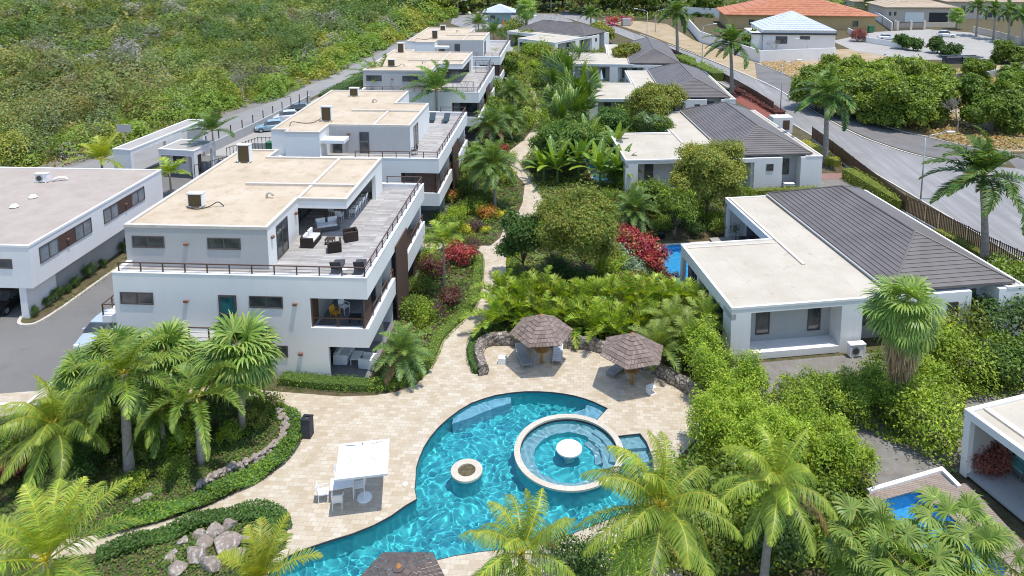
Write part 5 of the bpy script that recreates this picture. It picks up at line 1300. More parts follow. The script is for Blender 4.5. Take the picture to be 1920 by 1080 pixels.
SH = [('lush',795,600,1.1,'light green variegated shrub against the right side of the nearest block'),('purple',818,598,.85,'low dark purple shrub by the hedge strip, nearest the block corner'),('darkred',846,572,.9,'dark burgundy shrub just behind the purple one beside the path'),
('green',788,548,1.0,'green shrub below the balconies, left of the dark red croton'),('darkred',812,522,1.2,'dark red croton left of the slender palm trunk'),('red',868,497,1.15,'pinkish-red round croton right of the slender palm'),('purple',884,463,.7,'small dark purple shrub by the side path'),
('yellow',868,440,.8,'bright yellow shrub by the side path, larger of two'),('yellow',912,437,.5,'small bright yellow shrub in the path corner'),('olive',890,455,.65,'yellow-green low shrub between the yellow ones'),('purple',891,430,.85,'dark brown-purple shrub behind the yellow ones'),('orange',918,413,1.1,'bronze-leaved croton at the top of the path corner'),
('lush',862,412,1.1,'light green shrub behind the bright yellow one'),('green',885,398,1.2,'green shrub under the drooping palm, left side'),('lush',835,425,1.0,'light green shrub beside the second block patio'),('yellow',941,408,.6,'yellow-leaved shrub left of the path where it narrows'),('green',905,380,1.1,'green shrub right under the drooping palm'),
('olive',800,500,1.0,'mixed yellow-green shrub below the louvre screen'),('green',770,590,1.0,'green shrub hugging the corner of the nearest block'),('lush',845,470,1.0,'green shrub behind the red croton'),('orange',842,380,1.0,'orange-tinted croton beside the second block balcony'),('green',868,365,1.3,'dark leafy shrub beside the second block wall'),
('red',940,290,.9,'red cordyline left of the path near the second bend'),('darkred',905,260,1.1,'burgundy shrub between the two blocks by the garden'),('lush',955,305,1.1,'light green shrub at the second path bend'),('green',985,235,1.2,'green shrub where the path disappears'),('lush',975,190,1.3,'lush shrub near the far end of the path'),('green',950,150,1.5,'green shrub beside the farthest block, right side'),('olive',975,120,1.6,'olive shrub beside the farthest villa terrace'),('lush',1000,130,1.5,'green shrub between the far path and the travellers palms'),
('green',1020,300,1.1,'green shrub on the right of the second path bend'),('dark',995,320,.9,'dark shrub at the path edge left of the banana plants'),('lush',1010,200,1.3,'green shrub at the foot of the travellers palm column'),
('olive',1068,392,1.6,'feathery yellow-green bush in front of the banana plants'),('green',1145,385,1.3,'green bush between the bananas and the blue-green palm'),('green',1115,420,1.3,'green shrub behind the big olive-green tree'),('silver',1165,505,1.35,'white-variegated shrub below the burgundy bushes'),('silver',1190,520,1.0,'pale variegated shrub right of the larger one'),
('red',1178,468,1.3,'tall red cordyline bush, left of the red group'),('red',1205,488,1.45,'wide red cordyline bush in the middle of the red group'),('red',1228,512,1.2,'red cordyline bush nearest the villa pool'),('darkred',1255,540,.9,'dark burgundy cordyline at the pool coping'),('darkred',1160,440,.9,'dark red cordyline at the back of the red group'),('orange',1190,535,.8,'bronze croton in front of the red group'),
('lush',1340,425,1.2,'clipped bright green shrub against the nearest villa pillar'),('green',1355,440,1.2,'dense green shrub at the back corner of the nearest villa'),('green',1240,430,1.0,'green shrub under the hanging-leaf tree'),('dark',1305,440,1.,'dark shrub behind the villa pool'),('lush',1140,520,1.1,'light green shrub under the big olive-green tree'),('dark',1040,520,1.2,'shaded shrub under the big olive-green tree, left'),('dark',1075,540,1.2,'shaded shrub under the big olive-green tree, middle'),
('green',1170,275,1.7,'leafy shrub left of the second villa pool'),('lush',1190,300,1.3,'light green shrub at the second villa pool corner'),('green',1135,300,1.3,'green shrub behind the banana plants'),('silver',1235,285,1.2,'shrub with pale blue flowers in front of the third villa'),
('big',1815,720,1.9,'big green shrub behind the low villa at lower right'),('dark',1880,640,2.2,'dark rounded shrub at the right edge beside the nearest villa'),('big',1740,680,2.1,'big light green shrub right of the skirted fan palm'),('olive',1820,600,2.2,'olive-green tree-like shrub at the right corner of the nearest villa'),('green',1905,560,2.3,'green shrub at the right edge behind the nearest villa'),('dark',1900,720,1.8,'dark green shrub above the lower right villa roof'),('big',1745,830,2.0,'tall leafy shrub left of the lower right villa'),('big',1725,760,1.7,'leafy shrub right of the skirted palm trunk'),('green',1660,720,1.4,'shaded green shrub left of the skirted palm trunk'),
('rust',1843,888,1.0,'rust-red feathery shrub in front of the open lounge'),('dark',1470,1040,1.6,'dark shrub between the coconut palms and fan palms'),('green',1540,1000,1.7,'green shrub left of the fan palms'),('green',1370,1010,1.6,'green shrub under the two right coconut palms'),('olive',1300,1050,1.5,'yellow-green shrub at the bottom under the largest coconut palm'),('green',1590,1075,1.5,'green shrub at the bottom edge under the fan palms'),('dark',1080,1075,1.2,'dark shrub at the bottom edge between two coconut palms'),('lush',1180,1065,1.2,'green shrub at the bottom edge below the largest coconut palm'),
('pink',1148,48,2.4,'pink bougainvillea by the roadside'),('pink',1175,45,2.2,'red-orange bougainvillea right of the pink one'),('pink',1595,50,2.6,'red bougainvillea beside the tiled white house, left half'),('pink',1612,52,2.4,'red bougainvillea beside the tiled white house, right half'),('rust',1607,78,1.8,'rust-coloured bush at the entrance of the paved circle'),
('dark',20,845,1.,'dark red-leaved plant at the left edge of the island bed'),('red',8,905,.8,'bright red plant at the left edge'),('dark',180,860,1.2,'dark shrub behind the arching palm'),('green',290,850,1.,'green shrub behind the foxtail palm trunk'),('olive',480,800,.8,'yellow-green shrub inside the curved stone edge'),('green',500,775,.9,'dark clipped shrub at the tip of the island bed'),('lush',430,830,.8,'light green shrub right of the foxtail palm'),('lush',250,920,.75,'green shrub with white flowers near the pale trunk'),('dark',150,900,1.1,'dark green shrub at the foot of the arching palm'),('green',330,890,.7,'low green shrub with yellow flowers in the island bed'),
('grass',120,935,.9,'tuft of tall yellow-green grass in the lower left'),('grass',60,1000,1.,'tuft of long grass behind the corner coconut palm')]
for i, (key, x, y, r, lb) in enumerate(SH):
    bush(key, G(x, y), r, lb, group=None)
# ---- hedges
hedge('hedge', 'clipped hedge strip along the front of the nearest block', Gs([(530,716),(610,724),(690,728)]), 1.0, .5, BGREEN+HEDGE[:1], .09, 130, 1)
hedge('hedge', 'curved clipped hedge strip along the path beside the nearest block', spline(Gs([(690,729),(745,722),(790,700),(812,665),(822,640),(848,612),(876,588),(890,560),(897,520),(898,486)]), 3), .85, .45, BGREEN+HEDGE, .09, 130, 2)
hedgemass('hedge', 'tall bulging hedge from behind the second shelter towards the court', spline(Gs([(1290,690),(1345,735),(1400,790)]), 3), 2.8, 2.8, HEDGE+GREEN[:1], .105, 3)
hedgemass('hedge', 'wide unclipped hedge beside the right-hand stone wall and deck edge', spline(Gs([(1350,810),(1400,870),(1450,930)]), 3), 4.2, 2.9, HEDGE, .105, 4)
hedgemass('hedge', 'unclipped hedge mass left of the gravel court', spline(Gs([(1470,830),(1530,880),(1575,930)]), 3), 3.4, 2.7, HEDGE, .105, 5)
hedgemass('hedge', 'clipped hedge in front of the nearest villa, behind the gravel court', spline(Gs([(1475,775),(1560,778),(1665,778)]), 3), 2.6, 2.0, HEDGE+GREEN, .10, 6, .6)
hedge('hedge', 'low hedge line between the first and second villas', Gs([(1375,372),(1450,368),(1535,365)]), .9, .9, OLIVE+HEDGE[:1], .13, 60, 7)
hedge('hedge', 'yellow-leaved hedge along the railings behind the nearest villa, near part', Gs([(1590,335),(1640,365),(1690,395)]), 1.6, 1.3, YELLOW[2:]+HEDGE+OLIVE, .14, 60, 8)
hedge('hedge', 'yellow-leaved hedge along the railings behind the nearest villa, far part', Gs([(1505,275),(1540,295),(1565,312)]), 1.5, .9, YELLOW+OLIVE, .14, 60, 9)
hedge('hedge', 'clipped green hedge by the road behind the third villa', Gs([(1275,118),(1310,135),(1345,152)]), 3., 1.8, GREEN+HEDGE[:1], .22, 25, 10)
hedge('hedge', 'brown-green hedge beside the third villa parasol', Gs([(1095,172),(1148,172)]), 1.5, 1.5, OLIVE+ORANGE[:1], .22, 25, 11)
hedge('hedge', 'brown-green hedge beside the fourth villa parasol', Gs([(1060,104),(1088,104)]), 1.5, 1.5, ORANGE+OLIVE, .25, 20, 12)
hedge('hedge', 'clipped dark hedge along the car park behind the apartments', [on(112,-39.6,0), on(124,-38.4,0), on(140,-37,0)], 2.6, 1.7, BGREEN+DGREEN, .2, 32, 13, jag=.05)
hedge('hedge', 'dark red ground-cover bank along the road fence', Gs([(1378,168),(1420,190),(1460,214)]), 2.2, .5, DARKRED+RED[:1], .2, 45, 14)
hedge('hedge', 'small clipped hedge round the stub of the rubble wall', spline(Gs([(893,632),(884,655),(886,680),(896,700)]), 3), .6, .42, BGREEN, .08, 150, 15)
hedge('hedge', 'yellow-green low planting along the near railings', Gs([(1760,440),(1800,460),(1860,495)]), 1.2, .6, YELLOW[2:]+OLIVE, .13, 60, 16)
# ---- ground cover
NEARC = dict(leaf=.10, dens=110)
carpet('ground_cover', ISL, .06, BGREEN+GREEN, .10, 75, .22, 1)
carpet('ground_cover', LOW, .06, BGREEN+GREEN, .10, 75, .20, 2)
carpet('ground_cover', ribbon(spline(Gs([(515,768),(545,795),(548,825),(530,855),(490,888),(430,918),(360,948),(270,975),(190,995)]), 5), .55), .1, BGREEN+HEDGE[2:], .10, 330, .38, 3)
carpet('ground_cover', ribbon(spline(Gs([(180,1048),(260,1022),(335,998),(400,976),(470,966),(515,972),(528,1000)]), 5), .5), .1, BGREEN+DGREEN[:1], .10, 330, .35, 4)
carpet('ground_cover', SML, .06, DGREEN+GREEN, .12, 50, .25, 5)
gard = [on(40.6,-12.2,0), on(57,-12.2,0), on(62,-14,0), on(82,-12.2,0), on(92,-12,0), on(140,-12,0)]+Gs([(1005,150),(1006,200),(983,262),(957,282),(966,325),(980,380),(950,415),(920,461),(898,470),(905,520),(881,588),(827,633),(800,700),(740,734),(700,742)])
carpet('garden_cover', gard, 0, GREEN+BGREEN+OLIVE[:1], .17, 26, .5, 6, DECK)
gard2 = Gs([(1020,150),(1016,250),(975,310),(1019,380),(975,435),(950,523),(940,545),(900,640),(1320,640),(1300,560),(1240,470),(1240,440),(1370,400),(1500,380),(1180,370),(1150,250),(1105,215),(1100,140)])
carpet('garden_cover', gard2, 0, GREEN+OLIVE+BGREEN, .19, 20, .55, 7, V1P)
carpet('lawn_strip', Gs([(948,462),(985,462),(988,528),(950,526)]), 0, HEDGE, .07, 260, .12, 8)
carpet('garden_cover', [on(57.3,-28,0), on(57.3,-12.4,0), on(63.2,-12.4,0), on(63.2,-28,0)], 0, GREEN, .18, 25, .5, 9)
carpet('garden_cover', [on(81.3,-28,0), on(81.3,-12.4,0), on(91,-12.4,0), on(91,-28,0)], 0, GREEN, .2, 22, .6, 10)
carpet('shrub_cover', Gs([(1240,872),(1290,860),(1330,800),(1420,760),(1460,720),(1700,700),(1925,620),(1925,740),(1810,760),(1790,890),(1600,800),(1640,920),(1620,1085),(1000,1085),(1080,1040),(1190,990),(1245,935)]), .02, GREEN+HEDGE, .15, 45, .6, 11, HOLE)
carpet('shrub_cover', [frame(-8.19, 41+u, 18+v) for u, v in ((3,20.7),(22,20.7),(22,23),(3,26))], 0, GREEN+OLIVE, .18, 25, .5, 12)
carpet('flower_bed', [on(47.5,-37.5,0), on(47.,-36.9,0), on(61,-36.2,0), on(61,-37.5,0)], .1, DGREEN+OLIVE, .09, 14, .2, 13)
carpet('garden_cover', Gs([(1040,60),(1110,80),(1200,100),(1260,140),(1330,200),(1180,215),(1100,140),(1020,120)]), 0, OLIVE+GREEN, .3, 8, .8, 14)
carpet('garden_cover', Gs([(1180,215),(1330,200),(1500,280),(1500,330),(1370,300),(1250,290),(1150,250)]), 0, OLIVE+GREEN, .28, 9, .7, 15)
DRY = [(.34,.25,.10),(.40,.31,.14),(.24,.20,.07),(.28,.19,.08)]
carpet('dry_grass', Gs([(1660,215),(1700,240),(1760,262),(1810,275),(1925,282),(1925,262),(1830,245),(1780,215)]), .01, DRY+OLIVE[:1], .32, 9, .6, 16)
carpet('dry_grass', Gs([(1425,118),(1440,108),(1500,112),(1540,150),(1600,205),(1560,185)]), .01, DRY, .32, 4, .5, 17)
carpet('dry_grass', Gs([(1780,130),(1925,150),(1925,240),(1850,235),(1760,180)]), .01, DRY+OLIVE, .4, 5, .8, 18)
carpet('forest_floor', Gs([(830,4),(1460,4),(1460,24),(1180,40),(1050,24),(830,26)]), .0, DGREEN+OLIVE, .9, .8, 2., 19)
# ---- wild scrub
def scrub():
    rg = np.random.default_rng(77); n = 3300
    u = 62+260*rg.random(n)**.85; edge = np.interp(u, [60,74,88,112,135,200,420], [-73,-63,-56,-50,-47,-42,-27])
    v = edge-170*rg.random(n)**1.15; a = R(2.813); X = v*math.cos(a)+u*math.sin(a); Y = -v*math.sin(a)+u*math.cos(a)
    zc = Y*math.cos(PITCH)+CAM_H*math.sin(PITCH); px = CX+F*X/zc; py = CY+F*(-Y*math.sin(PITCH)+(CAM_H-2)*math.cos(PITCH))/zc
    k = (px > -60) & (px < 1000) & (py > -25); X, Y, u, v, edge = X[k], Y[k], u[k], v[k], edge[k]; m = len(X); D = np.hypot(X, Y)
    r = 1.5+2.9*rg.random(m)**2; bigt = rg.random(m) < .05; r[bigt] = rg.uniform(3.6, 5.2, bigt.sum()); h = r*rg.uniform(.7, 1.3, m); de = edge-v; r *= np.clip(.6+de/12, .6, 1.1); h *= np.clip(.5+de/10, .5, 1.1)
    pal = np.array([(.10,.125,.022),(.08,.11,.018),(.135,.145,.028),(.055,.085,.016),(.125,.155,.025),(.11,.135,.055),(.14,.13,.035),(.095,.13,.028)])
    fld = np.sin(X*.06+np.sin(Y*.045)*1.7)+np.sin(Y*.08+X*.02)+rg.normal(0, .8, m); ci = np.clip(((fld+2.4)/4.8*8).astype(int), 0, 7)
    col = pal[ci]*rg.uniform(.72, 1.5, (m, 1)); col[bigt] = np.array((.055,.10,.02)); near_ = de < 9+rg.normal(0, 3, m); col[near_] = np.array([(.13,.19,.025),(.19,.20,.03),(.11,.175,.025)])[rg.integers(0, 3, near_.sum())]
    grey = rg.random(m) < .05; col[grey] = (.17,.165,.135)
    cnt = np.clip(95000./D*(r/2.)**1.6/1.7, 80, 1300).astype(int); idx = np.repeat(np.arange(m), cnt); N = len(idx)
    d = unit(rg.normal(0, 1, (N, 3))); d[:, 2] = np.abs(d[:, 2])*.9; d = unit(d)
    ph = idx*1.7; rad = (1+.20*np.sin(d[:, 0]*5+ph)+.18*np.sin(d[:, 1]*6+ph*2)+.12*np.sin(d[:, 2]*7+ph))*np.clip(1-np.abs(rg.normal(0, .16, N)), .3, 1)
    P_ = np.stack([X[idx]+d[:, 0]*r[idx]*rad, Y[idx]+d[:, 1]*r[idx]*rad, .1+d[:, 2]*h[idx]*rad*1.1], 1)
    size = np.clip(D[idx]/330., .22, .75); V = leafquads(P_, d+np.array([0, 0, .5]), size, .55, rg)
    C = col[idx]*rg.uniform(.8, 1.2, (N, 1)); o = fol('scrub', V, C); tag(o, kind='stuff'); print('scrub', m, N)
scrub()
# ================================================================ OBJECTS
def lamp_post(label, base, h, armdir, arm=2.2):
    t = thing('street_lamp', label, 'street lamp', base, 0, 'street lamps')
    b = MB(); b.tube([(0,0,0),(0,0,h*.5),(0,0,h)], [.085,.07,.05], 8); b.cyl(0,0,0,.25,.14,n=8); b.build('pole', M['metal'], t, smooth=True)
    d = Vector((math.cos(armdir), math.sin(armdir), 0)); e = Vector((0,0,h))
    b = MB(); b.tube([e, e+d*arm*.3+Vector((0,0,.3)), e+d*arm+Vector((0,0,.55))], [.05,.04,.035], 6); b.build('arm', M['metal'], t, smooth=True)
    T = Matrix.Translation(e+d*(arm+.25)+Vector((0,0,.6))) @ Matrix.Rotation(armdir, 4, 'Z')
    b = MB(); b.box(-.4,.4,-.14,.14,-.06,.07,T); b.build('lamp_head', M['wplastic'], t, bevel=.04)
for (x,y,ty,arm,lb) in ((1726,378,258,0.,'tall street lamp behind the railings beside the nearest royal palm'),(1463,212,120,0.,'street lamp between the middle royal palms, arm to the right'),(1212,112,22,PI,'street lamp left of the white boundary wall, arm to the left'),(1316,118,50,0.,'street lamp with short arm in front of the white boundary wall'),(1229,60,22,0.3,'street lamp beside the farthest royal palm on the verge'),(859,34,4,0.,'street lamp above the farthest apartment roof by the plaza'),(1514,100,78,PI,'low street lamp in front of the tiled white house'),(1033,36,-6,0.,'tall lamp pole behind the farthest villa ridge')):
    q = G(x,y); h,_ = HT(q,x,ty); lamp_post(lb, q, h, arm)
# ---- thatched shelters
def shingleroof(Rr, z0, z1, n=6, rows=8, seed=1, tone=(.31,.245,.205)):
    rg = np.random.default_rng(seed); V = []; C = []
    for k in range(n):
        a0, a1 = 2*PI*k/n, 2*PI*(k+1)/n
        e0, e1 = np.array([math.cos(a0), math.sin(a0), 0]), np.array([math.cos(a1), math.sin(a1), 0])
        for r in range(rows):
            t0, t1 = r/rows, min(1, (r+1.12)/rows); R0, R1 = Rr*(1-t0), Rr*(1-t1); w0 = np.linalg.norm(e1-e0)*R0; m = max(1, int(w0/.21))
            zz0, zz1 = z0+(z1-z0)*t0+.045, z0+(z1-z0)*t1+.0
            for j in range(m):
                s0, s1 = j/m+.006, (j+1)/m-.006; dz = rg.uniform(-.012,.012)
                A = (e0*(1-s0)+e1*s0)*R0*1.0; B = (e0*(1-s1)+e1*s1)*R0; D = (e0*(1-s0)+e1*s0)*R1; E_ = (e0*(1-s1)+e1*s1)*R1
                A = A+[0,0,zz0+dz]; B = B+[0,0,zz0+dz]; D = D+[0,0,zz1]; E_ = E_+[0,0,zz1]
                V.append([A,B,E_,D]); c = np.array(tone)*rg.uniform(.62,1.4); C.append(c)
                V.append([A-[0,0,.04],B-[0,0,.04],B,A]); C.append(c*.9)
    return qmesh('roof', np.array(V), np.array(C), M['shingle'])
def shelter(label, base, Rr=2.02, z0=2.15, z1=3.3, tone=(.30,.235,.20), seed=1, rz=0.):
    t = thing('thatched_shelter', label, 'beach shelter', base, rz, 'shingled parasol shelters by the pool')
    r = link('roof', shingleroof(Rr, z0, z1, seed=seed, tone=tone), t)
    b = MB(); b.cyl(0,0,z1-.04,z1+.06,.12,.03,n=8); b.build('cap', M['post_wood'], r)
    b = MB(); n = 6
    for k in range(n):
        a = 2*PI*k/n; b.tube([(.1*math.cos(a),.1*math.sin(a),z1-.15),(Rr*.96*math.cos(a),Rr*.96*math.sin(a),z0-.02)],.03,5)
    b.build('rafters', M['post_wood'], t)
    b = MB(); b.cyl(0,0,0,z1-.1,.1,.085,n=12); b.build('post', M['post_wood'], t, smooth=False)
    b = MB(); b.cyl(0,0,.92,.97,.46,n=24); b.cyl(0,0,.97,1.02,.12,n=12); b.cyl(0,0,.80,.92,.05,.3,n=12,cap=False); b.build('tray_table', M['post_wood'], t)
shelter('shingled round shelter over two grey sunbeds, left of the pair', G(1015.4,681), rz=.1)
shelter('shingled round shelter over one grey sunbed by the tall hedge, right of the pair', G(1184,720), seed=2, rz=.25)
q = G(748,1090,2.6); shelter('dark grey shingled shelter roof cut by the bottom edge beside the pool', Vector((q.x,q.y,0)), tone=(.115,.10,.10), seed=3)
# ---- sunbeds
def lounger(label, foot, head, fab='gfab', frame_='metal', z=0., back=R(32), group='grey sunbeds under the shelters'):
    d = (head-foot).xy; rz = math.atan2(d.y,d.x)
    t = thing('sunbed', label, 'sun lounger', (foot.x,foot.y,z), rz, group); L = 1.95; w_ = .64
    b = MB()
    for y in (-w_/2,w_/2-.05): b.box(0,1.25,y,y+.05,.27,.32)
    b.box(0,.05,-w_/2,w_/2,.272,.318); b.box(1.2,1.25,-w_/2,w_/2,.272,.318)
    T = Matrix.Translation((1.22,0,.3)) @ Matrix.Rotation(-back,4,'Y')
    for y in (-w_/2,w_/2-.05): b.box(0,.75,y,y+.05,-.03,.02,T)
    b.box(.7,.75,-w_/2,w_/2,-.028,.018,T); b.build('frame', M[frame_], t)
    for x in (.03,1.15):
        for y in (-w_/2+.01,w_/2-.05): l = MB(); l.box(x,x+.04,y,y+.04,0,.27); l.build('leg', M[frame_], t)
    b = MB(); b.box(.03,1.22,-w_/2+.04,w_/2-.04,.30,.335); b.build('seat', M[fab], t)
    b = MB(); b.box(.02,.73,-w_/2+.04,w_/2-.04,0,.035,T); b.build('backrest', M[fab], t); return t
M['gfab'] = simple('grey_sling', (.25,.25,.245), .85, bmp=.2); M['lfab'] = simple('light_sling', (.48,.49,.51), .85, bmp=.2)
lounger('dark grey sunbed under the left shelter, slanting towards the rubble wall', G(988,692), G(971,654))
lounger('light grey sunbed straight beside the post of the left shelter', G(1044,685), G(1047,655), 'lfab')
lounger('grey sunbed half under the right-hand shelter', G(1143,708), G(1168,690))
# side cubes
b = MB(); b.box(-.24,.24,-.22,.22,0,.44); tag(b.build('side_cube', M['wplastic'], None, G(942,681), R(-12), bevel=.02), 'white cube side table left of the slanting sunbed', 'side table', 'white cube tables')
b = MB(); b.box(-.25,.25,-.22,.22,.4,.44); b.box(-.25,.25,-.22,.22,0,.04); b.box(-.25,-.21,-.22,.22,.04,.4); b.box(-.21,.25,.18,.22,.04,.4); tag(b.build('side_cube', M['wplastic'], None, G(1221,737), R(28), bevel=.01), 'white open-sided cube table at the edge of the right shelter shadow', 'side table', 'white cube tables')
# ---- square parasol
def parasol():
    p = G(683.6,934); t = thing('parasol', 'open square white parasol on a round white base beside the pool', 'parasol', p, R(9.5)); s = 1.2
    b = MB(); n = 8
    for k in range(4):
        a = [(-s,-s),(s,-s),(s,s),(-s,s)]; c0, c1 = a[k], a[(k+1) % 4]
        for i in range(n):
            t0, t1 = i/n, (i+1)/n; f = lambda c, t_: (c[0]*(1-t_), c[1]*(1-t_), 2.12+.75*t_-.09*math.sin(PI*t_))
            if i < n-1: b.add([f(c0,t0),f(c1,t0),f(c1,t1),f(c0,t1)],[(0,1,2,3)])
            else: b.add([f(c0,t0),f(c1,t0),(0,0,2.87)],[(0,1,2)])
        b.add([(c0[0],c0[1],2.12),(c1[0],c1[1],2.12),(c1[0],c1[1],2.02),(c0[0],c0[1],2.02)],[(0,1,2,3)])
    c = b.build('canopy', M['canvas'], t)
    b = MB(); b.cyl(0,0,2.85,2.95,.03,n=8); b.build('finial', M['metal'], c)
    b = MB(); b.cyl(0,0,.05,2.66,.026,n=10); b.build('pole', M['wplastic'], t)
    b = MB()
    for k in range(4): a = PI/4+k*PI/2; b.tube([(0,0,2.78),(s*1.38*math.cos(a),s*1.38*math.sin(a),2.08)],.012,4)
    b.build('ribs', M['metal'], t)
    b = MB(); b.cyl(0,0,0,.09,.37,.33,n=28); b.cyl(0,0,.09,.3,.045,n=10); b.build('base', M['wplastic'], t)
parasol()
# ---- chairs and tables
CH = {}
def chair(label, loc, rz, mat='wplastic', group=None, cat='chair'):
    if mat not in CH:
        t = thing('chair', label, cat, loc, rz, group)
        b = MB(); b.box(-.24,.24,-.24,.24,.42,.45); b.build('seat', M[mat], t)
        b = MB(); T = Matrix.Translation((0,.23,.45)) @ Matrix.Rotation(R(-12),4,'X'); b.box(-.24,.24,-.015,.015,.05,.42,T); b.build('backrest', M[mat], t)
        for x in (-.23,.2):
            for y in (-.23,.2): b = MB(); b.box(x,x+.03,y,y+.03,0,.42); b.build('leg', M[mat], t)
        for x in (-.26,.23): b = MB(); b.box(x,x+.03,-.2,.24,.62,.65).box(x,x+.03,-.2,-.17,.45,.62); b.build('armrest', M[mat], t)
        CH[mat] = t; return t
    t = dup(CH[mat], loc, rz, label)
    if 'group' in t and not group: del t['group']
    if group: t['group'] = group
    return t
def table(label, loc, rz, lx, ly, h, mat, lmat=None, group=None):
    t = thing('table', label, 'table', loc, rz, group); b = MB(); b.box(-lx/2,lx/2,-ly/2,ly/2,h-.04,h); b.build('table_top', M[mat], t, bevel=.008)
    for x in (-lx/2+.03,lx/2-.08):
        for y in (-ly/2+.03,ly/2-.08): b = MB(); b.box(x,x+.05,y,y+.05,0,h-.04); b.build('leg', M[lmat or mat], t)
    return t
tc = G(642,905,.72); tc.z = .02
table('white table half under the square parasol', tc, R(15), 1.1, .8, .73, 'wplastic')
for (dx,dy,rz,lb) in ((-.85,-.25,R(100),'white armchair at the left end of the parasol table'),(-.05,-.72,R(190),'white armchair at the near side of the parasol table'),(-.35,.75,R(20),'white armchair at the far side of the parasol table, outside the shade'),(.75,.2,R(-75),'white armchair at the right end of the parasol table, under the canopy')):
    chair(lb, tc+Vector((dx,dy,0)), rz)
# bin
t = thing('litter_bin', 'dark square slatted litter bin on the paving by the island bed', 'bin', G(577,818), R(-6)); b = MB()
for k in range(9): b.box(-.25,.25,-.25,.25,.02+k*.115,.12+k*.115)
b.box(-.24,.24,-.24,.24,.01,1.05); b.build('body', M['charcoal'], t)
b = MB(); b.box(-.27,.27,-.27,-.13,1.05,1.12).box(-.27,.27,.13,.27,1.05,1.12).box(-.27,-.13,-.13,.13,1.05,1.12).box(.13,.27,-.13,.13,1.05,1.12); b.build('lid', M['black'], t)
for (x,y,lb) in ((760,908,'small round white lid set in the paving beside the pool'),(866,753,'small round white lid in the paving at the far pool edge')):
    b = MB(); b.cyl(0,0,.02,.035,.13,n=16); tag(b.build('skimmer_lid', M['wplastic'], None, G(x,y)), lb, 'lid')
# ---- terrace furniture on the nearest block
TZ = 6.216
def tz(u,v,z=TZ): q = frame(2.813,u,v); q.z = z; return q
def armchair(label, loc, rz, w_=.8, mat='wicker', cmat='cushion', d=.78, h=.68, cat='armchair'):
    t = thing('armchair' if w_ < 1.2 else 'sofa', label, cat, loc, rz); t.scale = (1.12,)*3
    b = MB(); b.box(-w_/2,w_/2,-d/2,d/2,.04,.30); b.box(-w_/2,-w_/2+.12,-d/2,d/2,.30,h-.06); b.box(w_/2-.12,w_/2,-d/2,d/2,.30,h-.06); b.box(-w_/2+.12,w_/2-.12,d/2-.12,d/2,.30,h); b.build('frame', M[mat], t, bevel=.015)
    b = MB(); b.box(-w_/2+.13,w_/2-.13,-d/2+.02,d/2-.13,.30,.42); b.build('cushion', M[cmat], t, bevel=.03)
    if w_ > 1.2:
        for s in (-1,1): b = MB(); b.box(s*w_/4-w_/5,s*w_/4+w_/5,d/2-.28,d/2-.13,.42,.75); b.build('pillow', M[cmat], t, bevel=.05)
    return t
yr = -R(2.813)
armchair('brown wicker two-seat sofa with white cushion on the roof terrace', tz(46.0,-17.7), yr+R(90), 1.5, cat='sofa')
armchair('brown wicker armchair on the terrace, nearest the railing side and the camera', tz(44.95,-15.75), yr+R(200), mat='wicker', cmat='wicker')
armchair('brown wicker armchair on the terrace, turned away towards the dining table', tz(46.7,-15.2), yr+R(-62), cmat='wicker')
armchair('pale grey sofa with white cushions between the wicker set and dining table', tz(48.3,-17.4), yr+R(25), 1.5, 'gwicker', cat='sofa')
table('low brown wicker coffee table between the wicker armchairs', tz(46.0,-16.4), yr, .6, .6, .38, 'wicker')
table('long weathered wooden dining table under the terrace roof', tz(52.0,-17.0), yr, 1.05, 3.6, .75, 'table_wood')
for k, (du,dv,rz) in enumerate([(-1.3,.75,-90),(-.45,.75,-90),(.45,.75,-90),(1.3,.75,-90),(-1.3,-.75,90),(-.45,-.75,90),(.45,-.75,90),(-2.15,0,180)]):
    chair(['white chair at the dining table, nearest on its open side','white chair at the dining table, second nearest on its open side','white chair at the dining table, third on its open side','white chair at the dining table, farthest on its open side','white chair at the dining table, nearest on the wall side','white chair at the dining table, middle of the wall side','white chair at the dining table, farthest on the wall side','white chair at the near end of the dining table'][k], tz(52+du,-17+dv), yr+R(rz), group='white chairs round the terrace dining table')
lounger('charcoal reclining chair at the terrace corner, left of the small stool', tz(43.0,-14.75), tz(41.9,-14.6), 'charcoal', 'charcoal', TZ, R(55), 'charcoal loungers at the terrace corner')
lounger('charcoal reclining chair at the terrace corner, right of the small stool', tz(43.1,-13.4), tz(42.0,-13.2), 'charcoal', 'charcoal', TZ, R(55), 'charcoal loungers at the terrace corner')
b = MB(); b.cyl(0,0,.38,.42,.2,n=16)
for a in (0,2.1,4.2): b.tube([(.08*math.cos(a),.08*math.sin(a),.38),(.17*math.cos(a),.17*math.sin(a),0)],.015,4)
tag(b.build('stool', M['wplastic'], None, tz(41.5,-13.98)), 'small round white stool between the two charcoal recliners', 'stool')
# balcony and patio
chair('white shell chair on the corner balcony', tz(43.0,-14.6,2.93), yr+R(60)); M['yellow2'] = M['yellow']
chair('yellow chair with a blue cushion on the corner balcony', tz(42.2,-14.9,2.93), yr+R(70), 'yellow')
table('small dark low table on the corner balcony floor', tz(42.0,-13.6,2.93), yr, .7, .5, .4, 'black')
armchair('white-framed patio sofa with patterned cushions on the ground floor', tz(42.6,-14.6,.05), yr+R(90), 1.5, 'wplastic', 'cushion', cat='sofa')
table('white patio coffee table on the ground floor', tz(42.3,-13.7,.05), yr, .6, 1.0, .42, 'wplastic')
armchair('white round-backed patio chair beside the ground-floor coffee table', tz(41.8,-12.85,.05), yr+R(-100), .75, 'wplastic', 'cushion')
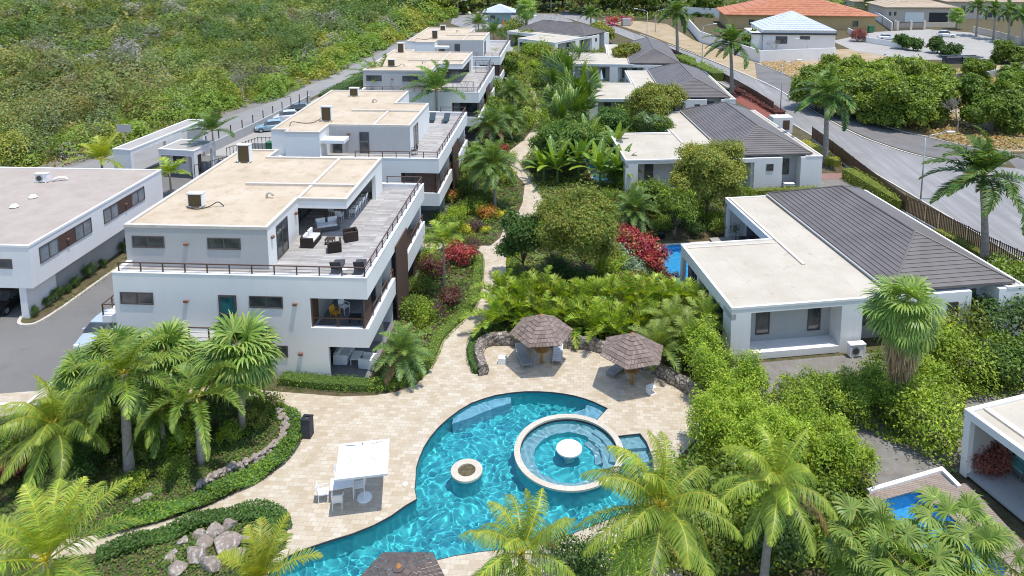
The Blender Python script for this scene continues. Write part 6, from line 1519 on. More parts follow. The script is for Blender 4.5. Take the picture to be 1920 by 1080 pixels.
# second block terrace
p1, p2 = G(809,226,TZ), G(826,214,TZ)
lounger('dark blue lounger on the second terrace, left one', G(808,231,TZ), G(817,215,TZ), 'navy', 'navy', TZ, R(40), 'dark loungers on the second terrace')
lounger('dark blue lounger on the second terrace, right one by the railing', G(833,232,TZ), G(846,216,TZ), 'navy', 'navy', TZ, R(40), 'dark loungers on the second terrace')
table('small dark side table between the two dark blue loungers', G(837,220,TZ), yr, .4, .4, .45, 'black')
chair('black chair against the wall of the second terrace, farther one', G(775,252,TZ), yr+R(-90), 'black'); chair('black chair at the near end of the second terrace', G(777,290,TZ), yr+R(-60), 'black')
# third block terrace: table, patterned screens
table('pale dining table with chairs pushed in under the third terrace roof', tz(101.6,-17.2), yr+.1, 1.1, 3.2, .78, 'pale_pave')
rr = random.Random(5)
def pattern_screen(label, a, c, h=1.2):
    L = (c-a).length; t = thing('metal_screen', label, 'screen', a, math.atan2((c-a).y,(c-a).x)); b = MB()
    b.box(0,L,-.02,.02,0,.06).box(0,L,-.02,.02,h-.05,h).box(0,.05,-.02,.02,.06,h-.05).box(L-.05,L,-.02,.02,.06,h-.05); b.build('frame', M['brown'], t)
    b = MB()
    for k in range(int(L*7)):
        x = rr.uniform(0,L); x2 = min(L,max(0,x+rr.uniform(-.7,.7))); b.tube([(x,0,.05),(x2,0,h-.05)],.016,4)
    b.build('lattice', M['metal'], t)
pattern_screen('patterned metal screen at the front of the third terrace', tz(91.8,-19.2,6.6), tz(91.8,-13.,6.6), 1.3)
pattern_screen('patterned metal screen at the back corner of the third terrace', tz(106.5,-14.8,6.2), tz(106.5,-12.7,6.2), 1.9)
pattern_screen('patterned metal screen along the side of the third terrace', tz(103.,-12.7,6.6), tz(108.5,-12.7,6.6), 1.5)
# ---- villa terrace things
t = thing('pedestal_fan', 'black pedestal fan under the roof of the nearest villa', 'fan', v1f(17.0,7.6)+Vector((0,0,.16))); b = MB(); b.cyl(0,0,0,.05,.25,n=14).cyl(0,0,.05,1.35,.02,n=6); b.build('stand', M['black'], t)
T = Matrix.Translation((0,0,1.45)) @ Matrix.Rotation(R(70),4,'X'); b = MB(); b.cyl(0,0,-.05,.05,.3,n=18,M=T,cap=False)
for k in range(8): a = k*PI/4; b.tube([T @ Vector((0,0,.05)), T @ Vector((.3*math.cos(a),.3*math.sin(a),.05))],.008,4)
b.cyl(0,0,-.06,.06,.06,n=8,M=T); b.build('fan_head', M['black'], t)
armchair('dark lounge sofa beside the pedestal fan of the nearest villa', v1f(15.5,8.1)+Vector((0,0,.16)), R(8.19-90), 1.8, 'charcoal', 'charcoal', cat='sofa')
t = thing('plant_pot', 'large round black plant pot behind the nearest villa pool', 'plant pot', G(1240,446)); b = MB(); b.cyl(0,0,0,.5,.28,.36,n=16,cap=False).cyl(0,0,.5,.55,.38,n=16,cap=False).cyl(0,0,.42,.44,.33,n=14); b.build('bowl', M['black'], t)
def closed_parasol(label, base):
    t = thing('closed_parasol', label, 'parasol', base, 0, 'closed parasols on villa terraces'); b = MB(); b.cyl(0,0,0,2.6,.03,n=6); b.build('pole', M['wplastic'], t)
    b = MB(); n = 10; prof = [(.32,.75),(.36,1.0),(.22,1.7),(.1,2.4),(.03,2.7)]
    for i in range(len(prof)-1):
        for k in range(n):
            f = lambda kk, pr: (pr[0]*(1+.25*(kk % 2))*math.cos(2*PI*kk/n), pr[0]*(1+.25*(kk % 2))*math.sin(2*PI*kk/n), pr[1])
            b.add([f(k,prof[i]),f((k+1) % n,prof[i]),f((k+1) % n,prof[i+1]),f(k,prof[i+1])],[(0,1,2,3)])
    b.build('folded_canopy', M['canvasblue'], t)
closed_parasol('closed pale blue parasol left of the third villa', G(1127,158)); closed_parasol('closed pale blue parasol left of the fourth villa', G(1074,100)); 
# lounge of the lower right villa
q = G(1893,872,.32); armchair('grey wicker sofa with aqua cushions in the lower right lounge', q, R(-75), 2.2, 'gwicker', 'aqua', cat='sofa')
q = G(1915,893,.32); table('grey wicker coffee table beside the aqua-cushioned sofa', q, R(20), .9, .6, .4, 'gwicker')
# ---- rubble walls and rocks
def rubble(name, label, line, th, h, seed=1, z=0.02):
    rr = random.Random(seed); o = line[0].copy(); o.z = z; b = MB(); n = len(line); sec = [(-.5,0),(-.55,.35),(-.5,.7),(-.38,.97),(0,1.02),(.38,.97),(.5,.7),(.55,.35),(.5,0)]
    for i, p in enumerate(line):
        d = (line[min(i+1,n-1)]-line[max(i-1,0)]).xy.normalized(); nn = Vector((-d.y,d.x,0))
        for (s,zz) in sec:
            j = .07; q = p-o+nn*s*th; b.v.append((q.x+rr.uniform(-j,j), q.y+rr.uniform(-j,j), max(0,zz*h+(rr.uniform(-j,j) if zz > 0 else 0))))
    m = len(sec)
    for i in range(n-1):
        for k in range(m-1): b.f.append((i*m+k,i*m+k+1,(i+1)*m+k+1,(i+1)*m+k))
    b.f.append(tuple(range(m))); b.f.append(tuple((n-1)*m+k for k in range(m-1,-1,-1)))
    return tag(b.build(name, M['stonewall'], None, o), label, 'stone wall')
def dense(line, step=.22):
    out = []; 
    for a, c in zip(line[:-1], line[1:]):
        L = (c-a).length; k = max(1,int(L/step)); out += [a.lerp(c,i/k) for i in range(k)]
    return out+[line[-1]]
rubble('stone_wall', 'curved rubble stone wall behind the sunbeds, ending in a rounded stub', dense(spline(Gs([(908,704),(898,680),(899,660),(912,648),(945,645),(1000,648),(1058,650),(1112,655),(1165,672),(1220,695),(1270,722),(1322,754)]),4)), .55, .75)
rr = random.Random(8)
def rock(name, label, p, s, mat='rock', group=None, flat=.7, parent=None, cat='boulder'):
    me = bpy.data.meshes.new(name); bm = bmesh.new(); bmesh.ops.create_icosphere(bm, subdivisions=3, radius=1)
    ax = [(Vector((rr.gauss(0,1),rr.gauss(0,1),rr.gauss(0,1))).normalized(), rr.uniform(.5,.8)) for _ in range(15)]
    for v in bm.verts:
        for a, d in ax:
            k = v.co.dot(a)
            if k > d: v.co -= a*(k-d)
        v.co *= 1+rr.uniform(-.02,.02); v.co.z *= flat
        v.co *= s
    bm.to_mesh(me); bm.free(); me.materials.append(M[mat]); o = link(name, me, parent, p, rr.uniform(0,6)); 
    if parent is None: tag(o, label, cat, group)
    return o
RK = [(405,1000,.5,'reddish boulder at the top of the rock pile in the lower bed'),(430,990,.42,'pale boulder under the hedge tip in the lower bed'),(388,1022,.45,'boulder at the left of the large white one'),(425,1030,.72,'largest whitish boulder with quartz streaks in the rock pile'),(365,1045,.6,'broad pink-grey boulder left of the largest one'),(400,1062,.62,'big flat boulder near the bottom edge'),(462,1015,.4,'small brown boulder right of the largest one'),(372,1008,.35,'small tan boulder at the upper left of the pile'),(320,1050,.4,'grey boulder at the left end of the rock pile'),(330,1072,.5,'boulder at the bottom edge, left end of the pile'),(345,1020,.3,'small pale boulder between hedge and pile'),(450,1045,.38,'boulder beside the small yellow palm'),(525,1015,.3,'boulder at the pool corner of the lower bed'),(275,960-25,.28,'pinkish stone in the island bed'),(258,945,.25,'small round stone beside the pinkish one in the island bed')]
for x,y,s,lb in RK: rock('boulder', lb, G(x,y)+Vector((0,0,.12)), s)
p = G(190,292); rock('boulder', 'big tan boulder at the scrub edge left of the sign board', p, 1.5)
t = thing('stone_edging', 'curved edging of pale stacked stones inside the island bed', 'stone edging', G(525,800))
ed = spline(Gs([(523,778),(534,800),(530,825),(507,848),(472,870),(432,886),(398,903),(372,918)]),10)
for k, p in enumerate(dense(ed,.30)):
    for j in range(2): rock('stone', None, p-G(525,800)+Vector((rr.uniform(-.14,.14),rr.uniform(-.14,.14),.12+.16*j)), rr.uniform(.14,.22), 'coping_rock' if 'coping_rock' in M else 'rock', parent=t)
# ---- planting kerb beside the office block
kp = spline([on(*q,0) for q in ((46.6,-39.0),(45.6,-38.5),(45.35,-37.8),(45.8,-37.2),(48,-36.95),(52,-36.9),(58,-36.7),(62,-36.6))],5)
k_ = strip('planter_kerb', kp, .22, .0, M['kerb'], .16)
lay('kerb_strip', ribbon(kp,.42,.12), .03, M['kerb']); lay('flower_bed_soil', [q for q in kp]+[on(62,-38.6,0)], .04, M['earth'])
rg_ = random.Random(4)
for k, (u_, s) in enumerate(((46.6,.32),(47.9,.34),(48.8,.42),(49.9,.3),(50.9,.36),(52.6,.45),(54.2,.32),(57,.4),(57.9,.42),(58.8,.36),(60.2,.42))):
    bush('dark', on(u_,-38.1,0), s, 'small dark-leaved shrub in the kerb bed, %s from its near end' % ['first','second','third','fourth','fifth','sixth','seventh','eighth','ninth','tenth','last'][k], sz=1.8, group='small shrubs along the office block')
# ---- cars
def car(label, front, heading, colr, group=None, suv=False, name='parked_car', L=4.4):
    """front: ground point under the nose; heading: direction the nose points"""
    d = Vector((math.cos(heading), math.sin(heading), 0)); c = front-d*L/2; t = thing(name, label, 'car', (c.x,c.y,front.z), heading, group)
    k = str(colr)
    if k not in M:
        m, nt, b_ = nodes('car_paint'); setc(nt, b_, colr); b_.inputs['Metallic'].default_value = .3; b_.inputs['Roughness'].default_value = .28; b_.inputs['Coat Weight'].default_value = .6; M[k] = m
    H = 1.62 if suv else 1.42; W = .9
    # stations x, belt height, half width, bottom
    prof = [(-L/2,.75,.72,.35),(-L/2+.15,.92,.82,.25),(-L/2+.7,1.0,.88,.22),(-.4,.98,W,.2),(.6,.95,W,.2),(L/2-1.0,.88,.88,.22),(L/2-.35,.76,.82,.25),(L/2-.05,.6,.68,.3)]
    b = MB(); n = len(prof)
    for x,zb,w_,z0 in prof:
        for (yy,zz) in ((-w_*.92,z0),(-w_,z0+.15),(-w_,zb-.12),(-w_*.9,zb),(0,zb+.04),(w_*.9,zb),(w_,zb-.12),(w_,z0+.15),(w_*.92,z0)): b.v.append((x,yy,zz))
    for i in range(n-1):
        for j in range(8): b.f.append((i*9+j,i*9+j+1,(i+1)*9+j+1,(i+1)*9+j))
        b.f.append((i*9+8,i*9,(i+1)*9,(i+1)*9+8))
    b.f.append(tuple(range(8,-1,-1))); b.f.append(tuple((n-1)*9+j for j in range(9)))
    bo = b.build('body', M[k], t, smooth=True); e = bo.modifiers.new('b','BEVEL'); e.width = .03; e.segments = 2
    xr = -L/2+(.25 if suv else .55)
    st = [(xr,.97,.80),(xr+.55,H-.03,.66),(-.1,H,.68),(.45,H-.05,.67),(L/2-1.15,.9,.80)]
    b = MB()
    for x,z_,w_ in st: b.v += [(x,-.82,.93),(x,-w_,z_-.02),(x,-w_*.9,z_),(x,w_*.9,z_),(x,w_,z_-.02),(x,.82,.93)]
    for i in range(len(st)-1):
        for j in range(5): b.f.append((i*6+j,i*6+j+1,(i+1)*6+j+1,(i+1)*6+j))
    gl = b.build('windows', M['glass'], t, smooth=False)
    b = MB(); b.add([(xr+.5,-.62,H-.01),(xr+.5,.62,H-.01),(.5,.62,H-.04),(.5,-.62,H-.04),(-.1,.63,H+.02),(-.1,-.63,H+.02)],[(0,5,4,1),(5,3,2,4)]); b.add([(xr+.5,-.62,H-.03),(xr+.5,.62,H-.03),(.5,.62,H-.06),(.5,-.62,H-.06)],[(0,1,2,3)])
    rf = b.build('car_roof', M[k], t); so_ = rf.modifiers.new('s','SOLIDIFY'); so_.thickness = .03; so_.offset = 1
    for x in (-L/2+.8,L/2-.85):
        for y in (-.86,.86):
            T = Matrix.Translation((x,y,.32)) @ Matrix.Rotation(PI/2,4,'X'); w_ = MB(); w_.cyl(0,0,-.1,.1,.32,n=20,M=T); wh = w_.build('wheel', M['black'], t)
            w_ = MB(); w_.cyl(0,0,-.112,.112,.19,n=12,M=T); w_.build('rim', M['metal'], wh)
    for y in (-.6,.6):
        b = MB(); b.box(L/2-.28,L/2-.08,y-.17,y+.17,.58,.70); b.build('headlight', M['wplastic'], t, bevel=.03)
        b = MB(); b.box(-L/2-.02,-L/2+.1,y-.15,y+.15,.68,.82); b.build('tail_light', M['red_l'], t)
    b = MB(); b.box(L/2-.16,L/2+.01,-.38,.38,.36,.52); b.build('grille', M['black'], t)
    for y in (-.95,.95): b = MB(); b.box(.62,.8,y-.09,y+.09,.95,1.07); b.build('mirror', M[k], t, bevel=.03)
    return t
M['red_l'] = simple('red_lens', (.45,.02,.02), .3)
hd = -R(2.813)-PI/2
car('silver car parked by the nearest block, half hidden by fan palms', G(158,668), hd, (.50,.58,.64))
car('black car parked in the bay under the office block', on(48.5,-41.3,0), hd+R(180), (.015,.017,.02)) if False else car('black car parked in the bay under the office block', on(45.9,-41.2,0), hd, (.015,.017,.02))
car('light blue car in the car park behind the second block', G(478,247), hd-R(70), (.30,.45,.52)); car('white car in the car park, farther than the light blue one', G(508,228), hd-R(70), (.75,.76,.78)); car('dark car at the far end of the car park', G(530,214), hd-R(70), (.05,.055,.06))
car('white saloon car at the entrance of the paved circle', G(1680,75), R(-8), (.75,.76,.78)); car('white off-road car on the paved circle', G(1792,70), R(-20), (.75,.76,.78), suv=True)
# ---- signs and small street things
t = thing('sign_board', 'blank grey sign board on a post at the scrub edge', 'sign', G(236,280)); b = MB(); b.cyl(0,0,0,2.4,.05,n=8); b.build('post', M['metal'], t); b = MB(); b.box(-.9,.9,-.05,0,2.2,3.2); b.build('panel', M['concrete'], t)
t = thing('marker_post', 'red and white striped marker post at the road shoulder', 'marker post', G(1659,234))
for k in range(5): b = MB(); b.cyl(0,0,k*.4,k*.4+.4,.09,n=8); b.build('band', M['red_l'] if k % 2 == 0 else M['wplastic'], t)
b = MB(); b.box(-.14,.14,-.1,.1,2.,2.25); b.build('cap', M['wplastic'], t)
t = thing('road_sign', 'round sign on a grey post beside the road fence', 'road sign', G(1308,140)); b = MB(); b.cyl(0,0,0,2.6,.04,n=6); b.build('post', M['metal'], t); T = Matrix.Translation((0,-.05,2.7)) @ Matrix.Rotation(PI/2,4,'X'); b = MB(); b.cyl(0,0,0,.03,.4,n=20,M=T); b.build('disc', M['wplastic'], t)
t = thing('utility_cabinet', 'pale grey utility cabinet on the dry verge', 'cabinet', G(1174,48), .2); b = MB(); b.box(-1.3,1.3,-.7,.7,.1,2.1); b.build('body', M['metal'], t, bevel=.03); b = MB(); b.box(-1.2,-.05,-.73,-.7,.2,2.); b.build('door', M['concrete'], t); b = MB(); b.box(.05,1.2,-.73,-.7,.2,2.); b.build('door', M['concrete'], t)
b = MB()
for k in range(3):
    t = thing('waste_bin', 'green wheeled waste bin by the portal fence, %s' % ['left of three','middle of three','right of three'][k], 'bin', on(86.3+k*.4,-37.6+k*1.5,0), .3*k, 'green waste bins'); b = MB(); b.box(-.6,.6,-.45,.45,.15,1.1); b.build('body', M['green_plastic'], t, bevel=.04); b = MB(); b.box(-.65,.65,-.5,.5,1.1,1.2); b.build('lid', M['green_plastic'], t, bevel=.03)
    for x in (-.5,.5): b = MB(); b.cyl(x,0,0,.15,.09,n=8); b.build('wheel', M['black'], t)
# ---- road fence
def slatfence(name, label, line, h, gap, sw, z=.25, base=True):
    o = line[0].copy(); t = thing(name, label, 'fence', o); b = MB(); rl = MB(); ps = []; bw = MB()
    L = [p-o for p in line]
    for i in range(len(L)-1):
        a, c = L[i], L[i+1]; ln = (c-a).length; T = Matrix.Translation(a) @ Matrix.Rotation(math.atan2((c-a).y,(c-a).x),4,'Z')
        if gap:
            for k in range(int(ln/gap)): b.box(k*gap,k*gap+sw,-.02,.02,z,h,T)
        else: b.box(0,ln,-.02,.02,z,h,T)
        for zz in (z+.1,h-.12): rl.box(0,ln,.02,.05,zz,zz+.05,T)
        if base: bw.box(0,ln-.005*i,-.1-.001*i,.1+.001*i,0,z-.03-.001*i,T)
        for k in range(max(1,int(ln/3))): q_ = MB(); ps.append(q_); q_.box(k*3,k*3+.08,-.04,.04,0 if not base else z-.05,h+.06,T)
    b.build('slats' if gap else 'panel', M['brown'], t); rl.build('rails', M['brown'], t); [q_.build('post', M['brown'], t) for q_ in ps]
    if base: bw.build('plinth', M['concrete'], t)
slatfence('slat_fence', 'brown metal railings of upright slats beside the road, behind the nearest villa', spline(Gs([(1697,401),(1760,436),(1840,478),(1925,520)]),3), 1.9, .19, .09)
slatfence('panel_fence', 'brown closed panel fence along the road behind the second villa', spline(Gs([(1522,262),(1560,291),(1620,340),(1697,400)]),3), 1.75, 0, 0)
slatfence('panel_fence', 'brown closed panel fence along the road behind the third and fourth villas', spline(Gs([(1253,100),(1300,122),(1350,148),(1400,176),(1450,208)]),3), 1.4, 0, 0, .1, False)
t = thing('gate_pillar', 'white gate pillar block with a brown door beside the road', 'gate pillar', G(1463,247), R(4)); b = MB(); b.box(-1.35,1.35,-.8,.8,0,2.2); b.build('body', M['villa_white'], t); b = MB(); b.box(.0,.9,-.84,-.8,.5,1.8); b.build('door', M['brown'], t)
# ---- far houses
def wl(name, label, pts, h, mat='villa_white', th=.25): return wall_line(name, label, Gs(pts), h, th, mat)
wl('boundary_wall', 'long white boundary wall in front of the tiled white house', [(1290,52),(1312,78),(1425,118),(1565,112)], 2.6)
wl('boundary_wall', 'low white wall from the red bougainvillea to the white saloon car', [(1590,62),(1625,80),(1700,92)], 1.4)
wl('boundary_wall', 'white wall behind the round dark tree', [(1280,30),(1400,36)], 3.)
wl('boundary_wall', 'low concrete wall behind the grove across the road', [(1778,156),(1850,150),(1925,136)], 1.6, 'concrete')
wl('boundary_wall', 'cream boundary wall with pillars right of the paved circle', [(1825,62),(1870,72),(1990,105)], 1.8, 'cream')
wl('boundary_wall', 'cream wall in front of the tan garage house', [(1670,52),(1790,50)], 1.3, 'cream')
wl('boundary_wall', 'white wall beside the gate of the tan garage house', [(1640,35),(1672,58)], 2.4)
def house(label, c, rz, W_, D_, h, zR, wall, roofm, wins=(), ov=.7, cat='house', doors=(), garage=()):
    t = thing('house', label, cat, c, rz); b = MB(); b.box(-W_/2,W_/2,0,D_,0,h); b.build('wall', M[wall], t)
    b = MB(); hiproof(b,-W_/2-ov,W_/2+ov,-ov,D_+ov,h,zR,D_/2.2 if D_ < W_ else 5,10,.07); 
    b.build('tiled_roof', M[roofm], t)
    for x0,x1,z0,z1 in wins: window(t,x0,x1,z0,z1,0,None,1 if x1-x0 > 1.2 else 0)
    for x0,x1,z1,m in doors: b = MB(); b.box(x0,x1,-.06,.02,0.05,z1); b.build('door_or_shade_panel', M[m], t)  # dark entry is a flat panel with an open garage's shade painted on
    return t
house('white house with pale blue-white tiled hip roof beyond the boundary wall', G(1497,97), R(-4), 16., 13., 4.9, 8.6, 'white', 'tile_white', ((-5.2,-2.6,1.8,3.5),(.2,2.4,2.8,3.6)), .2)
t = thing('parapet_band', 'low flat-roofed front wing of the tiled white house', 'house wing', G(1497,97), R(-4)); b = MB(); b.box(-10.5,-8.1,.5,9,0,4.2); b.build('wall', M['white'], t); b = MB(); b.box(-10.7,8.2,-.35,-.02,3.9,4.3); b.build('dark_band', M['charcoal'], t)
house('large house with orange terracotta hip roof behind the tiled white house', G(1500,55), R(-6), 40., 16., 4., 9.5, 'ochre', 'tile_orange', ((-14,-12.5,1,2.6),(-9,-7.5,1,2.6),(14,15.5,1,2.6)), 1.)
house('tan-roofed house with a white garage door and an open garage', G(1725,42), R(-3), 20., 14., 4.6, 7.5, 'cream', 'tile_tan', ((-9.3,-8.6,2,3.2),(-7.8,-7.1,2,3.2)), .8, doors=((-4.5,1.,3.,'wplastic'),(2.5,8.,3.,'dark')))
house('wide tan-roofed house with tall white windows at the right edge', G(1875,36), R(-3), 32., 14., 5.5, 8.8, 'cream', 'tile_tan', ((-12,-10.8,2,4.2),(-9.4,-8.2,2,4.2),(-4,-2.4,.5,3.6),(4,5.2,2,4.2)), .9)
house('small pale house roof behind the orange roof, at the top edge', G(1640,22), R(-3), 14., 10., 3.5, 6., 'cream', 'tile_tan', (), .6)
house('pale blue entrance kiosk with pale hip roof on the plaza', G(936,44), 0, 6.8, 6., 3.4, 5.4, 'tealwall', 'tile_white', ((-2.6,-1.2,1.,2.4),), 1.5, 'kiosk')
for x,y,lb in ((1268+0,0,''),): pass
for i,(x,lb) in enumerate(((1830,'left of the row beside the wide tan house'),(1862,'second of the row beside the wide tan house'),(1890,'third of the row beside the wide tan house'),(1915,'at the right edge beside the wide tan house'))):
    PB('tall palm with slim trunk '+lb, (x,68+i*6), (x+4,12+i*5), c_royal2, 'royal2', s=.85, tr=.22, rz=i*1.1, group=None)
PC('low palm in front of the wide tan house, left of the steps', (1795,28), 4., c_wash, 'wash', tr=.2, s=1.0)
PC('palm beside the seated lamp post left of the pink bougainvillea', (1108,25), 4.5, c_royal, 'royal', tr=.2, s=.8)
t = thing('loader', 'small parked loader with orange arm and grey bucket in the dry lot', 'loader', G(1838,133), R(-80)); b = MB(); b.box(-1.4,1.,-.8,.8,.6,1.4); b.build('body', M['ochre'], t, bevel=.05); b = MB(); b.box(-.6,.6,-.6,.6,1.4,2.5); b.build('cab', M['glass'], t, bevel=.05)
b = MB(); b.box(1.4,2.2,-1.,1.,.1,1.0); b.build('bucket', M['metal'], t); b = MB(); b.box(.6,1.5,-.7,-.5,.9,1.3).box(.6,1.5,.5,.7,.9,1.3); b.build('arm', M['ochre'], t)
for x in (-1.,.7):
    for y in (-.9,.9): T = Matrix.Translation((x,y,.5)) @ Matrix.Rotation(PI/2,4,'X'); b = MB(); b.cyl(0,0,-.15,.15,.5,n=14,M=T); b.build('wheel', M['black'], t)
for k,(x,lb) in enumerate(((1788,'dark skip container in the dry lot, left one'),(1818,'dark skip container in the dry lot, next to the loader'))):
    t = thing('skip', lb, 'skip', G(x,118), .1); b = MB(); b.prism([(-2.2,-1),(2.2,-1),(1.9,1),(-1.9,1)],0,1.4,top=False); b.build('hull', M['charcoal'], t); b = MB(); b.box(-2.3,2.3,-1.1,-1.,1.35,1.5).box(-2.,2.,1.,1.1,1.35,1.5); b.build('rim', M['metal'], t)
for k,(x,y,lb) in enumerate(((862,26,'left of four white stones along the plaza edge'),(880,25,'second of four white stones along the plaza edge'),(897,24,'largest white stone along the plaza edge'),(1003,30,'white stone right of the kiosk palm'))): rock('white_stone', lb, G(x,y), 1.0+.3*(k == 2), 'white', cat='stone')
t = thing('traffic_cone', 'orange traffic post beside the entrance kiosk', 'traffic post', G(943,47)); b = MB(); b.cyl(0,0,0,.08,.4,n=10).cyl(0,0,.08,1.8,.3,.12,n=10); b.build('cone', simple('orange_plastic',(.7,.16,.03),.5), t)
t = thing('house', 'distant white house fragment at the top left above the scrub', 'house', G(415,12), 0); b = MB(); b.box(-9,9,0,8,0,3.4); b.build('wall', M['white'], t); b = MB(); b.box(-2,2,-.1,6,3.4,6.2); b.build('upper_floor', M['white'], t); window(t,-5,-3,1,2.4,0)
# ================================================================ MORE PLANTING: fill of the central garden and far ground
fill = [('lush',1010,240,1.9,'rounded green shrub on the right bank of the path, below the travellers palms'),('green',1035,262,1.8,'shrub left of the glossy tree, by the path'),('green',1100,275,2.0,'shrub at the foot of the travellers palms, villa side'),('lush',1120,262,1.8,'light green shrub under the third villa pool corner'),('green',1110,215,2.0,'shrub between the travellers palms and the third villa'),
('dark',1085,262,1.8,'dark shrub behind the glossy tree'),('green',1020,165,2.2,'green shrub where the far path meets the palms'),('lush',1005,110,2.6,'green shrub in front of the farthest villa wing'),('olive',1035,118,2.4,'olive shrub left of the fourth villa wing'),('green',985,88,2.6,'green shrub between the farthest block and farthest villa'),('olive',965,62,2.8,'olive shrub near the plaza, left of the farthest villa'),('green',950,80,2.4,'shrub beside the farthest block, back corner'),
('green',1062,128,2.2,'shrub in front of the fourth villa parasol'),('lush',965,140,2.2,'light green shrub opposite the farthest block screen'),('green',935,185,2.0,'shrub below the farthest block balcony'),('lush',945,235,1.7,'light shrub beside the brownish palm'),('green',910,245,1.7,'shrub below the third block balcony, front'),('purple',915,262,1.1,'purple shrub below the third block balcony'),('green',890,320,1.7,'shrub below the second block balcony, back'),('lush',950,345,1.2,'light green shrub left of the straight path piece'),
('green',880,345,1.6,'shrub below the second block balcony, front'),('lush',905,405,.9,'low light green shrub above the bronze croton'),('green',850,440,1.0,'green shrub behind the slender palm crown'),('lush',1150,560-45,1.2,'light green shrub right of the olive-green tree trunk'),('green',1210,560,1.2,'green shrub between the red bushes and the pale palms'),('olive',1170,555,1.1,'olive shrub just behind the palm row'),
('green',1160,340,1.6,'shrub between the banana plants and the second villa wall'),('lush',1185,352,1.4,'light green shrub at the second villa front corner'),('green',1205,400,1.6,'shrub behind the blue-green young palm'),('green',1235,405,1.5,'shrub left of the hanging-leaf tree'),('lush',1300,410,1.5,'light shrub right of the hanging-leaf tree'),('green',1385,385,1.4,'shrub at the left end of the low hedge line'),
('green',1195,250,2.0,'shrub at the front corner of the third villa'),('lush',1165,235,1.8,'light green shrub below the third villa corner'),('green',1270,262,1.7,'shrub right of the flat-topped tree'),('olive',1150,205,1.6,'olive shrub in the third villa garden'),
('green',1870,780-70,1.6,'green shrub by the back edge of the lower right villa'),('olive',1790,640,1.8,'olive shrub between the skirted palm and the villa corner'),('green',1640,1055,1.3,'low green shrub at the bottom below the fan palms'),('lush',1420,980,1.6,'light green shrub between the two right coconut palms'),('green',1330,960,1.7,'green shrub behind the largest coconut palm'),('olive',1250,1000,1.3,'olive shrub at the lower pool edge'),
('green',60,860,1.2,'green shrub at the left end of the island bed'),('dark',100,830,1.2,'dark shrub behind the yellow-tipped palm'),('green',210,840,1.2,'green shrub left of the pale palm trunk'),('green',270,800,1.3,'shaded shrub between the fan palms'),('lush',350,835,.9,'light shrub at the foxtail palm foot'),('dark',400,800,1.1,'dark shrub between the foxtail and the fan palm')]
for i, (key, x, y, r, lb) in enumerate(fill): bush(key, G(x, y), r*1.1, lb, sz=1.15)
for (x, y, h, s), lb in zip([(1075,262,3.4,1.35),(1048,262,2.6,1.3),(1100,232,3.6,1.4),(1115,200,3.2,1.3),(1085,150,3.4,1.3),(1040,165,3.,1.3),(1062,188,3.8,1.45),(1025,150,2.6,1.2)],
    ['big travellers palm just above the glossy tree','travellers palm at the path side above the glossy tree','big travellers palm against the third villa front corner','travellers palm against the third villa roof edge','travellers palm below the fourth villa wing','travellers palm on the path side of the far column','tallest big travellers palm in the heart of the column','small travellers palm at the far path bend']):
    bananas(lb, (x, y), h, s, 'trav', c_trav, 'travellers palms in the central column', .2)
T_('tree', 'leafy green tree between the second and third blocks terraces and the path', (915,235), 912, 205, 2.2, GREEN, 111, .9, .24, 1.3, 9)
T_('tree', 'tall green tree below the farthest block balcony', (948,160), 948, 120, 2.6, GREEN+OLIVE[:1], 112, .9, .28, 1.2, 9)
T_('tree', 'dark green tree on the path side of the third villa garden', (1150,262), 1150, 232, 2.2, BGREEN, 113, .9, .22, 1.5, 9)
T_('tree', 'small green tree behind the hanging-leaf tree', (1225,400), 1222, 365, 1.8, GREEN, 114, .9, .2, 1.4, 9)
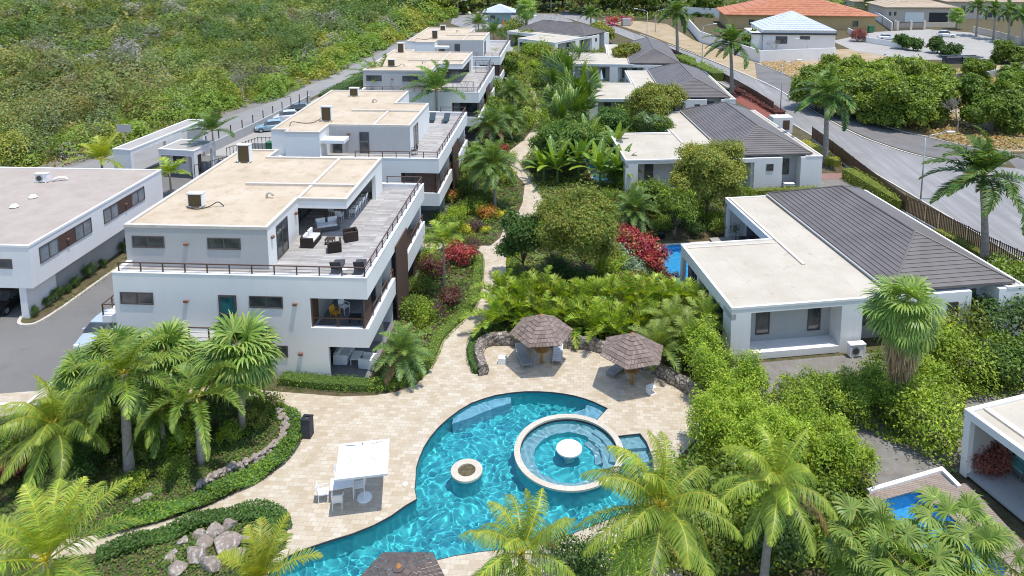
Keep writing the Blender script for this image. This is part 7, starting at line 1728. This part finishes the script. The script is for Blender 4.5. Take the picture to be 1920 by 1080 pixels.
carpet('garden_cover', Gs([(940,40),(1000,60),(1040,100),(1010,150),(990,230),(960,260),(905,260),(950,150),(965,80)]), 0, GREEN+OLIVE, .3, 9, 1.0, 31)
carpet('garden_cover', Gs([(1010,60),(1040,100),(1150,200),(1150,260),(1010,260),(1018,205),(992,150)]), 0, GREEN+BGREEN, .3, 10, .9, 32)
carpet('verge_cover', [on(60,-73,0), on(74,-61,0), on(88,-55.5,0), on(112,-51,0), on(135,-48.6,0), on(200,-43.4,0), on(200,-46,0), on(135,-52,0), on(112,-55,0), on(88,-60,0), on(74,-66,0), on(60,-78,0)], 0, OLIVE+DRY, .35, 3, .5, 33)
carpet('verge_cover', [on(118,-34,0), on(140,-33,0), on(200,-30,0), on(200,-36,0), on(140,-41,0), on(118,-41,0)], 0, OLIVE+GREEN, .35, 5, .8, 34)
carpet('far_cover', Gs([(1440,30),(1650,24),(1930,14),(1930,2),(1440,2)]), 0, OLIVE+GREEN, .9, .8, 2.4, 35)

def tall_gate(name, label, a, c, h, panels):
    t = thing(name, label, 'gate', a, math.atan2((c-a).y, (c-a).x)); L = (c-a).length
    for k in range(panels+1): b = MB(); b.box(L*k/panels-.3, L*k/panels+.3, -.3, .3, 0, h+.4); b.build('pillar', M['cream'], t)
    for k in range(panels):
        b = MB(); x0, x1 = L*k/panels+.35, L*(k+1)/panels-.35
        for j in range(int((x1-x0)/.25)): b.box(x0+j*.25, x0+j*.25+.06, -.03, .03, .2, h)
        b.box(x0, x1, .03, .07, .25, .4).box(x0, x1, .03, .07, h-.2, h-.05); b.build('gate_leaf', M['wframe'], t)
tall_gate('driveway_gate', 'dark barred driveway gate between cream pillars before the garage house', G(1682,57), G(1732,56), 2.2, 2)
tall_gate('driveway_gate', 'dark barred gate at the corner left of the garage house', G(1655,46), G(1678,56), 2.2, 1)
t = thing('waste_bin', 'green waste bin at the entrance of the paved circle', 'bin', G(1632,61)); b = MB(); b.box(-.6,.6,-.6,.6,.1,1.7); b.build('body', M['green_plastic'], t); b = MB(); b.box(-.65,.65,-.65,.65,1.7,1.85); b.build('lid', M['green_plastic'], t)
